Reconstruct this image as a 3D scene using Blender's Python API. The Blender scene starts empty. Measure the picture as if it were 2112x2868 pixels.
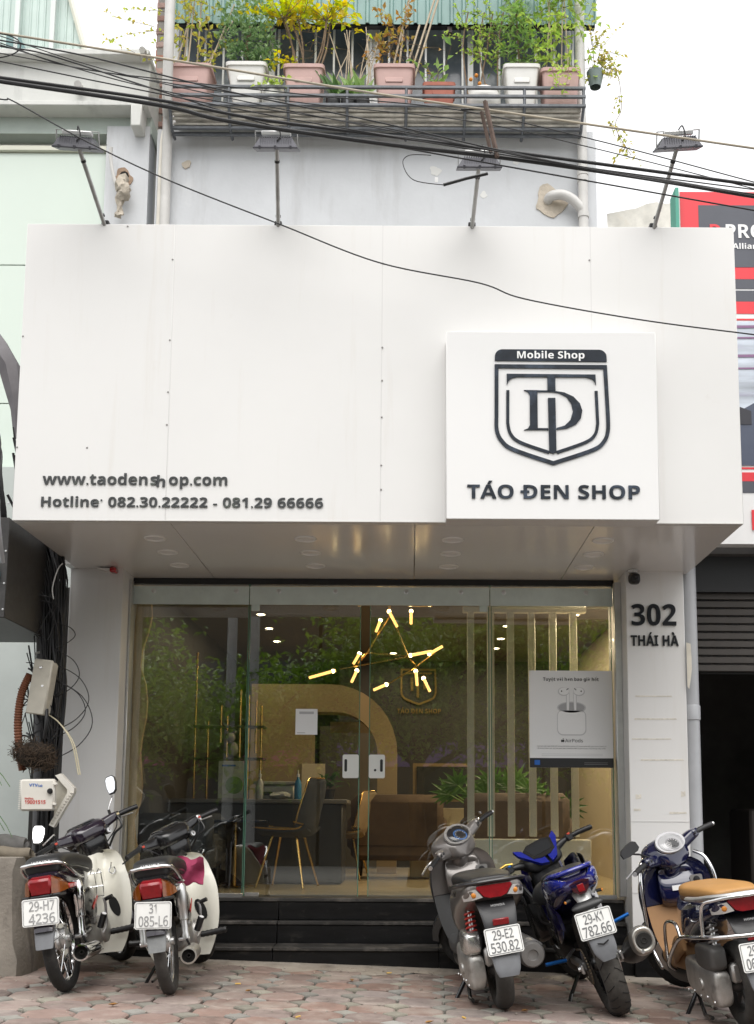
import bpy, bmesh, math, random
from mathutils import Vector, Matrix, Euler, Quaternion, noise as mnoise
R = math.radians
random.seed(7)
scene = bpy.context.scene
COL = scene.collection

# ------------------------------------------------------------------ camera
TILT, ROLL = math.atan(5.36e-5 * 2409), R(0.3)
cd = bpy.data.cameras.new('camera'); cam = bpy.data.objects.new('camera', cd); COL.objects.link(cam)
cd.sensor_fit = 'HORIZONTAL'; cd.sensor_width = 36; cd.lens = 52.496
cd.shift_x, cd.shift_y = -0.0448, 0.2187
cd.clip_start, cd.clip_end = 0.05, 2000
_U = Vector((0, -math.sin(TILT), math.cos(TILT))); _F = Vector((0, math.cos(TILT), math.sin(TILT))); _R = Vector((1, 0, 0))
_R2 = math.cos(ROLL) * _R + math.sin(ROLL) * _U; _U2 = -math.sin(ROLL) * _R + math.cos(ROLL) * _U
cam.matrix_world = Matrix(((_R2.x, _U2.x, -_F.x, 0), (_R2.y, _U2.y, -_F.y, 0), (_R2.z, _U2.z, -_F.z, 1.0), (0, 0, 0, 1)))
scene.camera = cam

# ------------------------------------------------------------------ sky, sun, exposure (bright overcast)
SUN_EL, SUN_AZ = R(63), R(174)      # azimuth measured clockwise from +y: behind the camera, a little right
w = bpy.data.worlds.new('World'); scene.world = w; w.use_nodes = True
nt = w.node_tree; nt.nodes.clear()
sky = nt.nodes.new('ShaderNodeTexSky'); sky.sky_type = 'NISHITA'; sky.sun_disc = False
sky.sun_elevation = SUN_EL; sky.sun_rotation = SUN_AZ; sky.air_density = 1.0; sky.dust_density = 4.0; sky.ozone_density = 1.0
hs = nt.nodes.new('ShaderNodeHueSaturation'); hs.inputs['Saturation'].default_value = 0.10; hs.inputs['Value'].default_value = 1.0
bg = nt.nodes.new('ShaderNodeBackground'); bg.inputs['Strength'].default_value = 0.11
wo = nt.nodes.new('ShaderNodeOutputWorld')
ov = nt.nodes.new('ShaderNodeMix'); ov.data_type = 'RGBA'; ov.inputs[0].default_value = .82; ov.inputs[7].default_value = (6.85, 6.88, 6.95, 1)   # even cloud layer over the clear sky
nt.links.new(sky.outputs[0], hs.inputs['Color']); nt.links.new(hs.outputs[0], ov.inputs[6]); nt.links.new(ov.outputs[2], bg.inputs['Color']); nt.links.new(bg.outputs[0], wo.inputs['Surface'])
sl = bpy.data.lights.new('sun', 'SUN'); sl.energy = 1.5; sl.angle = R(60); sl.color = (1, .965, .92)
sun = bpy.data.objects.new('sun', sl); COL.objects.link(sun)
_sd = Vector((math.sin(SUN_AZ) * math.cos(SUN_EL), math.cos(SUN_AZ) * math.cos(SUN_EL), math.sin(SUN_EL)))
sun.rotation_euler = _sd.to_track_quat('Z', 'Y').to_euler(); sun.location = _sd * 40
vs = scene.view_settings
vs.view_transform = 'Standard'; vs.look = 'None'; vs.gamma = 1.0; vs.use_curve_mapping = False; vs.exposure = 1.0
scene.cycles.max_bounces = 10; scene.cycles.transparent_max_bounces = 24; scene.cycles.glossy_bounces = 5
scene.cycles.transmission_bounces = 8; scene.cycles.sample_clamp_indirect = 6.0
scene.cycles.caustics_reflective = False; scene.cycles.caustics_refractive = False

# ------------------------------------------------------------------ mesh helpers
V = Vector
def basis(z, up=V((0, 0, 1))):
    z = V(z).normalized()
    if abs(z.dot(up)) > .98: up = V((0, 1, 0)) if abs(z.y) < .9 else V((1, 0, 0))
    x = up.cross(z).normalized(); return x, z.cross(x), z
def catmull(pts, sub):
    """smooth a list of tuples (any dimension)"""
    if sub <= 1 or len(pts) < 3: return [tuple(p) for p in pts]
    out = []; n = len(pts)
    for i in range(n - 1):
        p0, p1, p2, p3 = pts[max(i - 1, 0)], pts[i], pts[i + 1], pts[min(i + 2, n - 1)]
        for k in range(sub):
            t = k / sub
            out.append(tuple(.5 * ((2 * b) + (-a + c) * t + (2 * a - 5 * b + 4 * c - d) * t * t + (-a + 3 * b - 3 * c + d) * t ** 3) for a, b, c, d in zip(p0, p1, p2, p3)))
    out.append(tuple(pts[-1])); return out

class MB:
    """collects shapes; build() links them as ONE mesh object"""
    def __init__(s): s.v = []; s.f = []
    def add(s, vs, fs):
        o = len(s.v); s.v += [tuple(p) for p in vs]; s.f += [tuple(i + o for i in f) for f in fs]; return s
    def box(s, c, d, bev=0.0, rot=None):
        hx, hy, hz = (max(a, 1e-4) / 2 for a in d); c = V(c)
        m = (rot.to_matrix() if isinstance(rot, (Euler, Quaternion)) else rot) if rot is not None else None
        T = (lambda p: c + (m @ V(p) if m is not None else V(p)))
        if bev <= 0:
            vs = [T((sx * hx, sy * hy, sz * hz)) for sx in (-1, 1) for sy in (-1, 1) for sz in (-1, 1)]
            return s.add(vs, [(0, 1, 3, 2), (4, 6, 7, 5), (0, 4, 5, 1), (2, 3, 7, 6), (0, 2, 6, 4), (1, 5, 7, 3)])
        b = min(bev, hx * .95, hy * .95, hz * .95); vs = []; idx = {}
        for sx in (-1, 1):
            for sy in (-1, 1):
                for sz in (-1, 1):
                    for a, p in enumerate(((sx * hx, sy * (hy - b), sz * (hz - b)), (sx * (hx - b), sy * hy, sz * (hz - b)), (sx * (hx - b), sy * (hy - b), sz * hz))):
                        idx[(sx, sy, sz, a)] = len(vs); vs.append(T(p))
        fs = []; S = (-1, 1)
        for q in S:
            fs += [[idx[(q, a, b2, 0)] for a, b2 in ((-1, -1), (1, -1), (1, 1), (-1, 1))], [idx[(a, q, b2, 1)] for a, b2 in ((-1, -1), (1, -1), (1, 1), (-1, 1))], [idx[(a, b2, q, 2)] for a, b2 in ((-1, -1), (1, -1), (1, 1), (-1, 1))]]
        for a in S:
            for b2 in S:
                fs += [[idx[(a, b2, -1, 0)], idx[(a, b2, 1, 0)], idx[(a, b2, 1, 1)], idx[(a, b2, -1, 1)]],
                       [idx[(a, -1, b2, 0)], idx[(a, 1, b2, 0)], idx[(a, 1, b2, 2)], idx[(a, -1, b2, 2)]],
                       [idx[(-1, a, b2, 1)], idx[(1, a, b2, 1)], idx[(1, a, b2, 2)], idx[(-1, a, b2, 2)]]]
                for c2 in S: fs.append([idx[(a, b2, c2, k)] for k in range(3)])
        return s.add(vs, fs)
    def loft(s, secs, cap=True, closed_ring=True, closed_path=False):
        n = len(secs[0]); vs = [p for sec in secs for p in sec]; fs = []; m = len(secs)
        for i in range(m if closed_path else m - 1):
            a, b = i * n, ((i + 1) % m) * n
            for j in range(n if closed_ring else n - 1):
                k = (j + 1) % n; fs.append((a + j, a + k, b + k, b + j))
        if cap and closed_ring and not closed_path:
            fs.append(tuple(range(n - 1, -1, -1))); fs.append(tuple((m - 1) * n + j for j in range(n)))
        return s.add(vs, fs)
    def tube(s, pts, r, n=8, sub=1, cap=True, closed=False, flat=1.0, up=None):
        """pts: 3-tuples, or 4-tuples with radius; r default radius"""
        P4 = [tuple(p) if len(p) == 4 else tuple(p) + (r,) for p in pts]
        if closed: P4 = P4 + [P4[0]]
        P4 = catmull(P4, sub)
        if closed: P4 = P4[:-1]
        secs = []; prev = None; N = len(P4)
        for i, p in enumerate(P4):
            a = V(P4[(i - 1) % N][:3]) if (closed or i > 0) else V(p[:3]); b = V(P4[(i + 1) % N][:3]) if (closed or i < N - 1) else V(p[:3])
            t = (b - a); t = t.normalized() if t.length > 1e-9 else V((0, 0, 1))
            if prev is None: x, y, _ = basis(t, V(up) if up else V((0, 0, 1)))
            else:
                x = prev - t * prev.dot(t)
                x = x.normalized() if x.length > 1e-6 else basis(t)[0]
                y = t.cross(x)
            prev = x; c = V(p[:3]); rr = p[3]
            secs.append([c + x * (math.cos(2 * math.pi * k / n) * rr) + y * (math.sin(2 * math.pi * k / n) * rr * flat) for k in range(n)])
        return s.loft(secs, cap=cap, closed_path=closed)
    def cyl(s, a, b, r, r2=None, n=12, cap=True): return s.tube([tuple(a) + (r,), tuple(b) + (r if r2 is None else r2,)], r, n=n, cap=cap)
    def lathe(s, prof, o, ax, n=20, cap=False, arc=None, up=V((0, 0, 1))):
        """prof: (radius, along axis)"""
        x, y, z = basis(ax, V(up)); o = V(o)
        secs = [[o + z * h + (x * math.cos(2 * math.pi * k / n) + y * math.sin(2 * math.pi * k / n)) * max(r, 1e-5) for k in range(n)] for r, h in prof]
        return s.loft(secs, cap=cap)
    def prism(s, poly, o, x, y, d):
        """2-D polygon in the plane (x, y) at o, pushed along d (vector)"""
        o, x, y, d = V(o), V(x), V(y), V(d); n = len(poly)
        a = [o + x * u + y * v for u, v in poly]
        return s.add(a + [p + d for p in a], [tuple(range(n - 1, -1, -1)), tuple(range(n, 2 * n))] + [(i, (i + 1) % n, n + (i + 1) % n, n + i) for i in range(n)])
    def ball(s, c, r, n=12, m=8):
        r = (r, r, r) if not hasattr(r, '__len__') else r
        secs = []
        for i in range(m + 1):
            th = math.pi * i / m; rr = max(math.sin(th), 1e-4)
            secs.append([V((c[0] + r[0] * rr * math.cos(2 * math.pi * k / n), c[1] + r[1] * rr * math.sin(2 * math.pi * k / n), c[2] + r[2] * math.cos(th))) for k in range(n)])
        return s.loft(secs, cap=True)
    def quad(s, a, b, c, d): return s.add([a, b, c, d], [(0, 1, 2, 3)])
    def mesh(s, name, smooth=40, weld=True):
        me = bpy.data.meshes.new(name); me.from_pydata(s.v, [], s.f)
        bm = bmesh.new(); bm.from_mesh(me)
        if weld: bmesh.ops.remove_doubles(bm, verts=bm.verts, dist=1e-5)
        bmesh.ops.recalc_face_normals(bm, faces=bm.faces); bm.to_mesh(me); bm.free()
        if smooth:
            me.polygons.foreach_set('use_smooth', [True] * len(me.polygons)); me.set_sharp_from_angle(angle=R(smooth))
        return me
    def build(s, name, mat, parent=None, smooth=40, **kw):
        me = s.mesh(name, smooth); return put(name, me, mat, parent, **kw)

def put(name, me, mat, parent=None, loc=None, rot=None, label=None, mw=None):
    if mat is not None:
        if len(me.materials) == 0: me.materials.append(mat)
    o = bpy.data.objects.new(name, me); COL.objects.link(o)
    if parent is not None: o.parent = parent
    if loc is not None: o.location = loc
    if rot is not None: o.rotation_euler = rot
    if mw is not None: o.matrix_local = mw
    if label: o['label'] = label
    return o
def tag(o, label, cat, group=None):
    o['label'] = label; o['category'] = cat
    if group: o['group'] = group
    return o
def thing(name, label, cat, loc=(0, 0, 0), rot=(0, 0, 0), group=None):
    o = bpy.data.objects.new(name, None); COL.objects.link(o); o.location = loc; o.rotation_euler = rot; o.empty_display_size = .1
    return tag(o, label, cat, group)
def struct(o): o['kind'] = 'structure'; return o
def stuff(o): o['kind'] = 'stuff'; return o
def copy_tree(o, parent=None):
    c = o.copy(); COL.objects.link(c); c.parent = parent
    for ch in list(o.children): copy_tree(ch, c)
    return c
def sec(c, w, h, e=2.4, n=20, x=V((0, 1, 0)), y=V((0, 0, 1)), flat_bottom=0.0):
    """superellipse ring, half-sizes w,h"""
    out = []; c = V(c)
    for k in range(n):
        a = 2 * math.pi * k / n; ca, sa = math.cos(a), math.sin(a)
        u = math.copysign(abs(ca) ** (2 / e), ca) * w; v = math.copysign(abs(sa) ** (2 / e), sa) * h
        if v < 0: v *= (1 - flat_bottom)
        out.append(c + x * u + y * v)
    return out
def body(mb, rows, e=2.6, n=24, sub=4, y=V((0, 0, 1)), x=V((0, 1, 0)), fb=0.0):
    """rows: (cx,cy,cz,half-width,half-height[,exponent]) lofted smoothly"""
    rr = [tuple(r) + ((e,) if len(r) == 5 else ()) for r in rows]
    rr = catmull(rr, sub)
    mb.loft([sec(r[:3], max(r[3], .001), max(r[4], .001), max(r[5], 1.2), n, x, y, fb) for r in rr]); return mb
def rpoly(w, h, r, n=5, cx=0, cy=0):
    """rounded rectangle polygon"""
    out = []
    for (sx, sy, a0) in ((1, 1, 0), (-1, 1, 90), (-1, -1, 180), (1, -1, 270)):
        for k in range(n + 1):
            a = R(a0 + 90 * k / n); out.append((cx + sx * (w / 2 - r) + r * math.cos(a), cy + sy * (h / 2 - r) + r * math.sin(a)))
    return out

# ------------------------------------------------------------------ lettering
_tc = bpy.data.curves.new('lettering', 'FONT'); _to = bpy.data.objects.new('lettering', _tc); COL.objects.link(_to)
def _tmesh(txt, ext=0.0, bold=0.0, res=3):
    _tc.body = txt; _tc.size = 1.0; _tc.extrude = ext; _tc.offset = bold; _tc.resolution_u = res
    return bpy.data.meshes.new_from_object(_to)
def _ext(me):
    xs = [v.co.x for v in me.vertices]; ys = [v.co.y for v in me.vertices]
    return (min(xs), max(xs), min(ys), max(ys)) if xs else (0, 0, 0, 0)
_wc = {}
def _width(txt):
    if txt not in _wc: m = _tmesh(txt + '|'); _wc[txt] = _ext(m)[1]; bpy.data.meshes.remove(m)
    return _wc[txt]
CAP = .714
def _styled(c, st):
    if st not in ('b', 'r'): return c
    U, Lw, D0 = ((0x1D5D4, 0x1D5EE, 0x1D7EC) if st == 'b' else (0x1D5A0, 0x1D5BA, 0x1D7E2))
    if 'A' <= c <= 'Z': return chr(U + ord(c) - 65)
    if 'a' <= c <= 'z': return chr(Lw + ord(c) - 97)
    if '0' <= c <= '9': return chr(D0 + ord(c) - 48)
    return c
ACC = {'Á': ('A', 1), 'À': ('A', -1), 'Đ': ('D', 0)}
def letters(txt, parent, mat, o, xdir, ydir, width, cap, depth, bold=0.0, name='letter', each=True, droop=None, res=3, style='b', track=0.0):
    """lettering of cap height `cap` and total width `width`; baseline starts at o. Letters stand `depth` proud along xdir x ydir"""
    o, xd, yd = V(o), V(xdir).normalized(), V(ydir).normalized(); zd = xd.cross(yd)
    base = ''.join(_styled(ACC.get(c, (c, 0))[0] if each else c, style) for c in txt)
    tot = _width(base) - .168 + track * len(txt); sx = width / tot; sy = cap / CAP; objs = []
    items = [(c, (_width(base[:i]) - _width('')) + track * i if i else 0.0, i) for i, c in enumerate(base) if c != ' '] if each else [(base, 0.0, 0)]
    for c, x0, i in items:
        me = _tmesh(c, .5, bold, res); dx, dy, rt = (droop or {}).get(i, (0, 0, 0)); cr, sr = math.cos(rt), math.sin(rt)
        if each and txt[i] in ACC:
            e = _ext(me); k = ACC[txt[i]][1]; cx = (e[0] + e[1]) / 2; mb = MB(); mb.v = [tuple(v.co) for v in me.vertices]; mb.f = [tuple(p.vertices) for p in me.polygons]
            if k: mb.prism([(cx - .02 - (.03 if k > 0 else .14), .76), (cx + .07 - (.0 if k > 0 else .05), .76), (cx + (.17 if k > 0 else -.07), .93), (cx + (.02 if k > 0 else -.22), .93)], (0, 0, -.5), (1, 0, 0), (0, 1, 0), (0, 0, 1))
            else: mb.prism([(-.04, .31), (.34, .31), (.34, .42), (-.04, .42)], (0, 0, -.5), (1, 0, 0), (0, 1, 0), (0, 0, 1.04))
            me = bpy.data.meshes.new(name); me.from_pydata(mb.v, [], mb.f)
        for v in me.vertices:
            x, y = (x0 + v.co.x) * sx, v.co.y * sy
            if rt:
                xc = x0 * sx; x, y = xc + (x - xc) * cr - y * sr, (x - xc) * sr + y * cr
            v.co = o + xd * (x + dx) + yd * (y + dy) + zd * ((v.co.z + .5) * depth)
        me.name = name; me.materials.clear(); objs.append(put(name, me, mat, parent))
    return objs

# ------------------------------------------------------------------ materials
MATS = {}
def mat(name, col, rough=.5, metal=0.0, var=0.0, vscale=3.0, bump=0.0, bscale=40.0, coat=0.0, spec=.5, rvar=0.0, dirt=None, rnd=0.0, stretch=None, emit=None, alpha=None, trans=0.0, world=False):
    """dirt: (colour, scale, threshold, amount, stretch) stains with a shape of their own"""
    if name in MATS: return MATS[name]
    m = bpy.data.materials.new(name); m.use_nodes = True; MATS[name] = m
    nt = m.node_tree; b = nt.nodes['Principled BSDF']; L = nt.links.new
    def N(t): return nt.nodes.new(t)
    b.inputs['Roughness'].default_value = rough; b.inputs['Metallic'].default_value = metal
    b.inputs['Coat Weight'].default_value = coat; b.inputs['Coat Roughness'].default_value = .06; b.inputs['Specular IOR Level'].default_value = spec
    b.inputs['Transmission Weight'].default_value = trans
    c4 = tuple(col) + (1,)
    tc = N('ShaderNodeNewGeometry' if world else 'ShaderNodeTexCoord'); co = tc.outputs['Position' if world else 'Object']
    if stretch:
        mp = N('ShaderNodeMapping'); mp.inputs['Scale'].default_value = stretch; L(co, mp.inputs[0]); co2 = mp.outputs[0]
    else: co2 = co
    cur = None
    if var or rnd or dirt:
        rgb = N('ShaderNodeRGB'); rgb.outputs[0].default_value = c4; cur = rgb.outputs[0]
    if var:
        nz = N('ShaderNodeTexNoise'); nz.inputs['Scale'].default_value = vscale; nz.inputs['Detail'].default_value = 6; nz.inputs['Roughness'].default_value = .62; L(co2, nz.inputs['Vector'])
        mr = N('ShaderNodeMapRange'); mr.inputs[1].default_value = .3; mr.inputs[2].default_value = .7; mr.inputs[3].default_value = 1 - var; mr.inputs[4].default_value = 1 + var; L(nz.outputs[0], mr.inputs[0])
        h = N('ShaderNodeHueSaturation'); L(mr.outputs[0], h.inputs['Value']); L(cur, h.inputs['Color']); cur = h.outputs[0]
        if rvar:
            m2 = N('ShaderNodeMapRange'); m2.inputs[1].default_value = .3; m2.inputs[2].default_value = .7; m2.inputs[3].default_value = max(rough - rvar, .02); m2.inputs[4].default_value = min(rough + rvar, 1); L(nz.outputs[0], m2.inputs[0]); L(m2.outputs[0], b.inputs['Roughness'])
    if rnd:
        oi = N('ShaderNodeObjectInfo'); m3 = N('ShaderNodeMapRange'); m3.inputs[3].default_value = 1 - rnd; m3.inputs[4].default_value = 1 + rnd; L(oi.outputs['Random'], m3.inputs[0])
        h = N('ShaderNodeHueSaturation'); L(m3.outputs[0], h.inputs['Value']); L(cur, h.inputs['Color'])
        mt = N('ShaderNodeMath'); mt.operation = 'MULTIPLY'; mt.inputs[1].default_value = 7.13; L(oi.outputs['Random'], mt.inputs[0])
        fr = N('ShaderNodeMath'); fr.operation = 'FRACT'; L(mt.outputs[0], fr.inputs[0])
        m4 = N('ShaderNodeMapRange'); m4.inputs[3].default_value = .5; m4.inputs[4].default_value = 1.1; L(fr.outputs[0], m4.inputs[0]); L(m4.outputs[0], h.inputs['Saturation']); cur = h.outputs[0]
    if dirt:
        for (dc, ds, th, amt, st) in (dirt if isinstance(dirt, list) else [dirt]):
            mp = N('ShaderNodeMapping'); mp.inputs['Scale'].default_value = st or (1, 1, 1); L(co, mp.inputs[0])
            nz = N('ShaderNodeTexNoise'); nz.inputs['Scale'].default_value = ds; nz.inputs['Detail'].default_value = 8; nz.inputs['Roughness'].default_value = .65; L(mp.outputs[0], nz.inputs['Vector'])
            mr = N('ShaderNodeMapRange'); mr.inputs[1].default_value = th; mr.inputs[2].default_value = th + .16; mr.inputs[4].default_value = amt; L(nz.outputs[0], mr.inputs[0])
            mx = N('ShaderNodeMix'); mx.data_type = 'RGBA'; L(mr.outputs[0], mx.inputs[0]); L(cur, mx.inputs[6]); mx.inputs[7].default_value = tuple(dc) + (1,); cur = mx.outputs[2]
    if cur is not None: L(cur, b.inputs['Base Color'])
    else: b.inputs['Base Color'].default_value = c4
    if bump:
        nz = N('ShaderNodeTexNoise'); nz.inputs['Scale'].default_value = bscale; nz.inputs['Detail'].default_value = 5; L(co2, nz.inputs['Vector'])
        bp = N('ShaderNodeBump'); bp.inputs['Strength'].default_value = bump; bp.inputs['Distance'].default_value = .01; L(nz.outputs[0], bp.inputs['Height']); L(bp.outputs[0], b.inputs['Normal'])
    if emit:
        b.inputs['Emission Color'].default_value = tuple(emit[0]) + (1,); b.inputs['Emission Strength'].default_value = emit[1]
    return m
def glass_mat(name, tint, refl, rough=0.0, f0=.06):
    """thin clear pane: see-through plus mirror, stronger at grazing angles"""
    m = bpy.data.materials.new(name); m.use_nodes = True; MATS[name] = m; nt = m.node_tree; nt.nodes.clear(); L = nt.links.new
    tr = nt.nodes.new('ShaderNodeBsdfTransparent'); tr.inputs[0].default_value = tuple(tint) + (1,)
    gl = nt.nodes.new('ShaderNodeBsdfGlossy'); gl.inputs['Roughness'].default_value = rough; gl.inputs[0].default_value = (1, 1, 1, 1)
    lw = nt.nodes.new('ShaderNodeLayerWeight'); lw.inputs[0].default_value = .5
    pw = nt.nodes.new('ShaderNodeMath'); pw.operation = 'POWER'; pw.inputs[1].default_value = 5; L(lw.outputs['Facing'], pw.inputs[0])
    mr = nt.nodes.new('ShaderNodeMapRange'); mr.inputs[3].default_value = f0; mr.inputs[4].default_value = refl; L(pw.outputs[0], mr.inputs[0])
    mx = nt.nodes.new('ShaderNodeMixShader'); out = nt.nodes.new('ShaderNodeOutputMaterial')
    L(mr.outputs[0], mx.inputs[0]); L(tr.outputs[0], mx.inputs[1]); L(gl.outputs[0], mx.inputs[2]); L(mx.outputs[0], out.inputs[0]); return m
def leaf_mat(name, col, col2=None, tl=.35):
    m = bpy.data.materials.new(name); m.use_nodes = True; MATS[name] = m; nt = m.node_tree; nt.nodes.clear(); L = nt.links.new; N = nt.nodes.new
    geo = N('ShaderNodeNewGeometry'); ramp = N('ShaderNodeMix'); ramp.data_type = 'RGBA'
    ramp.inputs[6].default_value = tuple(col) + (1,); ramp.inputs[7].default_value = tuple(col2 or col) + (1,)
    L(geo.outputs['Random Per Island'], ramp.inputs[0])
    p = N('ShaderNodeBsdfPrincipled'); p.inputs['Roughness'].default_value = .45; L(ramp.outputs[2], p.inputs['Base Color'])
    t = N('ShaderNodeBsdfTranslucent'); hs = N('ShaderNodeHueSaturation'); hs.inputs['Value'].default_value = 1.5; hs.inputs['Saturation'].default_value = 1.1; L(ramp.outputs[2], hs.inputs['Color']); L(hs.outputs[0], t.inputs[0])
    mx = N('ShaderNodeMixShader'); mx.inputs[0].default_value = tl; o = N('ShaderNodeOutputMaterial')
    L(p.outputs[0], mx.inputs[1]); L(t.outputs[0], mx.inputs[2]); L(mx.outputs[0], o.inputs[0]); return m

ACP = mat('white_cladding', (.74, .732, .72), .42, var=.02, vscale=.9, coat=.04, dirt=[((.58, .53, .46), 1.3, .58, .25, (6, 6, .4)), ((.60, .56, .50), 5, .66, .35, None)], bump=.02, bscale=2.5)
ACP_SOFFIT = mat('white_gloss_cladding', (.87, .855, .835), .16, var=.02, vscale=1.2, spec=.9)
ACP_SIDE = mat('white_side_cladding', (.70, .69, .67), .3, var=.03, vscale=1.5)
SEAM = mat('seam_sealant', (.55, .54, .53), .7)
INK = mat('dark_lettering', (.018, .024, .034), .5, var=.35, vscale=9, dirt=((.06, .08, .115), 7, .5, .8, None), spec=.25)
INKP = mat('plain_black_lettering', (.012, .014, .018), .5, spec=.25)
INKG = mat('dark_green_lettering', (.035, .038, .04), .5, var=.3, vscale=9, dirt=((.12, .14, .11), 8, .54, .7, None))
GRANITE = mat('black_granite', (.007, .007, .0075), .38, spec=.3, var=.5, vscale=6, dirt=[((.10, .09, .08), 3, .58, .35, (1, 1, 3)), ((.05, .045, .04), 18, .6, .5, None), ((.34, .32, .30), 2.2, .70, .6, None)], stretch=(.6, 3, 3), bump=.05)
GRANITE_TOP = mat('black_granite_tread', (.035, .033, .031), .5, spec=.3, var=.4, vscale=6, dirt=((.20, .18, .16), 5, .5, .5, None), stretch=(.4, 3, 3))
ALU = mat('aluminium', (.62, .62, .61), .35, metal=.85, var=.08, vscale=8)
STEEL = mat('brushed_steel', (.66, .66, .66), .28, metal=.9, var=.05, vscale=30)
CHROME = mat('chrome', (.74, .74, .74), .10, metal=1.0, var=.06, vscale=12, rvar=.06)
BLACK = mat('black_plastic', (.012, .012, .013), .42, var=.2, vscale=15, bump=.04, bscale=300)
BLACK_M = mat('black_paint', (.010, .010, .011), .25, coat=.4, var=.2, vscale=6)
RUBBER = mat('tyre_rubber', (.018, .0175, .017), .82, var=.3, vscale=18, bump=.25, bscale=90, dirt=((.085, .078, .068), 6, .52, .55, None))
RUBBER2 = mat('dusty_tyre_rubber', (.045, .042, .038), .85, var=.3, vscale=14, bump=.2, bscale=90, dirt=((.12, .11, .095), 5, .47, .55, None))
CABLE = mat('black_cable', (.016, .016, .018), .55, var=.3, vscale=20)
CONC = mat('old_concrete', (.23, .205, .175), .9, var=.18, vscale=4, bump=.4, bscale=45, dirt=[((.07, .06, .05), 2.5, .49, .65, (2.5, 2.5, .7)), ((.42, .39, .35), 5, .6, .4, None)])
WALLG = mat('grey_render', (.58, .595, .615), .85, var=.07, vscale=1.6, bump=.12, bscale=30, dirt=[((.40, .40, .40), 1.4, .54, .5, (2.4, 2.4, .35)), ((.70, .70, .70), 3.0, .62, .5, None)])
# ================================================================== SETTING: ground
def gz(x): return -.033 * max(-4.5, min(4.5, x))
mb = MB()
xs = [-300, -60, 60, 300]; ys = [-300, -60, 3.2, 60, 300]
for i in range(3):
    for j in range(4): mb.quad((xs[i], ys[j], -.36), (xs[i + 1], ys[j], -.36), (xs[i + 1], ys[j + 1], -.36), (xs[i], ys[j + 1], -.36))
ASPH = mat('asphalt', (.22, .215, .205), .9, var=.25, vscale=3, bump=.3, bscale=120)
struct(mb.build('road', ASPH, smooth=0))
BED = mat('mortar_bed', (.055, .048, .04), .95, var=.3, vscale=9, bump=.5, bscale=80, dirt=((.05, .055, .03), 7, .55, .6, None))
mb = MB(); X = [-40, -4.5, 4.5, 40]; 
for a, b in zip(X[:-1], X[1:]):
    for (y0, y1) in ((3.2, 5.0), (5.0, 7.6), (7.6, 30)):
        mb.quad((a, y0, gz(a) - .028), (b, y0, gz(b) - .028), (b, y1, gz(b) - .028), (a, y1, gz(a) - .028))
pave = struct(mb.build('pavement', BED, smooth=0))
mb = MB()
for a, b in zip(X[:-1], X[1:]):
    mb.add([(a, 3.05, gz(a) - .022), (b, 3.05, gz(b) - .022), (b, 3.2, gz(b) - .022), (a, 3.2, gz(a) - .022), (a, 3.05, -.37), (b, 3.05, -.37)], [(0, 1, 2, 3), (0, 4, 5, 1)])
mb.build('kerb', CONC, pave, smooth=0)
RED_P = mat('red_paver', (.225, .152, .126), .88, world=True, var=.16, vscale=8, bump=.35, bscale=70, rnd=.18, dirt=[((.36, .31, .27), 2.6, .47, .7, None), ((.34, .30, .26), 11, .55, .5, None), ((.075, .06, .048), 3.0, .55, .7, None), ((.05, .04, .03), 22, .66, .5, None)])
GREY_P = mat('grey_paver', (.25, .235, .195), .9, world=True, var=.15, vscale=10, bump=.35, bscale=70, rnd=.25, dirt=((.12, .10, .08), 9, .58, .55, None))
PT = .257; CT = .073                      # octagon pitch, corner cut
def paver_mesh(poly, name):
    mb = MB(); n = len(poly); g = .93
    top = [(x * g, y * g, 0) for x, y in poly]; mid = [(x, y, -.007) for x, y in poly]; bot = [(x, y, -.03) for x, y in poly]
    mb.add(top + mid + bot, [tuple(range(n))] + [(i, (i + 1) % n, n + (i + 1) % n, n + i) for i in range(n)] + [(n + i, n + (i + 1) % n, 2 * n + (i + 1) % n, 2 * n + i) for i in range(n)])
    return mb.mesh(name, 0)
h = PT / 2 - .0065; c = CT
octm = paver_mesh([(h, -h + c), (h, h - c), (h - c, h), (-h + c, h), (-h, h - c), (-h, -h + c), (-h + c, -h), (h - c, -h)], 'paver'); octm.materials.append(RED_P)
dq = c - .006; diam = paver_mesh([(dq, 0), (0, dq), (-dq, 0), (0, -dq)], 'diamond_paver'); diam.materials.append(GREY_P)
rg = random.Random(3); rest = MB(); rot = R(-1.2); cr, sr = math.cos(rot), math.sin(rot); cnt = [0, 0]
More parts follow.
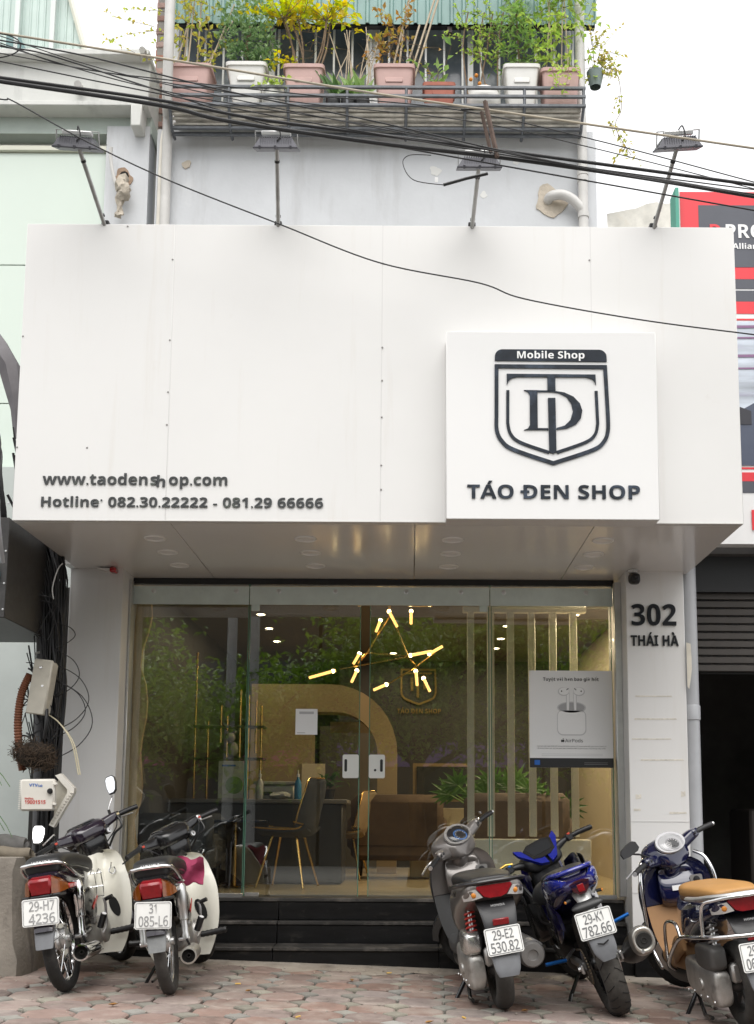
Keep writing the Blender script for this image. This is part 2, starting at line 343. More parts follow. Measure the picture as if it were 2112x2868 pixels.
for j in range(-1, 10):
    for i in range(-15, 15):
        for kind, off in ((0, 0), (1, .5)):
            u, v = (i + off) * PT + .06, (j + off) * PT + 4.95
            x, y = u * cr - (v - 6) * sr, 6 + u * sr + (v - 6) * cr
            if y > 7.52 and kind == 0 or y > 7.58 or y < 4.6: continue
            if x < -2.55 and y > 6.55: continue
            hgt = rg.uniform(-.006, .004); tl = (rg.gauss(0, .012), .033 + rg.gauss(0, .012), rot + rg.gauss(0, .012))
            if x < -1.9 and y < 7: hgt -= rg.uniform(0, .012); tl = (tl[0] + rg.gauss(0, .03), tl[1] + rg.gauss(0, .03), tl[2])
            inview = -2.55 < x < 2.5 and 5.05 < y
            if inview:
                o = put(('paver', 'diamond_paver')[kind], (octm, diam)[kind], None, pave, loc=(x, y, gz(x) + hgt), rot=tl); cnt[kind] += 1
            else:
                hh = h if kind == 0 else dq
                pl = [(hh, -hh + c), (hh, hh - c), (hh - c, hh), (-hh + c, hh), (-hh, hh - c), (-hh, -hh + c), (-hh + c, -hh), (hh - c, -hh)] if kind == 0 else [(hh, 0), (0, hh), (-hh, 0), (0, -hh)]
                rest.prism(pl, (x, y, gz(x) + hgt), (1, 0, -.033), (0, 1, 0), (0, 0, -.03))
ro = rest.build('outer_pavers', RED_P, pave, smooth=0); stuff(ro)
# cement dust skim along the step and litter
rl = random.Random(11)
DUST = mat('cement_skim', (.33, .29, .245), .95, var=.2, vscale=6, bump=.4, bscale=60, dirt=((.12, .10, .08), 5, .52, .6, None))
mb = MB(); pts = []; n = 60
for k in range(n + 1):
    x = -2.5 + 5.2 * k / n; pts.append((x, 7.33 + .07 * math.sin(k * .9) + rl.uniform(-.05, .05)))
vs_ = []
for k, (x, y) in enumerate(pts): vs_ += [(x, y, gz(x) - .004), (x, 7.47, gz(x) + .006 + rl.uniform(0, .006)), (x, 7.60, gz(x) + .014)]
mb.add(vs_, [f for k in range(n) for f in ((3 * k, 3 * k + 3, 3 * k + 4, 3 * k + 1), (3 * k + 1, 3 * k + 4, 3 * k + 5, 3 * k + 2))]); mb.build('cement_skim', DUST, pave, smooth=60)
mb = MB()
for k in range(420):
    x = rl.uniform(-2.6, 2.3); y = rl.choice((rl.uniform(5.1, 7.5), rl.uniform(7.2, 7.56))); r_ = rl.uniform(.002, .007) * (1.6 if rl.random() < .08 else 1)
    mb.ball((x, y, gz(x) + r_ * .4 + (.006 if y > 7.3 else 0)), (r_ * rl.uniform(.8, 1.6), r_ * rl.uniform(.8, 1.6), r_ * .7), 5, 3)
g_ = stuff(mb.build('grit', mat('grit', (.33, .29, .25), .95, var=.4, vscale=14))); g_['label'] = 'scattered grit and crumbs of stone on the paving'; g_['category'] = 'grit'
LEAF_DRY = mat('dry_leaf', (.30, .15, .04), .8, var=.3, vscale=20); BUTT = mat('cigarette_end', (.62, .40, .10), .8)
for k, (x, y) in enumerate(((-.9, 6.35), (.62, 6.05), (-.35, 6.9), (-1.5, 5.75), (.1, 5.6))):
    mb = MB(); a = rl.uniform(0, 6); d = V((math.cos(a), math.sin(a), 0)); s_ = V((-d.y, d.x, 0)); o = V((x, y, gz(x) + .004)); ring = [(0, -.03), (.011, -.012), (.012, .008), (0, .035), (-.012, .008), (-.011, -.012)]
    v_ = [o + s_ * u + d * v2 + V((0, 0, .010 * abs(u) / .012 + .006 * (v2 / .03) ** 2)) for u, v2 in ring] + [o + V((0, 0, .001))]
    mb.add(v_, [(i, (i + 1) % 6, 6) for i in range(6)])
    tag(mb.build('dry_leaf', LEAF_DRY, smooth=60), 'curled brown dry leaf lying on the red paving', 'leaf', 'dry leaves on the paving')
for k, (x, y, a) in enumerate(((-1.0, 6.6, .2), (.28, 5.78, 2.0), (-.55, 5.62, 1.0), (-.13, 7.3, .4))):
    mb = MB(); d = V((math.cos(a), math.sin(a), 0)) * .016; o = V((x, y, gz(x) + .007)); mb.cyl(o - d, o + d, .0045, n=8)
    tag(mb.build('cigarette_end', BUTT), 'small orange cigarette end dropped on the paving', 'cigarette', 'cigarette ends on the paving')

# ================================================================== SHOP BUILDING
shop = thing('shop_building', 'narrow white shop building with glass front and grey rendered upper wall', 'building', (0, 7.65, 0))
def S(mb, name, m, **k): # shop part given in world coordinates
    o = mb.build(name, m, shop, **k); o.matrix_parent_inverse = Matrix.Translation((0, -7.65, 0)); return o
PY = 7.65
pl = MB().box((-2.2325, PY + .35, 1.45), (.375, .7, 2.61), .004); S(pl, 'pillar', ACP, label='plain white pillar beside the tangled cables')
pr_ = MB().box((1.7255, PY + .35, 1.43), (.411, .7, 2.65), .004); prr = S(pr_, 'pillar', ACP, label='white pillar with the street number 302')
S(MB().box((1.7255, PY - .0015, .505), (.412, .004, .003)), 'panel_joint', SEAM); S(MB().box((1.7255, PY - .0015, .99), (.412, .003, .002)), 'panel_joint', SEAM)
TAPE = mat('old_tape_marks', (.66, .62, .55), .6, var=.2, vscale=30)
for (x, z, ww, hh) in ((1.70, 1.86, .26, .010), (1.71, 1.70, .3, .012), (1.68, 1.56, .28, .010), (1.75, 1.415, .3, .012), (1.58, 1.16, .04, .035), (1.89, 1.18, .03, .04), (1.57, 1.07, .05, .018), (1.85, 1.05, .12, .016)):
    poly = [(-ww / 2, -hh / 2), (ww / 2, -hh / 2 * .6), (ww / 2 * .96, hh / 2), (0, hh / 2 * .8), (-ww / 2 * .97, hh / 2)]
    S(MB().prism(poly, (x, PY - .0005, z), (1, 0, 0), (0, 0, 1), (0, -.0012, 0)), 'tape_mark', TAPE)
# inner jamb frame strips on both sides of the glass
S(MB().box((-2.035, 7.86, 1.59), (.018, .06, 2.25), .003), 'jamb_frame', ALU); S(MB().box((1.497, 7.86, 1.59), (.05, .06, 2.25), .004), 'jamb_frame', ALU)
# black plinth under each pillar
S(MB().box((-2.233, PY + .35, .07), (.385, .74, .14 + .12), .004), 'plinth', GRANITE); S(MB().box((1.74, PY + .30, .02), (.46, .84, .20), .004), 'plinth', GRANITE)
# number and street name
letters('302', prr, INKP, (1.549, PY - 7.65 + 7.65 - .001, 2.363), (1, 0, 0), (0, 0, 1), .328, .150, .012)
letters('THÁI HÀ', prr, INKP, (1.546, PY - .001, 2.217), (1, 0, 0), (0, 0, 1), .338, .074, .010)
for o in prr.children: o.matrix_parent_inverse = Matrix.Identity(4); o.location = (0, 0, 0)

# steps
steps = thing('granite_steps', 'black polished granite steps up to the glass shop front', 'steps', (0, 7.6, 0))
def ST(mb, name, m): o = mb.build(name, m, steps); o.matrix_parent_inverse = Matrix.Translation((0, -7.6, 0)); return o
XL, XR = -2.04, 1.51
for (x0, x1) in ((XL, -.92), (-.92, .20), (.20, XR)):
    cx, wd = (x0 + x1) / 2, x1 - x0 - .003
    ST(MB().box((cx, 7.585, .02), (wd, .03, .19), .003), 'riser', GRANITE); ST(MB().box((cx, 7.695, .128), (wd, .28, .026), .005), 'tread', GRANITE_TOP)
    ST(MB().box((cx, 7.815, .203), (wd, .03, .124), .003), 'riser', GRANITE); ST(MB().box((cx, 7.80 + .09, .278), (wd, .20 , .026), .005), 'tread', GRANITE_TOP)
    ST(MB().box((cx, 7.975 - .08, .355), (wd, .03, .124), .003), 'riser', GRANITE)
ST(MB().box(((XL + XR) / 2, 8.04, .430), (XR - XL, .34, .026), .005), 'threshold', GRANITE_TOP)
ST(MB().box(((XL + XR) / 2, 8.08, .2), (XR - XL - .01, .3, .40)), 'core', GRANITE)
# black granite skirt under left of the steps behind the mopeds is the plinth above

# ---------------- glass front
GY = 7.93
GLASS = glass_mat('shop_glass', (.90, .92, .90), .95, f0=.125)
GEDGE = mat('green_glass_edge', (.10, .22, .16), .15, spec=.8)
FROST = mat('frosted_film', (.62, .70, .67), .35, var=.08, vscale=7, coat=.3, dirt=((.34, .42, .40), 4, .58, .5, None))
front = thing('glass_shop_front', 'fixed glass shop front panes under a frosted header strip', 'shop window', (0, GY, .44))
def FR(mb, name, m, **k): o = mb.build(name, m, front, **k); o.matrix_parent_inverse = Matrix.Translation((0, -GY, -.44)); return o
def pane(mk, x0, x1, z0, z1, y=GY):
    p = mk(MB().box(((x0 + x1) / 2, y, (z0 + z1) / 2), (x1 - x0, .010, z1 - z0)), 'pane', GLASS)
    for x in (x0, x1): mk(MB().box((x + (.003 if x == x0 else -.003), y - .0005, (z0 + z1) / 2), (.006, .0125, z1 - z0 - .002)), 'glass_edge', GEDGE)
    return p
pane(FR, -2.055, -1.19, .468, 2.56, GY + .03)
pane(FR, .585, 1.47, .468, 2.56, GY + .03)
# header: black strip standing in for the dark gap, frosted strip with bolts
FR(MB().box((-.29, GY + .02, 2.725), (3.56, .02, .05)), 'top_gap_strip', BLACK)
pane(FR, -2.055, -1.185, 2.56, 2.70, GY - .012); pane(FR, -1.182, .574, 2.56, 2.70, GY - .012); pane(FR, .577, 1.475, 2.56, 2.70, GY - .012)
for (a, b) in ((-2.055, -1.185), (-1.182, .574), (.577, 1.475)): FR(MB().box(((a + b) / 2, GY - .021, 2.615), (b - a - .004, .004, .135)), 'frosted_strip', FROST)
for x in (-1.884, -1.28, -.969, -.554, -.037, .364, .678, 1.279):
    m_ = MB(); m_.lathe([(.0, .012), (.010, .011), (.012, .006), (.017, .004), (.018, 0)], (x, GY - .022, 2.648), (0, -1, 0), 12); FR(m_, 'bolt', STEEL)
# steel floor channels
FR(MB().box((-1.62, GY + .03, .456), (.87, .04, .028), .003), 'floor_channel', STEEL); FR(MB().box((1.03, GY + .03, .456), (.89, .04, .028), .003), 'floor_channel', STEEL)
# doors
def door(x0, x1, hinge, label, hx):
    d = thing('glass_door', label, 'door', (hinge, GY, .445), group=None)
    def D(mb, name, m, **k): o = mb.build(name, m, d, **k); o.matrix_parent_inverse = Matrix.Translation((-hinge, -GY, -.445)); return o
    pane(D, x0, x1, .452, 2.545)
    lp = D(MB().prism(rpoly(.115, .168, .012), (hx, GY - .008, 1.372), (1, 0, 0), (0, 0, 1), (0, -.022, 0)), 'lock_plate', mat('satin_steel', (.74, .73, .71), .35, metal=.6))
    sx = -.035 if hx < -.3 else .033
    sl_ = MB().prism(rpoly(.02, .09, .0095), (hx + sx, GY - .0305, 1.378), (1, 0, 0), (0, 0, 1), (0, -.001, 0)).build('finger_slot', BLACK, lp); sl_.matrix_parent_inverse = Matrix.Identity(4); 
    if hx > -.3: MB().lathe([(.0, .004), (.008, .003), (.009, 0)], (hx - .012, GY - .0305, 1.345), (0, -1, 0), 12).build('keyhole', BLACK, lp)
    D(MB().box((hinge + (.03 if hx < -.3 else -.03) * 1, GY, 2.53), (.06, .02, .05), .003), 'patch_hinge', FROST)
    D(MB().box((hinge + (.05 if hx < -.3 else -.05) * 1, GY, .462), (.10, .022, .03), .003), 'patch_hinge', STEEL)
    return d
door(-1.18, -.366, -1.17, 'left leaf of the glass double door with a plain steel lock plate', -.428)
door(-.30, .572, .56, 'right leaf of the glass double door with a keyhole in its lock plate', -.240)
def wp(root):
    """part builder: shapes given in world coordinates under an unrotated root"""
    inv = Matrix.Translation(-V(root.location))
    def f(mb, name, m, **k):
        o = mb.build(name, m, root, **k); o.matrix_parent_inverse = inv; return o
    return f
def stroke(pts, wd, sub=1, closed=False):
    """flat band round a 2-D polyline: list of (left, right)"""
    p = catmull(pts, sub) if not closed else list(pts); n = len(p); out = []
    for i in range(n):
        a = p[(i - 1) % n] if (closed or i) else p[i]; b = p[(i + 1) % n] if (closed or i < n - 1) else p[i]
        t1 = V((p[i][0] - a[0], p[i][1] - a[1])); t2 = V((b[0] - p[i][0], b[1] - p[i][1]))
        t1 = t1.normalized() if t1.length > 1e-6 else t2.normalized(); t2 = t2.normalized() if t2.length > 1e-6 else t1
        t = (t1 + t2).normalized(); nn = V((-t.y, t.x)); k = wd / 2 / max(.5, nn.dot(V((-t1.y, t1.x))))
        out.append(((p[i][0] + nn.x * k, p[i][1] + nn.y * k), (p[i][0] - nn.x * k, p[i][1] - nn.y * k)))
    return out
# ================================================================== CANOPY SIGN BOX
SX0, SX1, SZ0, SZ1, SY = -2.38, 1.978, 2.75, 4.63, 6.37
sign = thing('sign_box', 'long white panelled sign box canopy over the glass shop front', 'shop sign', (-.2, 7.2, 2.75)); SG = wp(sign)
seams = [SX0, -1.466, -.187, 1.091, SX1]; rp = random.Random(5); panels = []
for x_ in seams[1:-1]: SG(MB().box((x_, SY + .004, (SZ0 + SZ1) / 2), (.006, .004, SZ1 - SZ0 - .004)), 'seam_strip', mat('pale_sealant', (.66, .65, .64), .6))
for a, b in zip(seams[:-1], seams[1:]):
    dy = rp.uniform(-.003, .003)
    panels.append(SG(MB().box(((a + b) / 2, SY + .012 + dy, (SZ0 + SZ1) / 2), (b - a - .0016, .024, SZ1 - SZ0), .0025), 'front_panel', ACP))
SG(MB().box(((SX0 + SX1) / 2, SY + .05, (SZ0 + SZ1) / 2 + .01), (SX1 - SX0 - .06, .03, SZ1 - SZ0 - .08)), 'backing_frame', SEAM)
for a, b in ((SX0, -1.45), (-1.45, .02), (.02, 1.10), (1.10, SX1)):
    SG(MB().box(((a + b) / 2, 7.25, SZ0 + .012), (b - a - .004, 1.63, .02), .002), 'soffit_panel', ACP_SOFFIT)
SG(MB().box(((SX0 + SX1) / 2, SY + .031, SZ0 + .004), (SX1 - SX0 - .004, .062, .006)), 'edge_trim', ACP_SIDE)
SG(MB().box(((SX0 + SX1) / 2, 7.22, SZ0 + .035), (SX1 - SX0 - .06, 1.56, .012)), 'soffit_light_block', SEAM)  # unseen sheet added to stop light leaking through the soffit seams
SG(MB().box((SX0 + .012, 7.03, (SZ0 + SZ1) / 2), (.02, 1.24, SZ1 - SZ0 - .01)), 'side_panel', ACP_SIDE); SG(MB().box((SX1 - .012, 7.03, (SZ0 + SZ1) / 2), (.02, 1.24, SZ1 - SZ0 - .01)), 'side_panel', ACP_SIDE)
SG(MB().box(((SX0 + SX1) / 2, 6.9, SZ1 - .015), (SX1 - SX0 - .05, 1.0, .02)), 'top_panel', ACP_SIDE)
# screws along the seams
SCREW = mat('screw_head', (.30, .29, .28), .5, metal=.6)
scm = MB().lathe([(.0, .003), (.004, .0026), (.0055, .001), (.006, 0)], (0, 0, 0), (0, -1, 0), 8).mesh('screw')
scm.materials.append(SCREW)
for x, zs in ((-1.476, (4.40, 3.88, 3.55, 3.345)), (-.183, (4.38, 3.84, 3.63, 3.40, 3.10, 2.95)), (1.084, (4.41,)), (-2.37, (3.9, 3.2)), (-1.76, (4.615,)), (-1.95, (3.2,))):
    for z in zs:
        o = put('screw', scm, None, sign, loc=(x, SY - .001, z)); o.matrix_parent_inverse = Matrix.Translation(-V(sign.location))
wl = letters('www.taodenshop.com', panels[0], INKG, (-2.207, SY - .001, 2.970), (1, 0, 0), (0, 0, 1), 1.112, .067, .006, droop={11: (-.012, -.010, R(-3)), 10: (.006, 0, 0)})
wl += letters('Hotline. 082.30.22222 - 081.29 66666', panels[0], INKG, (-2.217, SY - .001, 2.834), (1, 0, 0), (0, 0, 1), 1.692, .060, .006, droop={7: (0, .036, 0)})
# logo box
LX0, LX1, LZ0, LZ1, LY = .200, 1.441, 2.728, 3.871, 6.21
logo = thing('logo_sign_box', 'raised square white box sign with a shield emblem and shop name', 'shop sign', (.82, SY, LZ0)); LG = wp(logo)
face = LG(MB().box(((LX0 + LX1) / 2, LY + .01, (LZ0 + LZ1) / 2), (LX1 - LX0, .02, LZ1 - LZ0), .003), 'face_panel', mat('logo_box_white', (.78, .775, .77), .4, var=.01, vscale=1.0, coat=.2))
for (c_, d_) in ((((LX0 + LX1) / 2, 6.295, LZ1 - .006), (LX1 - LX0 - .006, .146, .010)), (((LX0 + LX1) / 2, 6.295, LZ0 + .006), (LX1 - LX0 - .006, .146, .010)), ((LX0 + .006, 6.295, (LZ0 + LZ1) / 2), (.010, .146, LZ1 - LZ0 - .03)), ((LX1 - .006, 6.295, (LZ0 + LZ1) / 2), (.010, .146, LZ1 - LZ0 - .03))):
    LG(MB().box(c_, d_), 'side_panel', ACP)
def lx(c): return LX0 + (c - 125) * (LX1 - LX0) / 1392
def lz(c): return LZ1 - (c - 72) * (LZ1 - LZ0) / 1250
em = LG(MB().box((lx(823), LY - .0008, lz(560)), (.02, .001, .02)), 'shield_emblem', INK)
def emb(poly, dep, name, m=INK):
    mb = MB().prism([(lx(x), lz(y)) for x, y in poly], (0, LY - .0005, 0), (1, 0, 0), (0, 0, 1), (0, -dep, 0)); return mb.build(name, m, em)
def emb_band(pts, wd, dep, name, sub=1, closed=False):
    st = stroke(pts, wd, sub, closed); y0, y1 = LY - .0005, LY - .0005 - dep
    secs = [[(lx(a[0]), y0, lz(a[1])), (lx(a[0]), y1, lz(a[1])), (lx(b[0]), y1, lz(b[1])), (lx(b[0]), y0, lz(b[1]))] for a, b in st]
    MB().loft(secs, closed_path=closed).build(name, INK, em)
def arc(cx, cy, rx, ry, a0, a1, n=6): return [(cx + rx * math.cos(R(a0 + (a1 - a0) * k / n)), cy + ry * math.sin(R(a0 + (a1 - a0) * k / n))) for k in range(n + 1)]
emb(arc(497, 243, 50, 48, 180, 270) + arc(1138, 243, 50, 48, 270, 360) + [(1188, 275), (447, 272)], .007, 'banner')
left = catmull([(456, 640), (458, 740), (492, 812), (570, 868), (826, 955)], 6); right = catmull([(826, 955), (1088, 866), (1162, 808), (1188, 738), (1190, 640)], 6)
emb_band([(458, 309), (1177, 311)] + [(1190, 640)] + right[::-1][1:] + left[::-1][1:], 25, .0075, 'shield_outline', closed=True)
emb([(525, 361), (1112, 363), (1114, 432), (1106, 410), (1088, 392), (1048, 381), (846, 381), (846, 472), (794, 472), (794, 381), (596, 381), (556, 390), (536, 410), (526, 432)], .0085, 'letter_t')
emb([(637, 469), (727, 470), (727, 735), (636, 736), (662, 726), (676, 704), (677, 505), (665, 482)], .007, 'letter_d_stem')
emb([(727, 470), (830, 472), (905, 484), (965, 512), (1006, 556), (1022, 605), (1012, 655), (978, 697), (920, 724), (850, 733), (850, 722), (905, 705), (942, 668), (960, 610), (950, 560), (920, 515), (872, 489), (820, 481), (727, 481)], .0065, 'letter_d_bowl')
emb([(727, 723), (797, 723), (797, 735), (727, 735)], .0065, 'letter_d_foot')
emb([(796, 522), (845, 522), (848, 880), (826, 893), (801, 882)], .009, 'centre_bar')
emb_band([(532, 470), (530, 690), (548, 762), (612, 818), (800, 884)][:2] + catmull([(530, 690), (548, 762), (612, 818), (800, 884)], 5)[1:], 20, .0062, 'inner_line'); emb_band([(1115, 472), (1122, 690)] + catmull([(1122, 690), (1104, 762), (1040, 815), (849, 884)], 5)[1:], 20, .0062, 'inner_line')
letters('Mobile Shop', em, mat('white_print', (.85, .85, .85), .4), (lx(588), LY - .0076, lz(256)), (1, 0, 0), (0, 0, 1), (1045 - 588) * .000891, 47 * .00092, .002)
letters('TÁO ĐEN SHOP', face, INK, (lx(260), LY - .0005, lz(1188)), (1, 0, 0), (0, 0, 1), (1398 - 260) * .000891, 88 * .00092, .008)
for o in list(face.children) + list(em.children): o.matrix_parent_inverse = Matrix.Identity(4)
# recessed downlights
ring = MB().lathe([(.070, 0), (.068, -.006), (.060, -.008), (.056, -.002), (.0561, .001)], (0, 0, 0), (0, 0, 1), 24).mesh('trim_ring'); ring.materials.append(mat('downlight_trim', (.90, .89, .87), .35))
lens = MB().lathe([(.0, -.0012), (.056, -.0012), (.0561, -.0006)], (0, 0, 0), (0, 0, 1), 24).mesh('diffuser'); lens.materials.append(mat('downlight_diffuser', (.88, .87, .86), .3, coat=.2))
dl = thing('recessed_downlight', 'unlit round recessed downlight in the glossy white canopy soffit', 'downlight', (-1.62, 6.8, SZ0), group='downlights in the canopy soffit')
put('trim_ring', ring, None, dl); put('diffuser', lens, None, dl)
for x in (-1.62, -.67, .26, 1.21):
    for y in (6.78, 7.14, 7.52):
        o = dl if (x, y) == (-1.62, 6.78) else copy_tree(dl); o.location = (x, y, SZ0 + .001)

# ================================================================== FLOODLIGHTS on the sign
GALV = mat('galvanised_tube', (.40, .40, .39), .42, metal=.7, var=.2, vscale=14); FIN = mat('dark_grey_casting', (.10, .10, .115), .5, metal=.3, var=.15, vscale=12); SILV = mat('silver_driver', (.72, .72, .72), .35, metal=.4)
def flood(base, head, label, flip, stray=False):
    t = thing('floodlight', label, 'floodlight', base, group='floodlights along the sign top'); F_ = wp(t); b, h = V(base), V(head)
    F_(MB().box((b.x, b.y, b.z + .01), (.045, .05, .03), .004), 'clamp', BLACK)
    d = h - b; F_(MB().tube([tuple(b - V((0, 0, .02))), tuple(b + d * .97)], .0125, n=10), 'arm', GALV)
    for k in (.12, .8): F_(MB().tube([tuple(b + d * k), tuple(b + d * (k + .03))], .0155, n=10), 'arm_band', BLACK)
    ro = Euler((R(27), R(2 * flip), R(3 * flip))); m = ro.to_matrix()
    def loc(p): return h + m @ V(p)
    hs_ = MB()
    for (a0, b0) in (((.125, .085, -.012), (.095, .06, .035)),):
        lo = [loc((sx * a0[0], sy * a0[1], a0[2])) for sx, sy in ((-1, -1), (1, -1), (1, 1), (-1, 1))]; hi = [loc((sx * b0[0], sy * b0[1], b0[2])) for sx, sy in ((-1, -1), (1, -1), (1, 1), (-1, 1))]
        hs_.loft([lo, hi])
    hs_.box(loc((0, 0, -.018)), (.262, .18, .010), .002, ro); ho = F_(hs_, 'housing', FIN)
    for k in range(14):
        x = -.088 + k * .0135; o = MB().prism([(-.082, -.010), (.082, -.010), (.064, .044), (-.064, .044)], loc((x, 0, 0)), m @ V((0, 1, 0)), m @ V((0, 0, 1)), m @ V((.004, 0, 0))).build('fin', FIN, ho)
    for sx in (-.09, .0, .09): MB().box(loc((sx, -.09, -.016)), (.014, .014, .022), .002, ro).build('clip', FIN, ho)
    F_(MB().box(loc((0, .0, .066)), (.17, .05, .024), .003, ro), 'driver_box', SILV)
    y_ = MB()
    for sx in (-1, 1): y_.box(loc((sx * .123, 0, .028)), (.004, .022, .10), .001, ro)
    y_.box(loc((0, 0, .079)), (.25, .022, .004), .001, ro); F_(y_, 'yoke', GALV)
    F_(MB().tube([tuple(loc((0, .0, .08))), tuple(loc((.015, -.04, .10))), tuple(loc((.03, -.06, .05))), tuple(loc((.01, -.075, .02)))], .004, n=6, sub=5), 'lead', CABLE)
    return t
flood((-1.902, 6.395, 4.632), (-1.975, 6.02, 4.92), 'floodlight on a leaning arm in front of the green glass panel', 1)
flood((-.834, 6.395, 4.632), (-.805, 6.02, 4.925), 'floodlight on an upright arm in front of the grey wall', 0)
flood((.363, 6.395, 4.632), (.385, 6.02, 4.81), 'floodlight just under the crossing cables and rusty bracket', 0)
flood((1.484, 6.395, 4.632), (1.555, 6.02, 4.94), 'floodlight on a leaning arm against the white sky', -1)
# camera and alarm under the canopy
cc = thing('security_camera', 'small black dome security camera under the canopy by the street number', 'camera', (1.565, 7.60, 2.75)); CC = wp(cc)
CC(MB().lathe([(.035, 0), (.038, -.006), (.036, -.022), (.0, -.024)], (1.565, 7.60, 2.749), (0, 0, 1), 16), 'base', mat('camera_white', (.72, .71, .69), .4))
mb = MB(); body(mb, [(1.565, 7.50, 2.672, .020, .022), (1.565, 7.515, 2.672, .032, .036), (1.565, 7.56, 2.676, .035, .040), (1.565, 7.61, 2.690, .034, .036), (1.565, 7.63, 2.70, .02, .02)], e=3.2, x=V((1, 0, 0)), y=V((0, 0, 1))); CC(mb, 'housing', BLACK)
CC(MB().lathe([(.0, .004), (.012, .003), (.014, 0)], (1.565, 7.499, 2.672), (0, -1, 0), 14), 'lens', mat('lens_glass', (.01, .01, .015), .05, spec=.8))
CC(MB().cyl((1.565, 7.60, 2.73), (1.565, 7.60, 2.705), .013), 'stem', BLACK)
al = thing('alarm_light', 'white wall alarm with red strobe lens on the left pillar', 'alarm', (-2.14, 7.60, 2.735)); AL = wp(al)
mb = MB(); mb.prism([(-.075, 0), (.0, -.024), (.02, -.024), (.02, .0), (-.075, .004)], (-2.14, 7.58, 2.74), (1, 0, 0), (0, 0, 1), (0, .07, 0)); AL(mb, 'housing', mat('alarm_white', (.75, .73, .71), .35))
mb = MB(); body(mb, [(-2.120, 7.605, 2.729, .034, .008), (-2.117, 7.605, 2.729, .040, .019), (-2.085, 7.605, 2.729, .040, .019), (-2.079, 7.605, 2.729, .034, .010)], e=4, x=V((0, 1, 0)), y=V((0, 0, 1)), sub=3); AL(mb, 'strobe_lens', mat('red_lens', (.42, .008, .012), .15, coat=.6))

# ================================================================== UPPER WALL of the shop building
UY = 9.5
S(MB().box((-.355, UY + .2, 5.805), (4.06, .4, 3.11), .01), 'upper_wall', WALLG)
S(MB().box((1.64, UY - .005, 5.80), (.10, .06, 2.9), .006), 'corner_pilaster', WALLG)
S(MB().box((-.34, 8.75, 4.6), (4.1, 2.0, .06)), 'canopy_roof', CONC)
S(MB().box((-.30, 8.0, 2.80), (4.3, .8, .06)), 'lintel', ACP_SIDE)
S(MB().box((-.355, 9.90, 7.33), (4.06, .55, .05), .005), 'balcony_slab', CONC)
# storey above: back wall, dark glazing between white bars, corrugated metal drop
S(MB().box((-.33, 10.28, 9.6), (4.1, .2, 4.0)), 'storey_wall', WALLG)
WPANE = mat('dusty_window', (.13, .15, .18), .25, var=.35, vscale=.9, coat=.3, dirt=((.30, .31, .33), 1.2, .52, .8, None))
win = S(MB().box((-.35, 9.98, 8.3), (3.9, .02, 1.5)), 'window', WPANE)
WHITE_B = mat('white_bar_paint', (.72, .72, .72), .5, var=.08, vscale=10)
bm_ = MB().box((0, 0, 0), (.020, .02, 1.46), .003).mesh('bar'); bm_.materials.append(WHITE_B)
bm2 = MB().box((0, 0, 0), (.055, .03, 1.46), .004).mesh('frame_post'); bm2.materials.append(WHITE_B)
k = 0; x = -2.2
while x < 1.6:
    put('bar', bm_, None, win, loc=(x, 9.80, 8.3)); x += .178
for x in (-2.32, -1.38, -.40, .55, 1.5): put('frame_post', bm2, None, win, loc=(x, 9.86, 8.3))
put('frame_post', MB().box((-.33, 9.90, 7.72), (3.9, .03, .08), .004).mesh('frame_sill'), WHITE_B, win); put('frame_sill', MB().box((-.40, 9.84, 8.3), (.13, .02, 1.46), .004).mesh('frame_sill'), WHITE_B, win)
def corrug(x0, x1, z0, z1, y, pitch, dep, n_=None):
    mb = MB(); top = []; x = x0
    prof = [(0, 0), (.62, 0), (.72, 1), (.90, 1), (1.0, 0)]
    pts = []
    while x < x1:
        for u, d in prof[:-1]: pts.append((min(x + u * pitch, x1), y - d * dep))
        x += pitch
    pts.append((x1, y)); th = .004
    a = [(px, py, z0) for px, py in pts] + [(px, py + th, z0) for px, py in pts[::-1]]; b = [(px, py, z1) for px, py in pts] + [(px, py + th, z1) for px, py in pts[::-1]]
    return mb.loft([a, b])
GREENM = mat('green_corrugated_metal', (.20, .33, .31), .5, var=.12, vscale=4, coat=.1, dirt=((.12, .18, .17), 3, .58, .5, (3, 3, .5)))
S(corrug(-2.38, 1.74, 8.53, 10.2, 9.62, .115, .022), 'corrugated_awning', GREENM, smooth=0)
S(MB().box((-.32, 9.66, 8.535), (4.1, .05, .03)), 'awning_rail', BLACK)
for x in (-1.36, .34): S(MB().box((x, 9.66, 8.52), (.045, .05, .12)), 'awning_bracket', mat('rusty_dark', (.05, .035, .03), .7))
# brick return at the left edge
BRICK = mat('brick', (.36, .16, .11), .9, var=.2, vscale=20, bump=.4, bscale=60, rnd=.2)
brm = MB().box((0, 0, 0), (.10, .20, .058), .005).mesh('brick'); brm.materials.append(BRICK)
bw = S(MB().box((-2.475, 10.02, 8.2), (.07, .3, 1.75)), 'brick_pier', mat('mortar', (.28, .26, .24), .95, bump=.3))
for k in range(24): put('brick', brm, None, bw, loc=(-2.475 + .002 * (k % 3), 9.96 + .02 * (k % 2), 7.37 + k * .07))
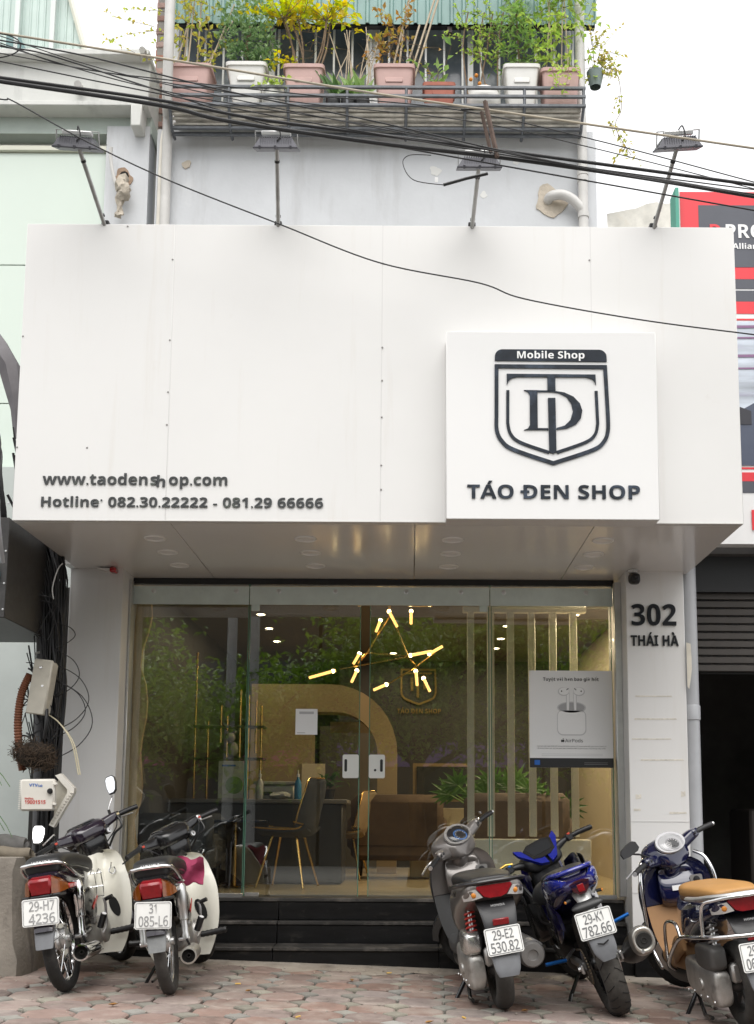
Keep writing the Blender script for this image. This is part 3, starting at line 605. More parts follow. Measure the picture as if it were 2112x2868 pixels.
# balcony planter cage
RAILM = mat('dark_rail_paint', (.12, .13, .145), .5, var=.3, vscale=15); SLAT = mat('worn_planter_board', (.58, .55, .49), .85, var=.25, vscale=9, dirt=((.12, .11, .10), 5, .5, .6, (1, 3, 3)))
cage = thing('balcony_planter_rail', 'dark steel planter rail cage running along the upper balcony', 'railing', (-.34, 9.5, 7.2)); CG = wp(cage)
for z, y in ((7.545, 9.16), (7.462, 9.16), (7.372, 9.16)): CG(MB().box((-.34, y, z), (3.78, .028, .026), .003), 'rail', RAILM)
CG(MB().box((-.34, 9.30, 7.235), (3.72, .03, .026), .003), 'rail', RAILM); CG(MB().box((-.34, 9.36, 7.215), (3.72, .03, .03), .003), 'rail', RAILM)
for k in range(8):
    x = -2.2 + k * .533; m_ = MB(); m_.tube([(x, 9.16, 7.55), (x, 9.165, 7.37), (x - .005, 9.30, 7.225), (x - .005, 9.44, 7.215)], .014, n=6); CG(m_, 'post', RAILM)
for k, (y, z) in enumerate(((9.20, 7.352), (9.23, 7.325), (9.26, 7.30), (9.30, 7.272),)):
    CG(MB().box((-.34, y, z), (3.70, .075 if k > 3 else .02, .022 if k < 4 else .018), .003), 'slat', SLAT)
CG(MB().box((-.34, 9.42, 7.372), (3.7, .48, .02), .003), 'shelf', SLAT)

# drain pipes
PVC = mat('grey_pvc', (.56, .55, .53), .45, var=.1, vscale=6, dirt=((.30, .28, .25), 3, .6, .4, (3, 3, .7))); PVC2 = mat('cream_pvc', (.66, .63, .56), .5, var=.1, vscale=6)
pa = thing('drain_pipe', 'grey vertical drain pipe on the left edge of the upper wall', 'pipe', (-2.30, 9.5, 4.6)); PA = wp(pa)
PA(MB().cyl((-2.335, 9.70, 4.64), (-2.22, 9.15, 9.2), .048, n=14) if 0 else MB().tube([(-2.27, 9.42, 4.64), (-2.27, 9.42, 7.15), (-2.21, 9.10, 7.55), (-2.21, 9.10, 9.4)], .046, n=14, sub=4), 'pipe', PVC)
PA(MB().tube([(-2.33, 9.45, 4.64), (-2.33, 9.45, 6.9), (-2.31, 9.45, 7.3)], .022, n=8, sub=3), 'small_pipe', PVC2)
pb = thing('drain_pipe', 'grey vertical drain pipe with elbow on the right edge of the upper wall', 'pipe', (1.66, 9.7, 4.6)); PB = wp(pb)
PB(MB().tube([(1.555, 9.42, 4.64), (1.555, 9.42, 7.2), (1.545, 9.42, 7.6), (1.555, 9.46, 9.6)], .045, n=14, sub=4), 'pipe', PVC)
for z in (6.45, 6.80, 6.86): PB(MB().cyl((1.555, 9.42, z), (1.555, 9.42, z + .05), .052, n=14), 'collar', PVC)
PB(MB().tube([(1.24, 9.52, 6.66), (1.26, 9.43, 6.665), (1.36, 9.41, 6.67), (1.46, 9.41, 6.62), (1.555, 9.42, 6.52)], .045, n=12, sub=5), 'elbow', PVC)
PATCH = mat('bare_plaster', (.52, .46, .38), .95, var=.2, vscale=9, bump=.6, bscale=40)
def blob(cx, cz, r, y, seed, n=26, dep=.012):
    rr = random.Random(seed); pts = [(r * (1 + .22 * math.sin(3 * a + seed) + rr.uniform(-.08, .08)) * math.cos(a), r * (1 + .22 * math.cos(2 * a + seed) + rr.uniform(-.08, .08)) * math.sin(a)) for a in [2 * math.pi * k / n for k in range(n)]]
    return MB().prism(pts, (cx, y, cz), (1, 0, 0), (0, 0, 1), (0, -dep, 0))
S(blob(1.26, 6.66, .14, UY, 2), 'plaster_patch', PATCH); S(blob(-2.1, 7.0, .04, UY, 5), 'plaster_patch', PATCH)
for q, (x, z, r) in enumerate(((.2, 6.95, .05), (.95, 7.05, .03), (.65, 6.72, .03))): S(blob(x, z, r, UY, 20 + q, dep=.003), 'plaster_patch', mat('paint_flake', (.70, .70, .68), .9))
# ================================================================== LEFT NEIGHBOUR
ln = thing('neighbour_house', 'old pale house with stained balcony parapet and green glass panel', 'building', (-4.5, 9.6, 0)); LN = wp(ln)
OLDW = mat('old_white_render', (.62, .625, .60), .9, var=.06, vscale=2, bump=.15, bscale=30, dirt=[((.30, .31, .30), 1.3, .56, .5, (2, 2, .4)), ((.50, .40, .30), 2.5, .66, .35, None)])
LN(MB().box((-4.6, 9.95, 4.0), (4.26, .5, 8.2)), 'wall', OLDW)
LN(MB().box((-2.66, 9.62, 5.3), (.40, .2, 4.2), .004), 'wall_strip', WALLG)
LN(MB().box((-4.45, 9.60, 7.77), (3.98, .30, .46), .01), 'parapet', OLDW); LN(MB().box((-4.46, 9.55, 8.02), (4.02, .42, .06), .008), 'parapet_coping', OLDW); LN(MB().box((-4.46, 9.56, 7.52), (4.02, .40, .045), .006), 'cornice', OLDW)
LN(MB().box((-2.55, 9.5, 7.40), (.10, .30, .22), .01), 'corbel', OLDW); LN(MB().box((-4.4, 9.72, 7.42), (3.9, .35, .17)), 'soffit_beam', mat('green_tinted_render', (.46, .52, .48), .9, var=.08, vscale=3))
LN(MB().tube([(-2.52, 9.42, 7.99), (-2.49, 9.30, 7.995), (-2.49, 9.25, 7.97)], .03, n=8), 'spout', PVC); LN(MB().tube([(-3.10, 9.45, 7.72), (-3.08, 9.30, 7.66)], .035, n=10), 'spout', PVC)
GPAN = mat('pale_green_glass_panel', (.62, .70, .63), .14, var=.03, vscale=.6, coat=.5)
for (z0, z1) in ((6.05, 7.16), (4.72, 6.045), (3.4, 4.715)): LN(MB().box((-3.88, 9.585, (z0 + z1) / 2), (2.06, .02, z1 - z0 - .004), .002), 'glass_panel', GPAN)
LN(MB().box((-3.88, 9.57, 7.19), (2.1, .06, .05), .004), 'panel_frame', mat('cream_frame', (.66, .66, .56), .5)); LN(MB().box((-2.845, 9.57, 5.2), (.03, .05, 4.0), .003), 'panel_frame', mat('cream_frame', (.66, .66, .56), .5))
LN(MB().box((-3.6, 9.35, 2.0), (2.1, .3, 4.0)), 'lower_wall', mat('pale_grey_green_render', (.50, .54, .52), .9, var=.06, vscale=2))
hl = LN(blob(-2.69, 6.88, .085, 9.52, 9, dep=.010), 'broken_hole', mat('broken_brick', (.34, .24, .17), .95, var=.4, vscale=14, bump=.8))
MB().prism([(p[0] * .045, p[1] * .05) for p in [(math.cos(a), math.sin(a)) for a in [k * .7 for k in range(9)]]], (-2.68, 9.509, 6.89), (1, 0, 0), (0, 0, 1), (0, -.004, 0)).build('hole_dark', mat('hole_black', (.02, .018, .016), 1), hl)
mb = MB(); mb.tube([(-2.66, 9.47, 6.86, .035), (-2.68, 9.42, 6.76, .05), (-2.65, 9.42, 6.68, .06), (-2.69, 9.43, 6.58, .035), (-2.69, 9.43, 6.45, .03)], .04, n=10, sub=4)
rv = random.Random(4); mb.v = [(x + rv.uniform(-.016, .016), y + rv.uniform(-.012, .012), z + rv.uniform(-.012, .012)) for x, y, z in mb.v]; LN(mb, 'wrapped_pipe', mat('canvas_wrap', (.46, .41, .34), .95, var=.3, vscale=14, bump=.5, bscale=60))
LN(MB().tube([(-2.72, 9.45, 6.72), (-2.77, 9.44, 6.90), (-2.79, 9.43, 7.04), (-2.785, 9.42, 7.12)], .016, n=8, sub=4), 'conduit_stub', PVC)
# corrugated shed on its roof
SHED = mat('pale_green_sheet', (.52, .62, .58), .45, var=.08, vscale=3, coat=.1, dirt=((.36, .44, .42), 2, .6, .4, (4, 4, .4)))
mb = MB(); x = -5.6; y0 = 10.6
def rx_(z): return -3.18 - (z - 8.05) * .42      # sloping gable edge
pts = []
while x < -3.2:
    for u, d in ((0, 0), (.6, 0), (.75, 1), (.9, 1)):
        xx = x + u * .075; pts.append((xx, y0 - d * .012))
    x += .075
lo = []; hi = []
for px, py in pts:
    lo.append((px, py, 8.05)); hi.append((px, py, min(9.9, 8.05 + max(0.0, (-3.18 - px)) / .30)))
n = len(pts); mb.add(lo + hi, [(i, i + 1, n + i + 1, n + i) for i in range(n - 1)])
LN(mb, 'shed_wall', SHED, smooth=0)
LN(MB().tube([(-3.17, 10.56, 8.05), (-3.45, 10.56, 8.98), (-3.74, 10.56, 9.95)], .03, n=6), 'gable_trim', mat('cream_frame', (.66, .66, .56), .5))
for x in (-3.78, -4.15): LN(MB().box((x, 10.53, 9.0), (.05, .04, 1.9), .004), 'shed_post', mat('pale_post', (.62, .66, .64), .5))
LN(MB().prism([(-4.22, 8.10), (-3.90, 8.10), (-3.84, 8.52), (-4.10, 9.05), (-4.25, 9.07)], (0, 10.52, 0), (1, 0, 0), (0, 0, 1), (0, -.01, 0)), 'shed_window', mat('dark_teal_glass', (.12, .22, .22), .2, coat=.4))
# ================================================================== RIGHT NEIGHBOUR: billboard over dark shop
rn = thing('neighbour_shop', 'dark open shop with a half raised roller shutter beside the white pillar', 'building', (4.0, 7.9, 0)); RN = wp(rn)
DARKW = mat('dark_shop_wall', (.11, .105, .10), .9, var=.3, vscale=2)  # dark colour stands in for the unlit shop room
RN(MB().box((4.2, 12.4, 1.5), (4.4, .1, 3.4)), 'back_wall', DARKW); RN(MB().box((2.06, 10.2, 1.5), (.06, 4.4, 3.4)), 'side_wall', DARKW); RN(MB().box((6.4, 10.2, 1.5), (.06, 4.4, 3.4)), 'side_wall', DARKW)
RN(MB().box((4.2, 10.1, 2.96), (4.4, 4.6, .08)), 'ceiling', DARKW); RN(MB().box((4.2, 10.1, -.06), (4.4, 4.6, .12)), 'shop_floor', DARKW)
RN(MB().box((4.2, 7.92, 2.80), (4.36, .08, .29)), 'shutter_box', mat('shutter_box_black', (.022, .023, .025), .6))
SHUT = mat('brown_shutter', (.055, .048, .043), .6, var=.15, vscale=4); sl_m = MB()
sl_m.box((4.2, 7.93, 0), (4.3, .016, .052), .006); slm = sl_m.mesh('slat'); slm.materials.append(SHUT)
sh = RN(MB().box((4.2, 7.955, 2.36), (4.3, .01, .60)), 'shutter', mat('shutter_back', (.02, .02, .02), .8))
for k in range(10): put('slat', slm, None, sh, loc=(0, 0, 2.10 + k * .059))
vent = MB().box((0, 7.9205, 0), (.07, .002, .007)).mesh('vent_slot'); vent.materials.append(mat('slot_black', (.004, .004, .004), .9))
for k in range(10):
    for q in range(7): put('vent_slot', vent, None, sh, loc=(2.15 + q * .11, 0, 2.129 + k * .059))
RN(MB().box((3.3, 9.6, .6), (.9, .6, 1.0), .02), 'shop_counter', mat('dim_counter', (.07, .06, .055), .6)); RN(MB().box((2.6, 11, 1.0), (.5, .5, 1.7), .02), 'cabinet', mat('dim_cabinet', (.06, .065, .08), .5))
bb = thing('billboard', 'tall red and charcoal garage billboard with white lettering and a car picture', 'billboard', (4.2, 7.5, 2.93)); BB = wp(bb)
CHAR = mat('charcoal_print', (.075, .08, .10), .5, var=.06, vscale=4); REDP = mat('red_print', (.72, .035, .05), .45); WHP = mat('white_banner', (.80, .80, .80), .5); 
BX0, BX1 = 1.935, 6.2; bc, bwid = (BX0 + BX1) / 2, BX1 - BX0
BB(MB().box((bc, 7.60, 4.255), (bwid, .10, 2.65)), 'backing', WHP); BB(MB().box((BX0 - .012, 7.58, 4.255), (.024, .16, 2.65)), 'edge_frame', mat('green_edge', (.06, .30, .22), .5))
def bbp(x0, x1, z0, z1, m, lay, name): return BB(MB().box(((x0 + x1) / 2, 7.548 - .002 * lay, (z0 + z1) / 2), (x1 - x0, .003, z1 - z0)), name, m)
bbp(1.955, BX1, 4.99, 5.575, REDP, 0, 'red_border'); bbp(2.087, BX1, 4.99, 5.47, CHAR, 1, 'charcoal_field'); bbp(2.0, BX1, 4.90, 4.99, REDP, 0, 'red_band'); bbp(2.0, BX1, 4.825, 4.898, CHAR, 0, 'charcoal_band'); bbp(2.0, BX1, 4.728, 4.812, CHAR, 0, 'charcoal_band'); bbp(2.0, BX1, 4.635, 4.727, REDP, 0, 'red_band'); bbp(2.0, BX1, 4.585, 4.598, REDP, 0, 'red_band'); bbp(2.0, BX1, 3.473, 3.487, REDP, 0, 'red_band'); bbp(2.0, BX1, 3.385, 3.45, REDP, 0, 'red_band'); bbp(2.0, BX1, 3.30, 3.384, CHAR, 0, 'charcoal_band')
PHOTO = mat('garage_photo_print', (.50, .55, .62), .4, var=.45, vscale=1.6, stretch=(.5, 1, 5), dirt=((.30, .22, .40), 2, .55, .6, (.4, 1, 6))); pic = bbp(2.0, BX1, 3.50, 4.575, PHOTO, 0, 'garage_picture')
def bbq(poly, m, name, lay=2): o = MB().prism(poly, (0, 7.548 - .002 * lay, 0), (1, 0, 0), (0, 0, 1), (0, -.002, 0)).build(name, m, pic); return o
bbq([(2.2, 3.50), (5.4, 3.50), (5.5, 3.62), (5.3, 3.78), (4.6, 3.86), (4.0, 4.14), (3.0, 4.18), (2.55, 4.02), (2.3, 3.88), (2.2, 3.80)], mat('car_print', (.06, .075, .12), .35, coat=.3), 'car_print'); bbq([(2.62, 3.94), (3.02, 4.12), (3.9, 4.08), (4.35, 3.88)], mat('car_glass_print', (.45, .62, .68), .3), 'car_window_print', 4)
bbq([(2.30, 3.86), (2.34, 3.93), (2.42, 3.90), (2.42, 3.80), (2.32, 3.80)], mat('seat_print', (.03, .03, .04), .5), 'car_seat_print', 4)
for z, q in ((4.52, .02), (4.44, .012), (4.30, .02), (4.21, .012)): bbq([(2.0, z), (BX1, z + .05), (BX1, z + .05 + q), (2.0, z + q)], mat('pipe_print', (.24, .13, .24), .5), 'pipe_print')
letters('D', bb, REDP, (2.155, 7.5435, 5.215), (1, 0, 0), (0, 0, 1), .10, .105, .003); letters('PRO', bb, WHP, (2.27, 7.5435, 5.215), (1, 0, 0), (0, 0, 1), .30, .105, .003); letters('Auto Alliance', bb, WHP, (2.155, 7.5435, 5.13), (1, 0, 0), (0, 0, 1), .43, .042, .003); letters('N', bb, REDP, (2.385, 7.5435, 3.03), (1, 0, 0), (0, 0, 1), .12, .145, .003)
for o in bb.children:
    if o.name.startswith('letter'): o.matrix_parent_inverse = Matrix.Translation(-V(bb.location))
ru = thing('rooftop_shed', 'rusty corrugated rooftop shed corner wrapped in plastic beside the billboard', 'shed', (2.3, 10.6, 6.4)); RU = wp(ru)
RU(corrug(2.05, 2.75, 6.3, 7.12, 10.6, .10, .02), 'corrugated_sheet', mat('white_rust_sheet', (.55, .55, .53), .6, var=.2, vscale=5, dirt=((.32, .18, .08), 4, .55, .6, None)), smooth=0)
mb = MB(); rows = []
for i in range(9):
    rows.append([(1.98 + .10 * i, 10.52 + .02 * math.sin(i * 2 + j), 6.35 + .10 * j + .02 * math.sin(i + j * 2) + (.06 * i if j == 8 else 0) * .3) for j in range(9)])
mb.loft(rows, closed_ring=False, cap=False); RU(mb, 'plastic_wrap', mat('dirty_plastic', (.66, .64, .58), .5, var=.15, vscale=8, dirt=((.40, .30, .18), 4, .6, .5, None)))
# right drain pipe beside the pillar
pc = thing('drain_pipe', 'thick grey drain pipe beside the street number pillar', 'pipe', (2.0, 7.75, 0)); PC = wp(pc); GPVC = mat('bluish_grey_pvc', (.42, .43, .45), .4, var=.06, vscale=5)
PC(MB().cyl((1.995, 7.76, -.1), (1.995, 7.76, 2.86), .052, n=18), 'pipe', GPVC); PC(MB().lathe([(.052, 0), (.058, .005), (.058, .10), (.052, .11)], (1.995, 7.76, 1.70), (0, 0, 1), 18), 'collar', GPVC)
sc = MB().prism([(0, 0), (.012, -.02), (.028, .07), (.034, .12), (.034, .20), (.03, .30), (.0, .31)], (1.935, 7.63, 1.93), (1, 0, 0), (0, 0, 1), (0, .004, 0)); tag(sc.build('torn_board', mat('torn_board', (.68, .64, .55), .8, var=.1, vscale=10)), 'torn strip of cream board stuck between the pillar and the drain pipe', 'board')

# ================================================================== OVERHEAD CABLES
def cable(pts, y, r, label, m=CABLE, group='overhead cables across the street front', name='overhead_cable'):
    p = [(x, y, z) for x, z in pts]; (x0, _, z0), (x1, _, z1) = p[0], p[1]; (xa, _, za), (xb, _, zb) = p[-2], p[-1]
    k0, k1 = (z1 - z0) / (x1 - x0), (zb - za) / (xb - xa)
    p = [(x0 - d, y, z0 - k0 * d + .018 * d * d) for d in (6.6, 4.5, 2.6, 1.2, .5)] + p + [(xb + d, y, zb + k1 * d + .018 * d * d) for d in (.5, 1.2, 2.6, 4.5, 7)]
    c = MB().tube(p, r, n=8, sub=8); return tag(c.build(name, m), label, 'cable', group)
TANC = mat('tan_cable', (.42, .37, .29), .7, var=.15, vscale=8)
cable([(-2.3, 5.318), (-1.205, 5.136), (-.203, 4.964), (.837, 4.807), (1.865, 4.652)], 5.60, .0062, 'thin tan cable running above all the black cables', TANC)
cable([(-2.287, 5.062), (-1.425, 4.936), (-.869, 4.825), (-.201, 4.734), (.385, 4.657), (1.858, 4.451)], 5.62, .0092, 'thick black cable, upper of the two thick ones')
cable([(-2.284, 5.013), (-1.398, 4.876), (-1.019, 4.784), (-.2, 4.659), (.484, 4.577), (1.181, 4.474), (1.854, 4.358)], 5.58, .0118, 'thickest black cable, lower of the two thick ones')
cable([(-2.298, 5.268), (-2.042, 5.22), (-1.428, 5.012), (-.768, 4.798), (-.201, 4.699), (.385, 4.59), (1.853, 4.318)], 5.645, .0042, 'thin black cable crossing between the thick cables')
cable([(-2.296, 5.232), (-1.785, 5.133), (-1.022, 4.933), (-.201, 4.756), (.484, 4.59), (1.23, 4.434), (1.854, 4.344)], 5.54, .0042, 'thin black cable crossing between the thick cables')
cable([(-2.299, 5.20), (-1.6, 4.98), (-1.0, 4.85), (-.2, 4.72), (.484, 4.57), (1.23, 4.425), (1.854, 4.325)], 5.525, .003, 'thin black cable crossing between the thick cables')
cable([(-2.299, 5.295), (-1.913, 5.16), (-1.354, 5.081), (-.52, 4.99), (.235, 4.913), (.986, 4.741), (1.859, 4.496)], 5.66, .0032, 'thin black cable crossing just below the tan one')
cable([(-2.401, 5.13), (-2.321, 5.116), (-1.887, 4.868), (-1.405, 4.631), (-.77, 4.369), (-.194, 4.137), (.377, 4.017), (.635, 3.923), (1.278, 3.804), (1.925, 3.718)], 5.9, .0042, 'single thin wire sagging low across the white sign')
cable([(-2.3, 5.25), (-1.5, 5.10), (-.6, 4.96), (.3, 4.86), (1.0, 4.70), (1.86, 4.47)], 5.68, .0028, 'hair thin black wire under the tan cable')
cable([(-2.29, 5.24), (-1.7, 5.04), (-1.0, 4.87), (-.2, 4.70), (.6, 4.54), (1.3, 4.41), (1.85, 4.315)], 5.51, .0028, 'thin black cable crossing between the thick cables')
cable([(-2.29, 5.12), (-1.4, 4.93), (-.6, 4.77), (.2, 4.63), (1.0, 4.50), (1.85, 4.385)], 5.56, .0035, 'thin black cable crossing between the thick cables')
lp_ = MB().tube([(-2.34 + .16 * math.cos(a), 5.6, 5.24 + .075 * math.sin(a)) for a in [k * .5 for k in range(14)]], .0035, n=6, sub=3); tag(lp_.build('cable_coil', CABLE), 'loose loop of thin black wire hanging from the cables', 'cable')
br = thing('cable_bracket', 'rusty brown steel bracket clamped to the overhead cables', 'bracket', (.41, 5.6, 4.56)); BR = wp(br); RUST = mat('brown_rust', (.10, .065, .05), .8, var=.3, vscale=14, bump=.3)
BR(MB().tube([(.392, 5.59, 4.915), (.455, 5.56, 4.565)], .013, n=4), 'arm', RUST); BR(MB().tube([(.375, 5.63, 4.88), (.425, 5.62, 4.63)], .010, n=4), 'arm', RUST); BR(MB().tube([(.26, 5.62, 4.885), (.41, 5.60, 4.875)], .006, n=6), 'tie', CABLE)
jn = thing('cable_joint', 'black cable joint stick with a dangling wire and tag by the floodlight', 'cable', (.25, 5.75, 4.6)); JN = wp(jn); JN(MB().tube([(.17, 5.8, 4.55), (.30, 5.8, 4.59), (.42, 5.8, 4.62)], .009, n=8), 'joint', BLACK); JN(MB().tube([(.17, 5.8, 4.55), (.0, 5.8, 4.58), (-.06, 5.8, 4.68), (-.02, 5.8, 4.73), (.1, 5.8, 4.73)], .0025, n=6, sub=6), 'wire', CABLE); JN(MB().box((.13, 5.79, 4.575), (.018, .003, .03)), 'tag', WHP)

# ================================================================== UTILITY CLUTTER between planter and left pillar
up = thing('utility_pole', 'dark grey utility pole squeezed beside the left pillar', 'pole', (-2.46, 7.32, 0)); UP = wp(up)
UP(MB().cyl((-2.40, 7.36, 0), (-2.53, 7.36, 4.2), .075, .06, n=18), 'shaft', mat('dark_pole', (.085, .085, .09), .7, var=.25, vscale=5, dirt=((.2, .19, .18), 3, .6, .4, None))); UP(MB().cyl((-2.463, 7.36, 2.09), (-2.464, 7.36, 2.105), .072, n=18), 'band', mat('pole_band', (.45, .44, .42), .7))
tag(MB().box((-2.52, 7.92, 1.3), (.34, .2, 2.7)).build('alley_wall', mat('alley_shade', (.05, .048, .045), .9, var=.3, vscale=3)), 'narrow wall coloured dark as shade in the gap behind the cable bundle', 'wall')  # near-black colour stands in for the shade of the gap
rw = random.Random(21); BUN = 'black cables hanging in the bundle down the utility pole'
for k in range(56):
    sp = rw.uniform(-.075, .065); yy = 7.26 + rw.uniform(-.06, .05); j = lambda s_: rw.uniform(-s_, s_)
    pts = [(-2.60 + j(.05) + sp * .6, yy - .15, 3.35 + j(.25)), (-2.50 + sp + j(.04), yy, 2.92 + j(.1)), (-2.42 + sp * 1.1 + j(.03), yy, 2.62 + j(.08)), (-2.39 + sp * .9 + j(.03), yy, 2.2), (-2.375 + sp * .8 + j(.025), yy + j(.03), 1.9), (-2.365 + sp * .6 + j(.02), yy, 1.55), (-2.38 + sp * .5 + j(.02), yy + .02, 1.25), (-2.39 + sp * .6 + j(.03), yy + .05, .8 + j(.2))]
    o = MB().tube(pts, rw.choice((.004, .005, .006, .009)), n=6, sub=4).build('hanging_cable', CABLE); tag(o, 'black cable hanging in the thick bundle down the utility pole', 'cable', BUN)
for k, (w_, z_, d_) in enumerate(((.20, 1.95, .30), (.27, 1.80, .42), (.25, 1.72, .36), (.16, 2.2, .16), (.10, 1.9, .22), (.30, 1.66, .5))):
    o = MB().tube([(-2.36, 7.2, z_ + d_ * .5), (-2.36 + w_ * .7, 7.15, z_ + d_ * .25), (-2.36 + w_ * .98, 7.12, z_ - d_ * .1), (-2.36 + w_ * .7, 7.12, z_ - d_ * .4), (-2.35, 7.18, z_ - d_ * .6)], .0032, n=6, sub=6).build('cable_loop', CABLE); tag(o, 'thin black wire loop springing out over the left pillar', 'cable', 'wire loops beside the left pillar')
for k in range(26):
    z_ = rw.uniform(1.25, 2.75); a_ = -2.52 + rw.uniform(-.08, .03); b_ = -2.38 + rw.uniform(-.03, .06)
    o = MB().tube([(a_, 7.2, z_ + rw.uniform(-.1, .25)), ((a_ + b_) / 2, 7.13 + rw.uniform(-.03, .03), z_ + rw.uniform(-.12, .12)), (b_, 7.15, z_ + rw.uniform(-.3, .05)), (b_ + rw.uniform(-.08, .05), 7.2, z_ - rw.uniform(.15, .4))], rw.choice((.003, .004, .006)), n=6, sub=5).build('tangled_wire', CABLE); tag(o, 'short black wire tangled across the cable bundle', 'cable', 'wires tangled across the cable bundle')
for dx in (0, .012): tag(MB().tube([(-2.36, 7.15, 1.66), (-2.27, 7.1, 1.60), (-2.18 + dx, 7.08, 1.47), (-2.13 + dx, 7.08, 1.27)], .004, n=6, sub=6).build('cream_wire', mat('cream_wire', (.62, .56, .40), .6)), 'cream wire drooping out over the left pillar', 'cable', 'cream wires beside the left pillar')
tag(MB().tube([(-2.35, 7.1, 2.42), (-2.36, 7.1, 2.5), (-2.33, 7.1, 2.62), (-2.30, 7.1, 2.66)], .004, n=6, sub=4).build('white_wire', WHITE_B), 'short white wire end sticking out under the canopy', 'cable')
tag(MB().tube([(-2.56, 6.3, 3.12), (-2.52, 6.28, 3.02), (-2.44, 6.27, 2.86), (-2.415, 6.27, 2.68), (-2.43, 6.4, 2.5)], .013, n=10, sub=6).build('grey_conduit', mat('grey_conduit', (.30, .30, .31), .6, var=.1)), 'thick grey cable curving down past the sign corner', 'cable')
for k in range(9):
    o = MB().tube([(-3.1 + rw.uniform(-.1, .1), 6.8, 3.95 + k * .03), (-2.75 + rw.uniform(-.03, .03), 6.75, 3.60 + rw.uniform(-.1, .1)), (-2.62 + rw.uniform(-.04, .02), 6.7, 3.35 + rw.uniform(-.05, .05)), (-2.575 + rw.uniform(-.02, .01), 6.65, 3.14), (-2.57 + rw.uniform(-.03, .03), 6.7, 2.9), (-2.60, 6.9, 2.6)], rw.choice((.006, .008)), n=6, sub=5).build('feed_cable', CABLE); tag(o, 'black cable sweeping in to the bracket at the sign corner', 'cable', 'cables gathered at the sign corner')
tag(MB().tube([(-3.3, 7.2, 4.75, .10), (-2.86, 7.2, 4.20, .085), (-2.76, 7.2, 4.05, .075), (-2.69, 7.2, 3.75, .045), (-2.685, 7.2, 3.55, .02)], .06, n=6).build('folded_awning', mat('grey_tarp', (.16, .15, .16), .6, var=.2, vscale=5)), 'folded grey awning edge poking past the sign box', 'awning')
sb = thing('side_sign_box', 'black edged white lightbox sign with a blue swirl beside the cables', 'shop sign', (-2.7, 7.0, 2.2)); SB = wp(sb)
SB(MB().box((-2.90, 7.0, 2.50), (.90, .95, .62), .004), 'case', mat('black_case', (.035, .033, .032), .45, var=.3, vscale=30, bump=.2, bscale=150)); SB(MB().box((-2.915, 6.522, 2.44), (.84, .012, .44), .003), 'face', mat('sign_face_white', (.62, .70, .72), .35))
SB(MB().tube([(-2.57, 6.513, 2.45), (-2.53, 6.513, 2.50), (-2.50, 6.513, 2.47), (-2.505, 6.513, 2.42), (-2.56, 6.513, 2.40)], .010, n=6, sub=5, flat=1), 'blue_swirl', mat('sky_blue_print', (.06, .42, .58), .4))
for z in (2.24, 2.40, 2.60, 2.9): SB(MB().lathe([(.0, .004), (.006, .003), (.007, 0)], (-2.462, 6.524, z), (0, -1, 0), 8), 'screw', STEEL)
jb = thing('junction_box', 'weathered cream junction box tilted on the utility pole', 'junction box', (-2.40, 7.12, 1.66)); JB = wp(jb); CREAM = mat('cream_plastic', (.50, .47, .40), .5, var=.1, vscale=7, dirt=((.24, .21, .17), 4, .56, .5, None)); ro = Euler((0, R(8), R(-16)))
JB(MB().box((-2.405, 7.13, 1.835), (.13, .11, .35), .018, ro), 'case', CREAM); JB(MB().box((-2.402, 7.073, 1.835), (.142, .022, .36), .008, ro), 'lid', CREAM)
for z in (1.96, 1.84, 1.72): JB(MB().box((-2.38 + (1.84 - z) * .14, 7.06, z), (.02, .012, .016), .003, ro), 'catch', STEEL)
JB(MB().tube([(-2.35, 7.07, 1.69), (-2.34, 7.05, 1.60), (-2.36, 7.08, 1.50)], .011, n=8, sub=3), 'gland_lead', BLACK)
mb = MB(); pp = catmull([(-2.50, 7.16, 1.93), (-2.545, 7.15, 1.80), (-2.56, 7.15, 1.62), (-2.54, 7.15, 1.42), (-2.52, 7.17, 1.30)], 22); mb.tube([p + (.028 if k % 2 else .022,) for k, p in enumerate(pp)], .026, n=12); tag(mb.build('corrugated_conduit', mat('orange_conduit', (.21, .08, .042), .6, var=.15, vscale=9)), 'faded orange corrugated conduit beside the junction box', 'conduit')
ns = thing('root_clump', 'shaggy brown hanging clump of dry roots wired to the pole', 'plant', (-2.42, 7.08, 1.28)); NS = wp(ns); rr = random.Random(8); mb = MB()
for k in range(420):
    a, b = rr.uniform(0, 6.28), rr.gauss(0, .5); c_ = V((-2.42 + .13 * math.cos(a) * math.cos(b), 7.08 + .08 * math.sin(a) * math.cos(b), 1.395 + .095 * math.sin(b) - .02 * math.cos(a))); d_ = V((rr.gauss(0, 1), rr.gauss(0, 1), rr.gauss(0, .8))).normalized() * rr.uniform(.02, .055); mb.tube([tuple(c_ - d_), tuple(c_ + V((rr.gauss(0, .008), rr.gauss(0, .008), rr.gauss(0, .008)))), tuple(c_ + d_)], .0016, n=3)
stuff(NS(mb, 'root_fibres', mat('root_brown', (.075, .05, .032), .95, var=.5, vscale=40))); NS(MB().ball((-2.42, 7.09, 1.395), (.12, .07, .085), 14, 9), 'root_core', mat('root_core', (.03, .022, .016), 1, bump=1, bscale=60, var=.4, vscale=25))
vt = thing('cable_tv_box', 'off white cable television box with blue logo and red hotline number', 'junction box', (-2.33, 6.95, 1.04)); VT = wp(vt); OFFW = mat('off_white_plastic', (.70, .67, .61), .4, var=.05, vscale=6); rv_ = Euler((R(2), R(-1), R(4)))
cs = VT(MB().box((-2.330, 6.93, 1.137), (.212, .06, .198), .012, rv_), 'case', OFFW)
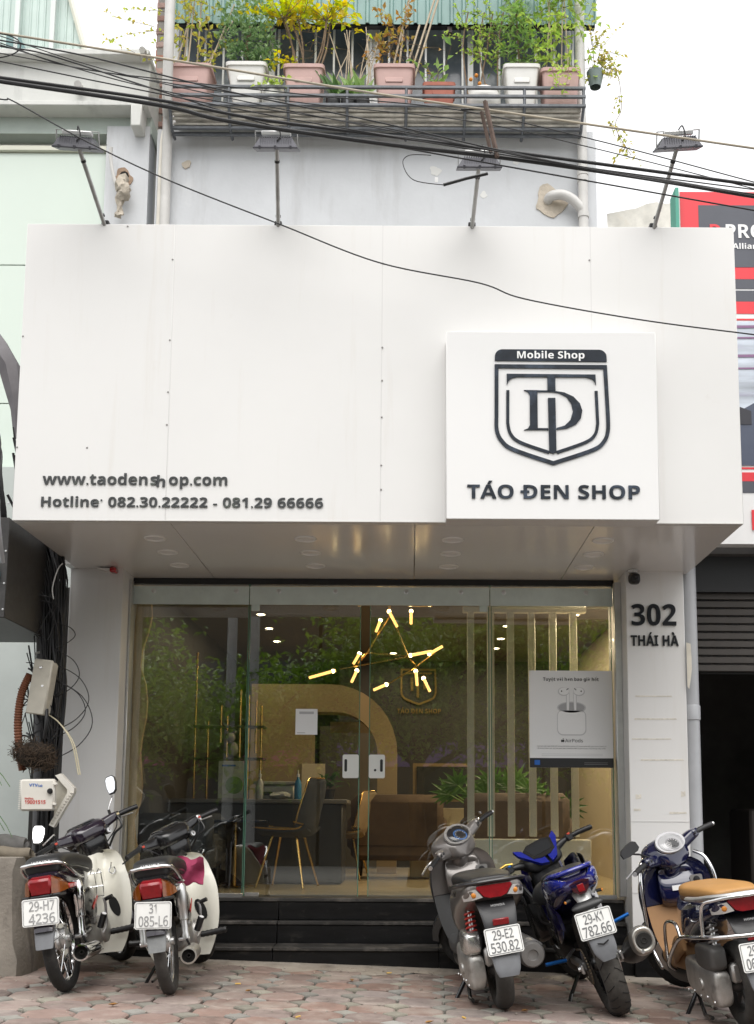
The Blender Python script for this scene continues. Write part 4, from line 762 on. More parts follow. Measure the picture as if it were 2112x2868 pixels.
for k in range(15): VT(MB().tube([(-2.436, 6.918, 1.05 + k * .0125), (-2.446, 6.915, 1.05 + k * .0125), (-2.446, 6.94, 1.05 + k * .0125)], .0032, n=5), 'hinge_knuckle', OFFW)
VT(MB().lathe([(.0, .016), (.013, .015), (.0175, .006), (.0185, 0)], (-2.247, 6.896, 1.16), (0, -1, 0), 14), 'latch', BLACK)
for z in (1.205, 1.08): VT(MB().box((-2.218, 6.91, z), (.022, .03, .016), .003), 'lug', OFFW)
BLUEP = mat('blue_print', (.02, .13, .48), .4); RED2 = mat('red_lettering', (.55, .05, .04), .5)
for (t_, x_, z_, w_, c_, m_, b_) in (('VTV', -2.378, 1.188, .052, .018, BLUEP, .06), ('Cab', -2.326, 1.187, .030, .013, BLUEP, .01), ('Hotline:', -2.403, 1.108, .056, .012, RED2, .0), ('19001515', -2.403, 1.080, .130, .024, RED2, .03)):
    for o in letters(t_, cs, m_, (x_, 6.8992 + (x_ + 2.33) * .07 - (z_ - 1.137) * .035, z_), (1, .07, 0), (0, -.035, 1), w_, c_, .0015): o.matrix_parent_inverse = Matrix.Identity(4)
ld = MB(); lp2 = [(0, 0), (.055, .01), (.10, .09), (.10, .14), (.01, .27), (-.02, .27)]; 
lo = thing('open_box_lid', 'off white plastic box lid hanging open behind the cable television box', 'box lid', (-2.2, 7.05, 1.0)); LO = wp(lo)
LO(MB().prism([(-2.285, .95), (-2.255, .935), (-2.135, 1.155), (-2.135, 1.185), (-2.225, 1.275), (-2.26, 1.262), (-2.18, 1.175), (-2.18, 1.15)], (0, 7.02, 0), (1, 0, 0), (0, 0, 1), (0, .05, 0)), 'rim', OFFW); LO(MB().prism([(-2.27, .96), (-2.15, 1.165), (-2.24, 1.265), (-2.27, 1.2)], (0, 7.065, 0), (1, 0, 0), (0, 0, 1), (0, .008, 0)), 'back', CREAM)
for k in range(12): t_ = k / 11; LO(MB().box((-2.262 + .112 * t_, 7.015, .965 + .188 * t_), (.006, .01, .014), .001, Euler((0, R(-60), 0))), 'rib', OFFW)
# concrete planter with sacks and plant
cp = thing('concrete_planter', 'rough stained concrete planter wall at the pavement edge', 'planter', (-2.9, 7.1, 0)); CP = wp(cp)
mb = MB(); rr = random.Random(2); secs = []
for z, g in ((-.05, .05), (.16, .045), (.26, .02), (.45, .0), (.68, .0), (.755, .0), (.765, -.012)):
    ring_ = []
    for (x, y) in ((-3.6, 6.62), (-3.0, 6.60), (-2.6, 6.62), (-2.36, 6.66), (-2.33, 6.72), (-2.33, 7.0), (-2.34, 7.3), (-2.36, 7.52), (-3.6, 7.52)): ring_.append((x + (g if x > -3 else 0) + rr.uniform(-.012, .012), y - (g if y < 6.7 else 0) + rr.uniform(-.012, .012), z + rr.uniform(-.006, .006)))
    secs.append(ring_)
mb.loft(secs); CP(mb, 'wall', CONC, smooth=35)
for q, (z, r_, x1, m_, lb) in enumerate(((.825, .062, -2.36, 'grey_sack', 'upper grey cloth roll lying on the concrete planter'), (.775, .04, -2.31, 'brown_sack', 'lower brown cloth roll lying on the concrete planter'))):
    mb = MB(); rr = random.Random(q); mb.tube([(-3.5, 6.80 - .06 * q, z + r_ * .3, r_), (-3.0, 6.80 - .06 * q, z + .02, r_ * 1.1), (-2.55, 6.82 - .06 * q, z + .01, r_), (x1 - .02, 6.84 - .06 * q, z, r_ * .9), (x1, 6.84 - .06 * q, z, r_ * .4)], r_, n=14, sub=4); mb.v = [(x, y, z2 + .006 * math.sin(x * 40) * rr.uniform(.5, 1)) for x, y, z2 in mb.v]; tag(mb.build('cloth_roll', mat(m_, (.13, .125, .12) if q == 0 else (.20, .17, .13), .9, var=.3, vscale=7, bump=.3)), lb, 'cloth roll')
# ================================================================== PLANTS
def leaf(mb, p, d, L_, W_, nrm=None, fold=.25):
    d = V(d).normalized(); s_ = d.cross(V(nrm) if nrm is not None else V((0, 0, 1)))
    s_ = s_.normalized() if s_.length > 1e-4 else V((1, 0, 0)); u = s_.cross(d); p = V(p)
    a, b, c, t = p, p + d * L_ * .45 + s_ * W_ * .5 + u * W_ * fold, p + d * L_ * .45 - s_ * W_ * .5 + u * W_ * fold, p + d * L_ - u * L_ * .12
    m = p + d * L_ * .48; mb.add([a, b, t, m, c], [(0, 1, 2, 3), (0, 3, 2, 4)])
def rdir(rr, up=.2): v = V((rr.gauss(0, 1), rr.gauss(0, 1), rr.gauss(0, .7) + up)); return v.normalized()
def spray(mb, stems, p, d, length, rr, leaves, L_, W_, droop=.2, r0=.004, gap=0.0):
    """one twig with leaves along it"""
    p = V(p); d = V(d).normalized(); pts = [tuple(p)]; n = 5
    for k in range(n):
        d = (d + V((rr.gauss(0, .12), rr.gauss(0, .12), -droop / n + rr.gauss(0, .06)))).normalized(); p = p + d * length / n; pts.append(tuple(p))
    stems.tube([q + (r0 * (1 - .7 * i / n),) for i, q in enumerate(pts)], r0, n=4)
    for k in range(leaves):
        t = gap + (1 - gap) * (k + rr.random()) / leaves; i = min(int(t * n), n - 1); f = t * n - i; q = V(pts[i]).lerp(V(pts[i + 1]), f)
        dd = (V(pts[i + 1]) - V(pts[i])).normalized(); side = V((rr.gauss(0, 1), rr.gauss(0, 1), rr.gauss(.1, .5))).normalized()
        leaf(mb, q, dd * .5 + side, L_ * rr.uniform(.6, 1.15), W_ * rr.uniform(.7, 1.1), V((rr.gauss(0, .5), rr.gauss(0, .5), 1)))
    return V(pts[-1])
PINKP = mat('pink_plastic_pot', (.50, .33, .30), .6, var=.08, vscale=5, dirt=((.36, .25, .22), 4, .58, .5, None)); WHITEP = mat('white_ceramic_pot', (.70, .69, .66), .4, var=.06, vscale=5, dirt=((.45, .42, .38), 4, .62, .4, None)); SOIL = mat('soil', (.06, .045, .035), 1, bump=.8)
REDPOT = mat('terracotta_pot', (.38, .13, .09), .75, var=.15, vscale=8); TWIG = mat('twig_brown', (.20, .14, .09), .85, var=.3, vscale=20); CANE = mat('bamboo_cane', (.46, .38, .28), .8, var=.15, vscale=10)
def pot(root, cx, y, z0, z1, w0, w1, m, round_=False, rim=True):
    mk = wp(root); mb = MB()
    if round_:
        h = z1 - z0; mb.lathe([(w0 * .5, 0), (w1 * .42, h * .1), (w1 * .5, h * .45), (w1 * .48, h * .8), (w1 * .44, h), (w1 * .38, h), (w1 * .38, h * .85), (.0, h * .84)], (cx, y, z0), (0, 0, 1), 22); p = mk(mb, 'pot', m)
    else:
        a = [sec((cx, y, z0), w0 / 2, w0 / 2 * .8, 9, 28, V((1, 0, 0)), V((0, 1, 0))), sec((cx, y, z1 - .035), w1 / 2 * .92, w1 / 2 * .75, 9, 28, V((1, 0, 0)), V((0, 1, 0)))]
        if rim: a += [sec((cx, y, z1 - .033), w1 / 2, w1 / 2 * .82, 9, 28, V((1, 0, 0)), V((0, 1, 0))), sec((cx, y, z1), w1 / 2 * 1.01, w1 / 2 * .83, 9, 28, V((1, 0, 0)), V((0, 1, 0)))]
        else: a += [sec((cx, y, z1), w1 / 2, w1 / 2 * .8, 9, 28, V((1, 0, 0)), V((0, 1, 0)))]
        a += [sec((cx, y, z1), w1 / 2 * .9, w1 / 2 * .72, 9, 28, V((1, 0, 0)), V((0, 1, 0))), sec((cx, y, z1 - .03), w1 / 2 * .88, w1 / 2 * .70, 9, 28, V((1, 0, 0)), V((0, 1, 0)))]
        mb.loft(a); p = mk(mb, 'pot', m, smooth=30)
        if rim: mk(MB().box((cx, y - w1 / 2 * .70, z0 + (z1 - z0) * .66), (w1 * .42, .012, .05), .006), 'embossed_panel', m)
    mk(MB().lathe([(.0, 0), (w1 * .40, 0)], (cx, y, z1 - .025), (0, 0, 1), 16), 'soil', SOIL)
    return p
L_BRIGHT = leaf_mat('lime_leaf', (.40, .50, .05), (.42, .40, .05), .4); L_YEL = leaf_mat('yellow_green_leaf', (.36, .44, .08), (.58, .46, .12), .4); L_DARK = leaf_mat('deep_green_leaf', (.05, .12, .03), (.10, .20, .05), .3); L_MID = leaf_mat('mid_green_leaf', (.19, .33, .10), (.30, .44, .14), .35); L_ORG = leaf_mat('orange_leaf', (.45, .22, .07), (.40, .36, .08), .35); L_LITE = leaf_mat('light_green_leaf', (.32, .50, .10), (.46, .55, .14), .4)
PYY = 9.36; ZB = 7.385
def plant(label, cx, seed): 
    t = thing('potted_plant', label, 'potted plant', (cx, PYY, ZB), group='plants on the balcony rail'); return t, wp(t), random.Random(seed), MB(), MB()
def fin(mk, lf, st, m, sm=TWIG):
    if st.f: mk(st, 'stems', sm)
    if lf.f: mk(lf, 'foliage', m, smooth=0)
# 1 tall sparse vine on stakes
t, mk, rr, lf, st = plant('sparse yellow green climber on stakes in a pink pot by the left drain pipe', -2.05, 1); pot(t, -2.05, PYY, ZB, 7.80, .30, .42, PINKP)
for k in range(6): mk(MB().tube([(-2.1 + .06 * k - .1, PYY + rr.uniform(-.08, .08), 7.78), (-2.1 + .09 * k - .05 + rr.uniform(-.1, .1), PYY + rr.uniform(-.05, .1), 8.5 + rr.uniform(-.1, .4))], .007, n=5), 'cane', CANE)
for k in range(44): b = V((-2.05 + rr.gauss(0, .10), PYY + rr.gauss(0, .06), rr.uniform(7.85, 8.75))); spray(lf, st, b, (rr.gauss(-.1, 1), rr.gauss(-.2, .5), rr.gauss(.3, .6)), rr.uniform(.15, .38), rr, 9, .062, .034, .3, .003)
for (x, z) in ((-2.3, 8.2), (-2.4, 8.25), (-2.35, 7.9), (-2.3, 8.4)): spray(lf, st, (x, PYY - .05, z), (-1, -.1, .12), rr.uniform(.35, .6), rr, 16, .05, .03, .25, .003)
fin(mk, lf, st, L_YEL)
# 2 dense dark topiary
t, mk, rr, lf, st = plant('dense dark green clipped bush in a white flared pot', -1.53, 2); pot(t, -1.53, PYY, ZB, 7.83, .22, .38, WHITEP)
st.tube([(-1.53, PYY, 7.8), (-1.55, PYY, 8.05), (-1.52, PYY, 8.3)], .018, n=6, sub=3)
for (cx, cz, r_) in ((-1.62, 8.45, .2), (-1.48, 8.36, .18), (-1.66, 8.2, .16), (-1.42, 8.12, .16), (-1.55, 8.18, .18), (-1.40, 7.95, .12), (-1.60, 8.0, .1)):
    for k in range(150): d = rdir(rr, .15); q = V((cx, PYY, cz)) + d * r_ * rr.uniform(.55, 1.05); leaf(lf, q, d + V((rr.gauss(0, .5), rr.gauss(0, .5), rr.gauss(0, .4))), .055, .028, rdir(rr))
fin(mk, lf, st, leaf_mat('topiary_leaf', (.12, .22, .09), (.28, .40, .18), .3))
# 3 small white round pot
t, mk, rr, lf, st = plant('low creeping plant in a small white round pot', -1.28, 3); pot(t, -1.28, PYY - .1, ZB, 7.60, .14, .21, WHITEP, True)
for k in range(9): spray(lf, st, (-1.28 + rr.uniform(-.06, .06), PYY - .14, 7.58), (rr.gauss(0, 1), -.6, .3), rr.uniform(.1, .22), rr, 6, .06, .035, .9, .003)
fin(mk, lf, st, L_LITE)
# 4 bright lime bush
t, mk, rr, lf, st = plant('bright lime green bush with orange tips in a pink pot', -1.005, 4); pot(t, -1.005, PYY, ZB, 7.81, .28, .38, PINKP)
for k in range(7):
    x = -1.005 + .035 * (k - 3); e = V((x + rr.uniform(-.16, .16), PYY + rr.uniform(-.06, .06), 8.35)); st.tube([(x, PYY, 7.78), ((x + e.x) / 2 + .03, PYY, 8.05), tuple(e)], .009, n=5, sub=3)
    for q in range(7): spray(lf, st, e, (rr.gauss(0, 1.0), rr.gauss(-.1, .6), rr.uniform(.2, 1.3)), rr.uniform(.2, .42), rr, 9, .095, .048, .3, .004, .2)
for q in range(4): spray(lf, st, (-1.05, PYY, 7.9), (rr.gauss(-.8, .5), -.3, .2), .3, rr, 8, .08, .045, .5, .003)
for q in range(22): spray(lf, st, (-1.0 + rr.gauss(0, .08), PYY - .03, rr.uniform(7.95, 8.3)), (rr.gauss(0, 1), rr.gauss(0, .4), rr.gauss(.1, .3)), .28, rr, 1, .04, .02, .5, .0025)
fin(mk, lf, st, leaf_mat('lime_orange_leaf', (.46, .58, .03), (.68, .50, .06), .45))
# 5 orchids in black pots
for q, (x, nl) in enumerate(((-.74, 9), (-.60, 8), (-.47, 8))):
    t, mk, rr, lf, st = plant(('broad leaved orchid in the black pot next to the pink pot', 'orchid with pale canes in the middle of three black pots', 'orchid with bare sticks in the black pot beside the white frame post')[q], x, 5 + q); pot(t, x, PYY - .05, ZB, 7.55, .10, .14, BLACK, True)
    for k in range(nl): d = V((rr.gauss(0, .8), rr.gauss(-.2, .4), rr.uniform(.5, 1.2))); leaf(lf, (x + rr.uniform(-.04, .04), PYY - .05, 7.55), d, rr.uniform(.2, .34), .065, (rr.gauss(0, .4), -1, .3), .15)
    for k in range(5 if q else 2): st.tube([(x, PYY, 7.5), (x + rr.uniform(-.05, .09), PYY, 7.75), (x + rr.uniform(-.05, .2), PYY, 8.0 + rr.uniform(0, .3))], .005, n=5, sub=3)
    fin(mk, lf, st, L_MID if q else L_DARK, CANE)
# 6 bare twigs with orange leaves
t, mk, rr, lf, st = plant('tangle of bare twigs and orange leaves in a pink pot with sticks', -.18, 9); pot(t, -.18, PYY, ZB, 7.815, .27, .38, PINKP)
for (x0, x1, z1) in ((-.22, -.05, 8.6), (-.05, .20, 8.65), (.0, .27, 8.78), (-.15, -.1, 8.3), (-.1, .05, 8.35)): mk(MB().tube([(x0, PYY + .02, 7.78), (x1, PYY + .04, z1)], .010, n=5), 'cane', CANE)
for k in range(60): spray(lf, st, (-.18 + rr.gauss(0, .10), PYY + rr.gauss(0, .05), rr.uniform(7.8, 8.15)), (rr.gauss(0, 1), rr.gauss(0, .5), rr.gauss(.4, .6)), rr.uniform(.15, .35), rr, 2 if k % 2 else 0, .06, .034, .6, .0028)
for k in range(12): spray(lf, st, (-.2 + rr.gauss(0, .05), PYY, rr.uniform(8.0, 8.4)), (rr.gauss(0, .6), 0, 1), rr.uniform(.12, .25), rr, 8, .07, .036, .2, .003)
fin(mk, lf, st, L_ORG)
# 7 kumquat in terracotta
t, mk, rr, lf, st = plant('thin kumquat seedlings in a low terracotta pot', .23, 12); pot(t, .23, PYY, ZB, 7.66, .24, .30, REDPOT)
for k in range(6): spray(lf, st, (.22 + rr.uniform(-.08, .08), PYY, 7.65), (rr.gauss(0, .25), 0, 1), rr.uniform(.2, .45), rr, 5, .10, .05, .1, .005)
fin(mk, lf, st, L_MID)
t, mk, rr, lf, st = plant('airy citrus shrub with small orange fruit in a white bowl', .64, 13); pot(t, .64, PYY, ZB, 7.62, .22, .32, WHITEP, True)
for k in range(4):
    x = .5 + .09 * k; e = V((x + rr.uniform(-.1, .1), PYY, 8.1)); st.tube([(x, PYY, 7.6), tuple(e), (e.x + .05, PYY, 8.45)], .007, n=5, sub=3)
    for q in range(12): spray(lf, st, (e.x + rr.uniform(-.05, .05), PYY, rr.uniform(7.95, 8.45)), (rr.gauss(0, 1), rr.gauss(0, .5), rr.gauss(.35, .4)), rr.uniform(.12, .26), rr, 8, .045, .026, .2, .003)
fin(mk, lf, st, L_LITE)
for (x, z) in ((.52, 7.70), (.60, 7.66), (.66, 7.63), (.57, 7.74)): mk(MB().ball((x, PYY - .1, z), .018, 8, 6), 'fruit', mat('orange_fruit', (.60, .22, .02), .5))
# 9 bushy green in white pot
t, mk, rr, lf, st = plant('bushy palmate green shrub in a white square pot', .985, 14); pot(t, .985, PYY, ZB, 7.835, .22, .34, WHITEP)
for k in range(62): b = V((.95 + rr.gauss(0, .08), PYY + rr.gauss(0, .06), rr.uniform(7.9, 8.45))); spray(lf, st, b, (rr.gauss(0, 1), rr.gauss(-.2, .6), rr.gauss(.2, .5)), rr.uniform(.12, .28), rr, 9, .085, .024, .6, .003)
for k in range(26): b = V((.95 + rr.gauss(0, .1), PYY, rr.uniform(8.5, 9.0))); spray(lf, st, b, (rr.gauss(0, 1), rr.gauss(-.2, .6), rr.gauss(.2, .5)), rr.uniform(.12, .25), rr, 8, .075, .03, .4, .003)
st.tube([(.98, PYY, 7.8), (.95, PYY, 8.4), (.97, PYY, 9.05)], .01, n=5); fin(mk, lf, st, L_MID)
# 10 tall light plant in pink pot
t, mk, rr, lf, st = plant('tall light green climber in a pink pot by the right drain pipe', 1.34, 15); pot(t, 1.34, PYY, ZB, 7.79, .28, .37, PINKP)
for k in range(4): x = 1.22 + .07 * k; mk(MB().tube([(x, PYY, 7.78), (x + rr.uniform(-.06, .06), PYY, 8.8)], .006, n=5), 'cane', CANE)
for k in range(64): b = V((1.32 + rr.gauss(0, .13), PYY + rr.gauss(0, .06), rr.uniform(7.85, 8.95))); spray(lf, st, b, (rr.gauss(0, 1), rr.gauss(-.3, .6), rr.gauss(.1, .5)), rr.uniform(.14, .32), rr, 8, .075, .042, .35, .003)
for k in range(5): spray(lf, st, (1.25 + .05 * k, PYY - .2, 7.8), (0, -.3, -1), .35, rr, 9, .06, .036, .1, .003)
fin(mk, lf, st, L_LITE)
# 11 hanging pot with trailing vine outside the right pipe
t = thing('hanging_pot', 'small dark hanging pot with a trailing vine outside the right pipe', 'potted plant', (1.70, 9.5, 7.8)); mk = wp(t); rr = random.Random(16); lf, st = MB(), MB()
mk(MB().lathe([(.05, 0), (.078, .13), (.082, .15), (.07, .15), (.06, .12), (0, .12)], (1.70, 9.5, 7.80), (0, 0, 1), 16), 'pot', mat('dark_green_pot', (.20, .25, .24), .5))
mk(MB().tube([(1.70, 9.5, 7.92), (1.68, 9.55, 8.4)], .003, n=4), 'hanger', CABLE)
for k in range(24): spray(lf, st, (1.70 + rr.uniform(-.04, .06), 9.46, rr.uniform(7.86, 8.25)), (rr.gauss(.4, .7), rr.gauss(0, .4), rr.gauss(.1, .5)), rr.uniform(.12, .3), rr, 8, .05, .03, .4, .003)
for (x, z, n_) in ((1.86, 8.05, 3), (1.92, 7.72, 2), (1.82, 7.45, 3), (1.98, 7.2, 3), (1.9, 7.32, 3)):
    for k in range(n_): spray(lf, st, (x, 9.5, z), (rr.gauss(.2, .6), 0, rr.gauss(-.5, .3)), rr.uniform(.12, .25), rr, 6, .05, .03, .6, .003)
st.tube([(1.74, 9.5, 8.0), (1.9, 9.5, 7.95), (1.94, 9.5, 7.6), (1.88, 9.5, 7.4), (2.02, 9.5, 7.12)], .003, n=4, sub=6); fin(mk, lf, st, L_YEL)
# strap leaved plant on the concrete planter (left edge)
t = thing('strap_leaf_plant', 'drooping strap leaved plant growing from the concrete planter', 'plant', (-2.75, 6.95, .76)); mk = wp(t); rr = random.Random(30); lf = MB()
for k in range(26):
    a = rr.uniform(-.5, 1.0); L0 = rr.uniform(.25, .5); b0 = V((-2.85 + rr.uniform(-.1, .06), 6.85, .9 + .55 * (k / 26))); p0 = b0; w0 = .012; d = V((1.0, rr.uniform(-.5, .1), rr.uniform(.0, .7))).normalized(); rows = []
    for i in range(7):
        f = i / 6; ww = w0 * (1 - f * .85); s_ = V((0, 1, .2)); rows.append([tuple(p0 + s_ * ww), tuple(p0 + V((0, 0, .006))), tuple(p0 - s_ * ww)]); d = (d + V((0, 0, -.28))).normalized(); p0 = p0 + d * L0 / 6
    lf.loft(rows, cap=False, closed_ring=False)
mk(lf, 'foliage', L_DARK, smooth=60); st = MB(); st.tube([(-2.9, 6.9, .75), (-2.88, 6.88, 1.1), (-2.86, 6.86, 1.5)], .02, n=6); mk(st, 'stem', TWIG)
t = thing('broad_leaf_plant', 'small broad leaved green plant on the planter edge', 'plant', (-2.6, 6.75, .8)); mk = wp(t); lf, st = MB(), MB()
for k in range(16): leaf(lf, (-2.62 + rr.uniform(-.05, .02), 6.74, .86 + rr.uniform(0, .2)), (rr.uniform(.1, 1), rr.uniform(-.6, .1), rr.uniform(-.3, .5)), rr.uniform(.08, .16), .05, (0, -.4, 1))
st.tube([(-2.64, 6.76, .78), (-2.62, 6.74, 1.08)], .006, n=5); fin(mk, lf, st, L_MID)
t = thing('weed', 'small green weed at the foot of the concrete planter', 'plant', (-2.44, 6.4, .07)); mk = wp(t); lf, st = MB(), MB()
for k in range(22): leaf(lf, (-2.43 + rr.gauss(0, .05), 6.42 + rr.gauss(0, .04), .07 + rr.uniform(0, .05)), (rr.gauss(0, 1), rr.gauss(-.3, .6), rr.uniform(.1, .8)), rr.uniform(.03, .07), .022)
st.tube([(-2.43, 6.42, .05), (-2.43, 6.42, .12)], .004, n=5); fin(mk, lf, st, L_MID)

# ================================================================== SHOP INTERIOR
FZ, CZ = .445, 2.86
def room(c_, d_, name, m): return struct(MB().box(c_, d_).build(name, m, smooth=0))
FLOORM = mat('interior_floor', (.46, .37, .23), .32, var=.12, vscale=1.5, stretch=(1, 6, 1), coat=.15); CREAMW = mat('cream_wall', (.62, .53, .38), .7, var=.05, vscale=1.5); DARKP = mat('charcoal_wall', (.035, .033, .032), .55, var=.25, vscale=1.5, stretch=(3, 3, .5)); CEIL = mat('interior_ceiling', (.13, .115, .10), .7)
room((-.1, 11.1, FZ - .035), (4.3, 5.9, .06), 'interior_floor', FLOORM); room((-.1, 11.1, CZ + .03), (4.3, 6.3, .06), 'interior_ceiling', CEIL)
room((-.1, 14.05, 1.65), (4.3, .1, 2.5), 'interior_wall_back', DARKP); room((-2.13, 11.1, 1.65), (.1, 5.9, 2.5), 'interior_wall_left', DARKP); room((1.98, 11.1, 1.65), (.1, 5.9, 2.5), 'interior_wall_right', CREAMW)
room((.55, 13.0, 1.65), (2.8, .1, 2.5), 'interior_partition', DARKP)
BRASS = mat('brass', (.62, .40, .14), .25, metal=1.0, var=.08, vscale=20)
# ceiling downlights (lit); the last two are added to brighten the slat screen
GLOW = mat('lit_downlight', (1, .9, .7), .5, emit=((1, .80, .50), 14)); SPOTS = ((-1.38, 9.95), (-1.40, 10.7), (-1.42, 11.5), (.93, 10.5), (.93, 11.25), (.93, 11.9), (1.5, 9.0), (1.5, 9.9), (-.2, 9.2), (-.2, 12.3), (-1.93, 8.32), (.62, 8.3), (1.2, 8.3))
rgm = MB().lathe([(.05, 0), (.048, -.006), (.04, -.006), (.038, 0)], (0, 0, 0), (0, 0, 1), 16).mesh('trim_ring'); rgm.materials.append(WHITE_B); dcm = MB().lathe([(.0, -.002), (.038, -.002)], (0, 0, 0), (0, 0, 1), 16).mesh('lamp'); dcm.materials.append(GLOW)
for k, (x, y) in enumerate(SPOTS):
    t = thing('ceiling_spotlight', 'lit warm spotlight in the dark shop ceiling', 'spotlight', (x, y, CZ), group='spotlights in the shop ceiling'); put('trim_ring', rgm, None, t); put('lamp', dcm, None, t)
    ld_ = bpy.data.lights.new('spot_lamp', 'AREA'); ld_.shape = 'DISK'; ld_.size = .08; ld_.energy = (16 if y < 8.6 and x > 0 else 12 if x > 1.2 else 5 if x > .5 else 2.6 if x > -.5 else 5 if x < -1.8 else 1.3); ld_.color = (1, .80, .52); lo_ = bpy.data.objects.new('spot_lamp', ld_); COL.objects.link(lo_); lo_.parent = t; lo_.location = (0, 0, -.012)
# chandelier of brass rods
ch = thing('rod_chandelier', 'branching brass rod chandelier with glowing tube bulbs', 'chandelier', (-.15, 9.0, 2.86)); CHP = wp(ch); CH_Y = 9.0; BULB = mat('glowing_tube', (1, .9, .7), .3, emit=((1, .50, .13), 1.5)); HOTB = mat('hot_filament', (1, .9, .7), .3, emit=((1, .72, .34), 9))
nodes = {'a': (-.20, 9.0, 2.86), 'b': (-.17, 9.0, 2.69), 'c': (-.36, 8.95, 2.36), 'd': (-.02, 9.05, 2.33), 'e': (.05, 9.0, 2.25), 'f': (-.44, 9.0, 2.27)}
for p, q in (('a', 'b'), ('b', 'c'), ('b', 'd'), ('c', 'f'), ('d', 'e')): CHP(MB().cyl(nodes[p], nodes[q], .010, n=8), 'rod', BRASS)
for (p, q) in (((-.02, 2.33), (-.58, 2.22)), ((.05, 2.25), (-.18, 2.10)), ((-.36, 2.36), (-.02, 2.33)), ((.05, 2.25), (.20, 2.36))): CHP(MB().cyl((p[0], 9.0, p[1]), (q[0], 8.96, q[1]), .006, n=8), 'rod', BRASS)
for (p, q) in (((-.62, 2.21), (-.79, 2.155)), ((-.42, 2.36), (-.46, 2.28)), ((-.44, 2.22), (-.475, 2.13)), ((-.02, 2.335), (.13, 2.36)), ((.14, 2.345), (.235, 2.395)), ((.04, 2.22), (.05, 2.11)), ((.10, 2.16), (.145, 2.06)), ((-.19, 2.10), (-.28, 2.055)), ((-.19, 2.72), (-.13, 2.60)), ((-.25, 2.64), (-.28, 2.55)), ((.0, 2.72), (.0, 2.62))):
    P0, P1 = V((p[0], 8.98, p[1])), V((q[0], 8.94, q[1])); tb_ = CHP(MB().cyl(P0, P0 + (P1 - P0) * 1.25, .0125, .0115, n=10), 'tube_bulb', BULB); MB().ball(P0 + (P1 - P0) * .12, .017, 10, 6).build('lamp_base', HOTB, tb_)
# live edge slab
mb = MB(); rr = random.Random(40); rows = []
for i in range(17):
    z = .6 + i * .125; x0 = -2.05 + .016 * math.sin(i * .9); wd = .095 + .022 * math.sin(i * 1.3 + 1) + rr.uniform(-.006, .006) - (.03 if i < 4 else 0); rows.append([(x0, 8.02, z), (x0 + wd, 8.02, z), (x0 + wd, 8.06, z), (x0, 8.06, z)])
mb.loft(rows); tag(mb.build('wood_slab', mat('live_edge_wood', (.56, .40, .22), .55, var=.35, vscale=3, stretch=(9, 9, 1.2), dirt=((.20, .10, .04), 4, .56, .7, (5, 5, .8)))), 'pale live edge wooden slab standing inside the left window pane', 'wood slab')
# counter, shelf rods, things on it
ct = thing('shop_counter', 'long dark counter behind the left glass', 'counter', (-1.4, 9.7, FZ)); CT_ = wp(ct); CT_(MB().box((-1.33, 9.8, FZ + .34), (1.5, .55, .68), .01), 'base', DARKP); CT_(MB().box((-1.33, 9.78, FZ + .70), (1.58, .62, .035), .006), 'top', mat('grey_counter_top', (.20, .19, .18), .35))
ZC = FZ + .7175
sh_ = thing('brass_shelf', 'tall brass rod shelf rack behind the counter', 'shelf', (-1.9, 10.3, FZ)); SH_ = wp(sh_)
for (x, z0, z1) in ((-2.02, FZ, 2.55), (-1.90, FZ, 1.9), (-1.72, FZ, 1.95), (-1.60, 1.5, 2.20), (-1.52, FZ, 2.15), (-1.40, FZ, 2.05), (-1.45, 1.6, 2.1), (-1.78, 1.7, 2.05)): SH_(MB().cyl((x, 10.3, z0), (x, 10.3, z1), .010, n=8), 'rod', BRASS)
for z in (1.15, 1.55, 1.85): SH_(MB().box((-1.7, 10.36, z), (.66, .22, .018)), 'shelf_board', mat('dark_shelf', (.05, .045, .04), .5))
fig = MB(); fig.ball((-1.66, 10.3, 1.64), (.05, .04, .07), 12, 8); fig.ball((-1.68, 10.28, 1.75), (.045, .04, .045), 12, 8); fig.ball((-1.72, 10.28, 1.80), .016, 8, 6); fig.ball((-1.64, 10.28, 1.80), .016, 8, 6); tag(fig.build('toy_figure', mat('grey_figure', (.25, .24, .22), .5)), 'small grey toy figure on the brass shelf', 'figurine')
pn = thing('printer', 'pale office printer standing on the shop counter', 'printer', (-1.18, 9.72, ZC)); PN = wp(pn); PN(MB().box((-1.18, 9.74, ZC + .06), (.34, .30, .12), .012), 'body', mat('printer_white', (.55, .53, .49), .5)); PN(MB().box((-1.18, 9.72, ZC + .14), (.36, .32, .03), .008), 'lid', mat('printer_grey', (.35, .34, .32), .5)); PN(MB().box((-1.18, 9.58, ZC + .05), (.24, .02, .03), .003), 'tray', BLACK)
st_ = thing('flyer_stand', 'clear stand with a green and white flyer on the counter', 'flyer stand', (-1.56, 9.6, ZC)); STD = wp(st_); STD(MB().box((-1.56, 9.60, ZC + .165), (.22, .006, .33)), 'flyer', mat('flyer_paper', (.50, .52, .47), .5)); STD(MB().lathe([(0, .002), (.075, .002), (.076, 0)], (-1.53, 9.596, ZC + .12), (0, -1, 0), 24), 'green_disc', mat('flyer_green', (.16, .30, .08), .5)); STD(MB().box((-1.58, 9.596, ZC + .29), (.12, .002, .016)), 'print_line', BLUEP); STD(MB().box((-1.56, 9.62, ZC + .005), (.22, .08, .01)), 'foot', mat('clear_foot', (.3, .3, .3), .2))
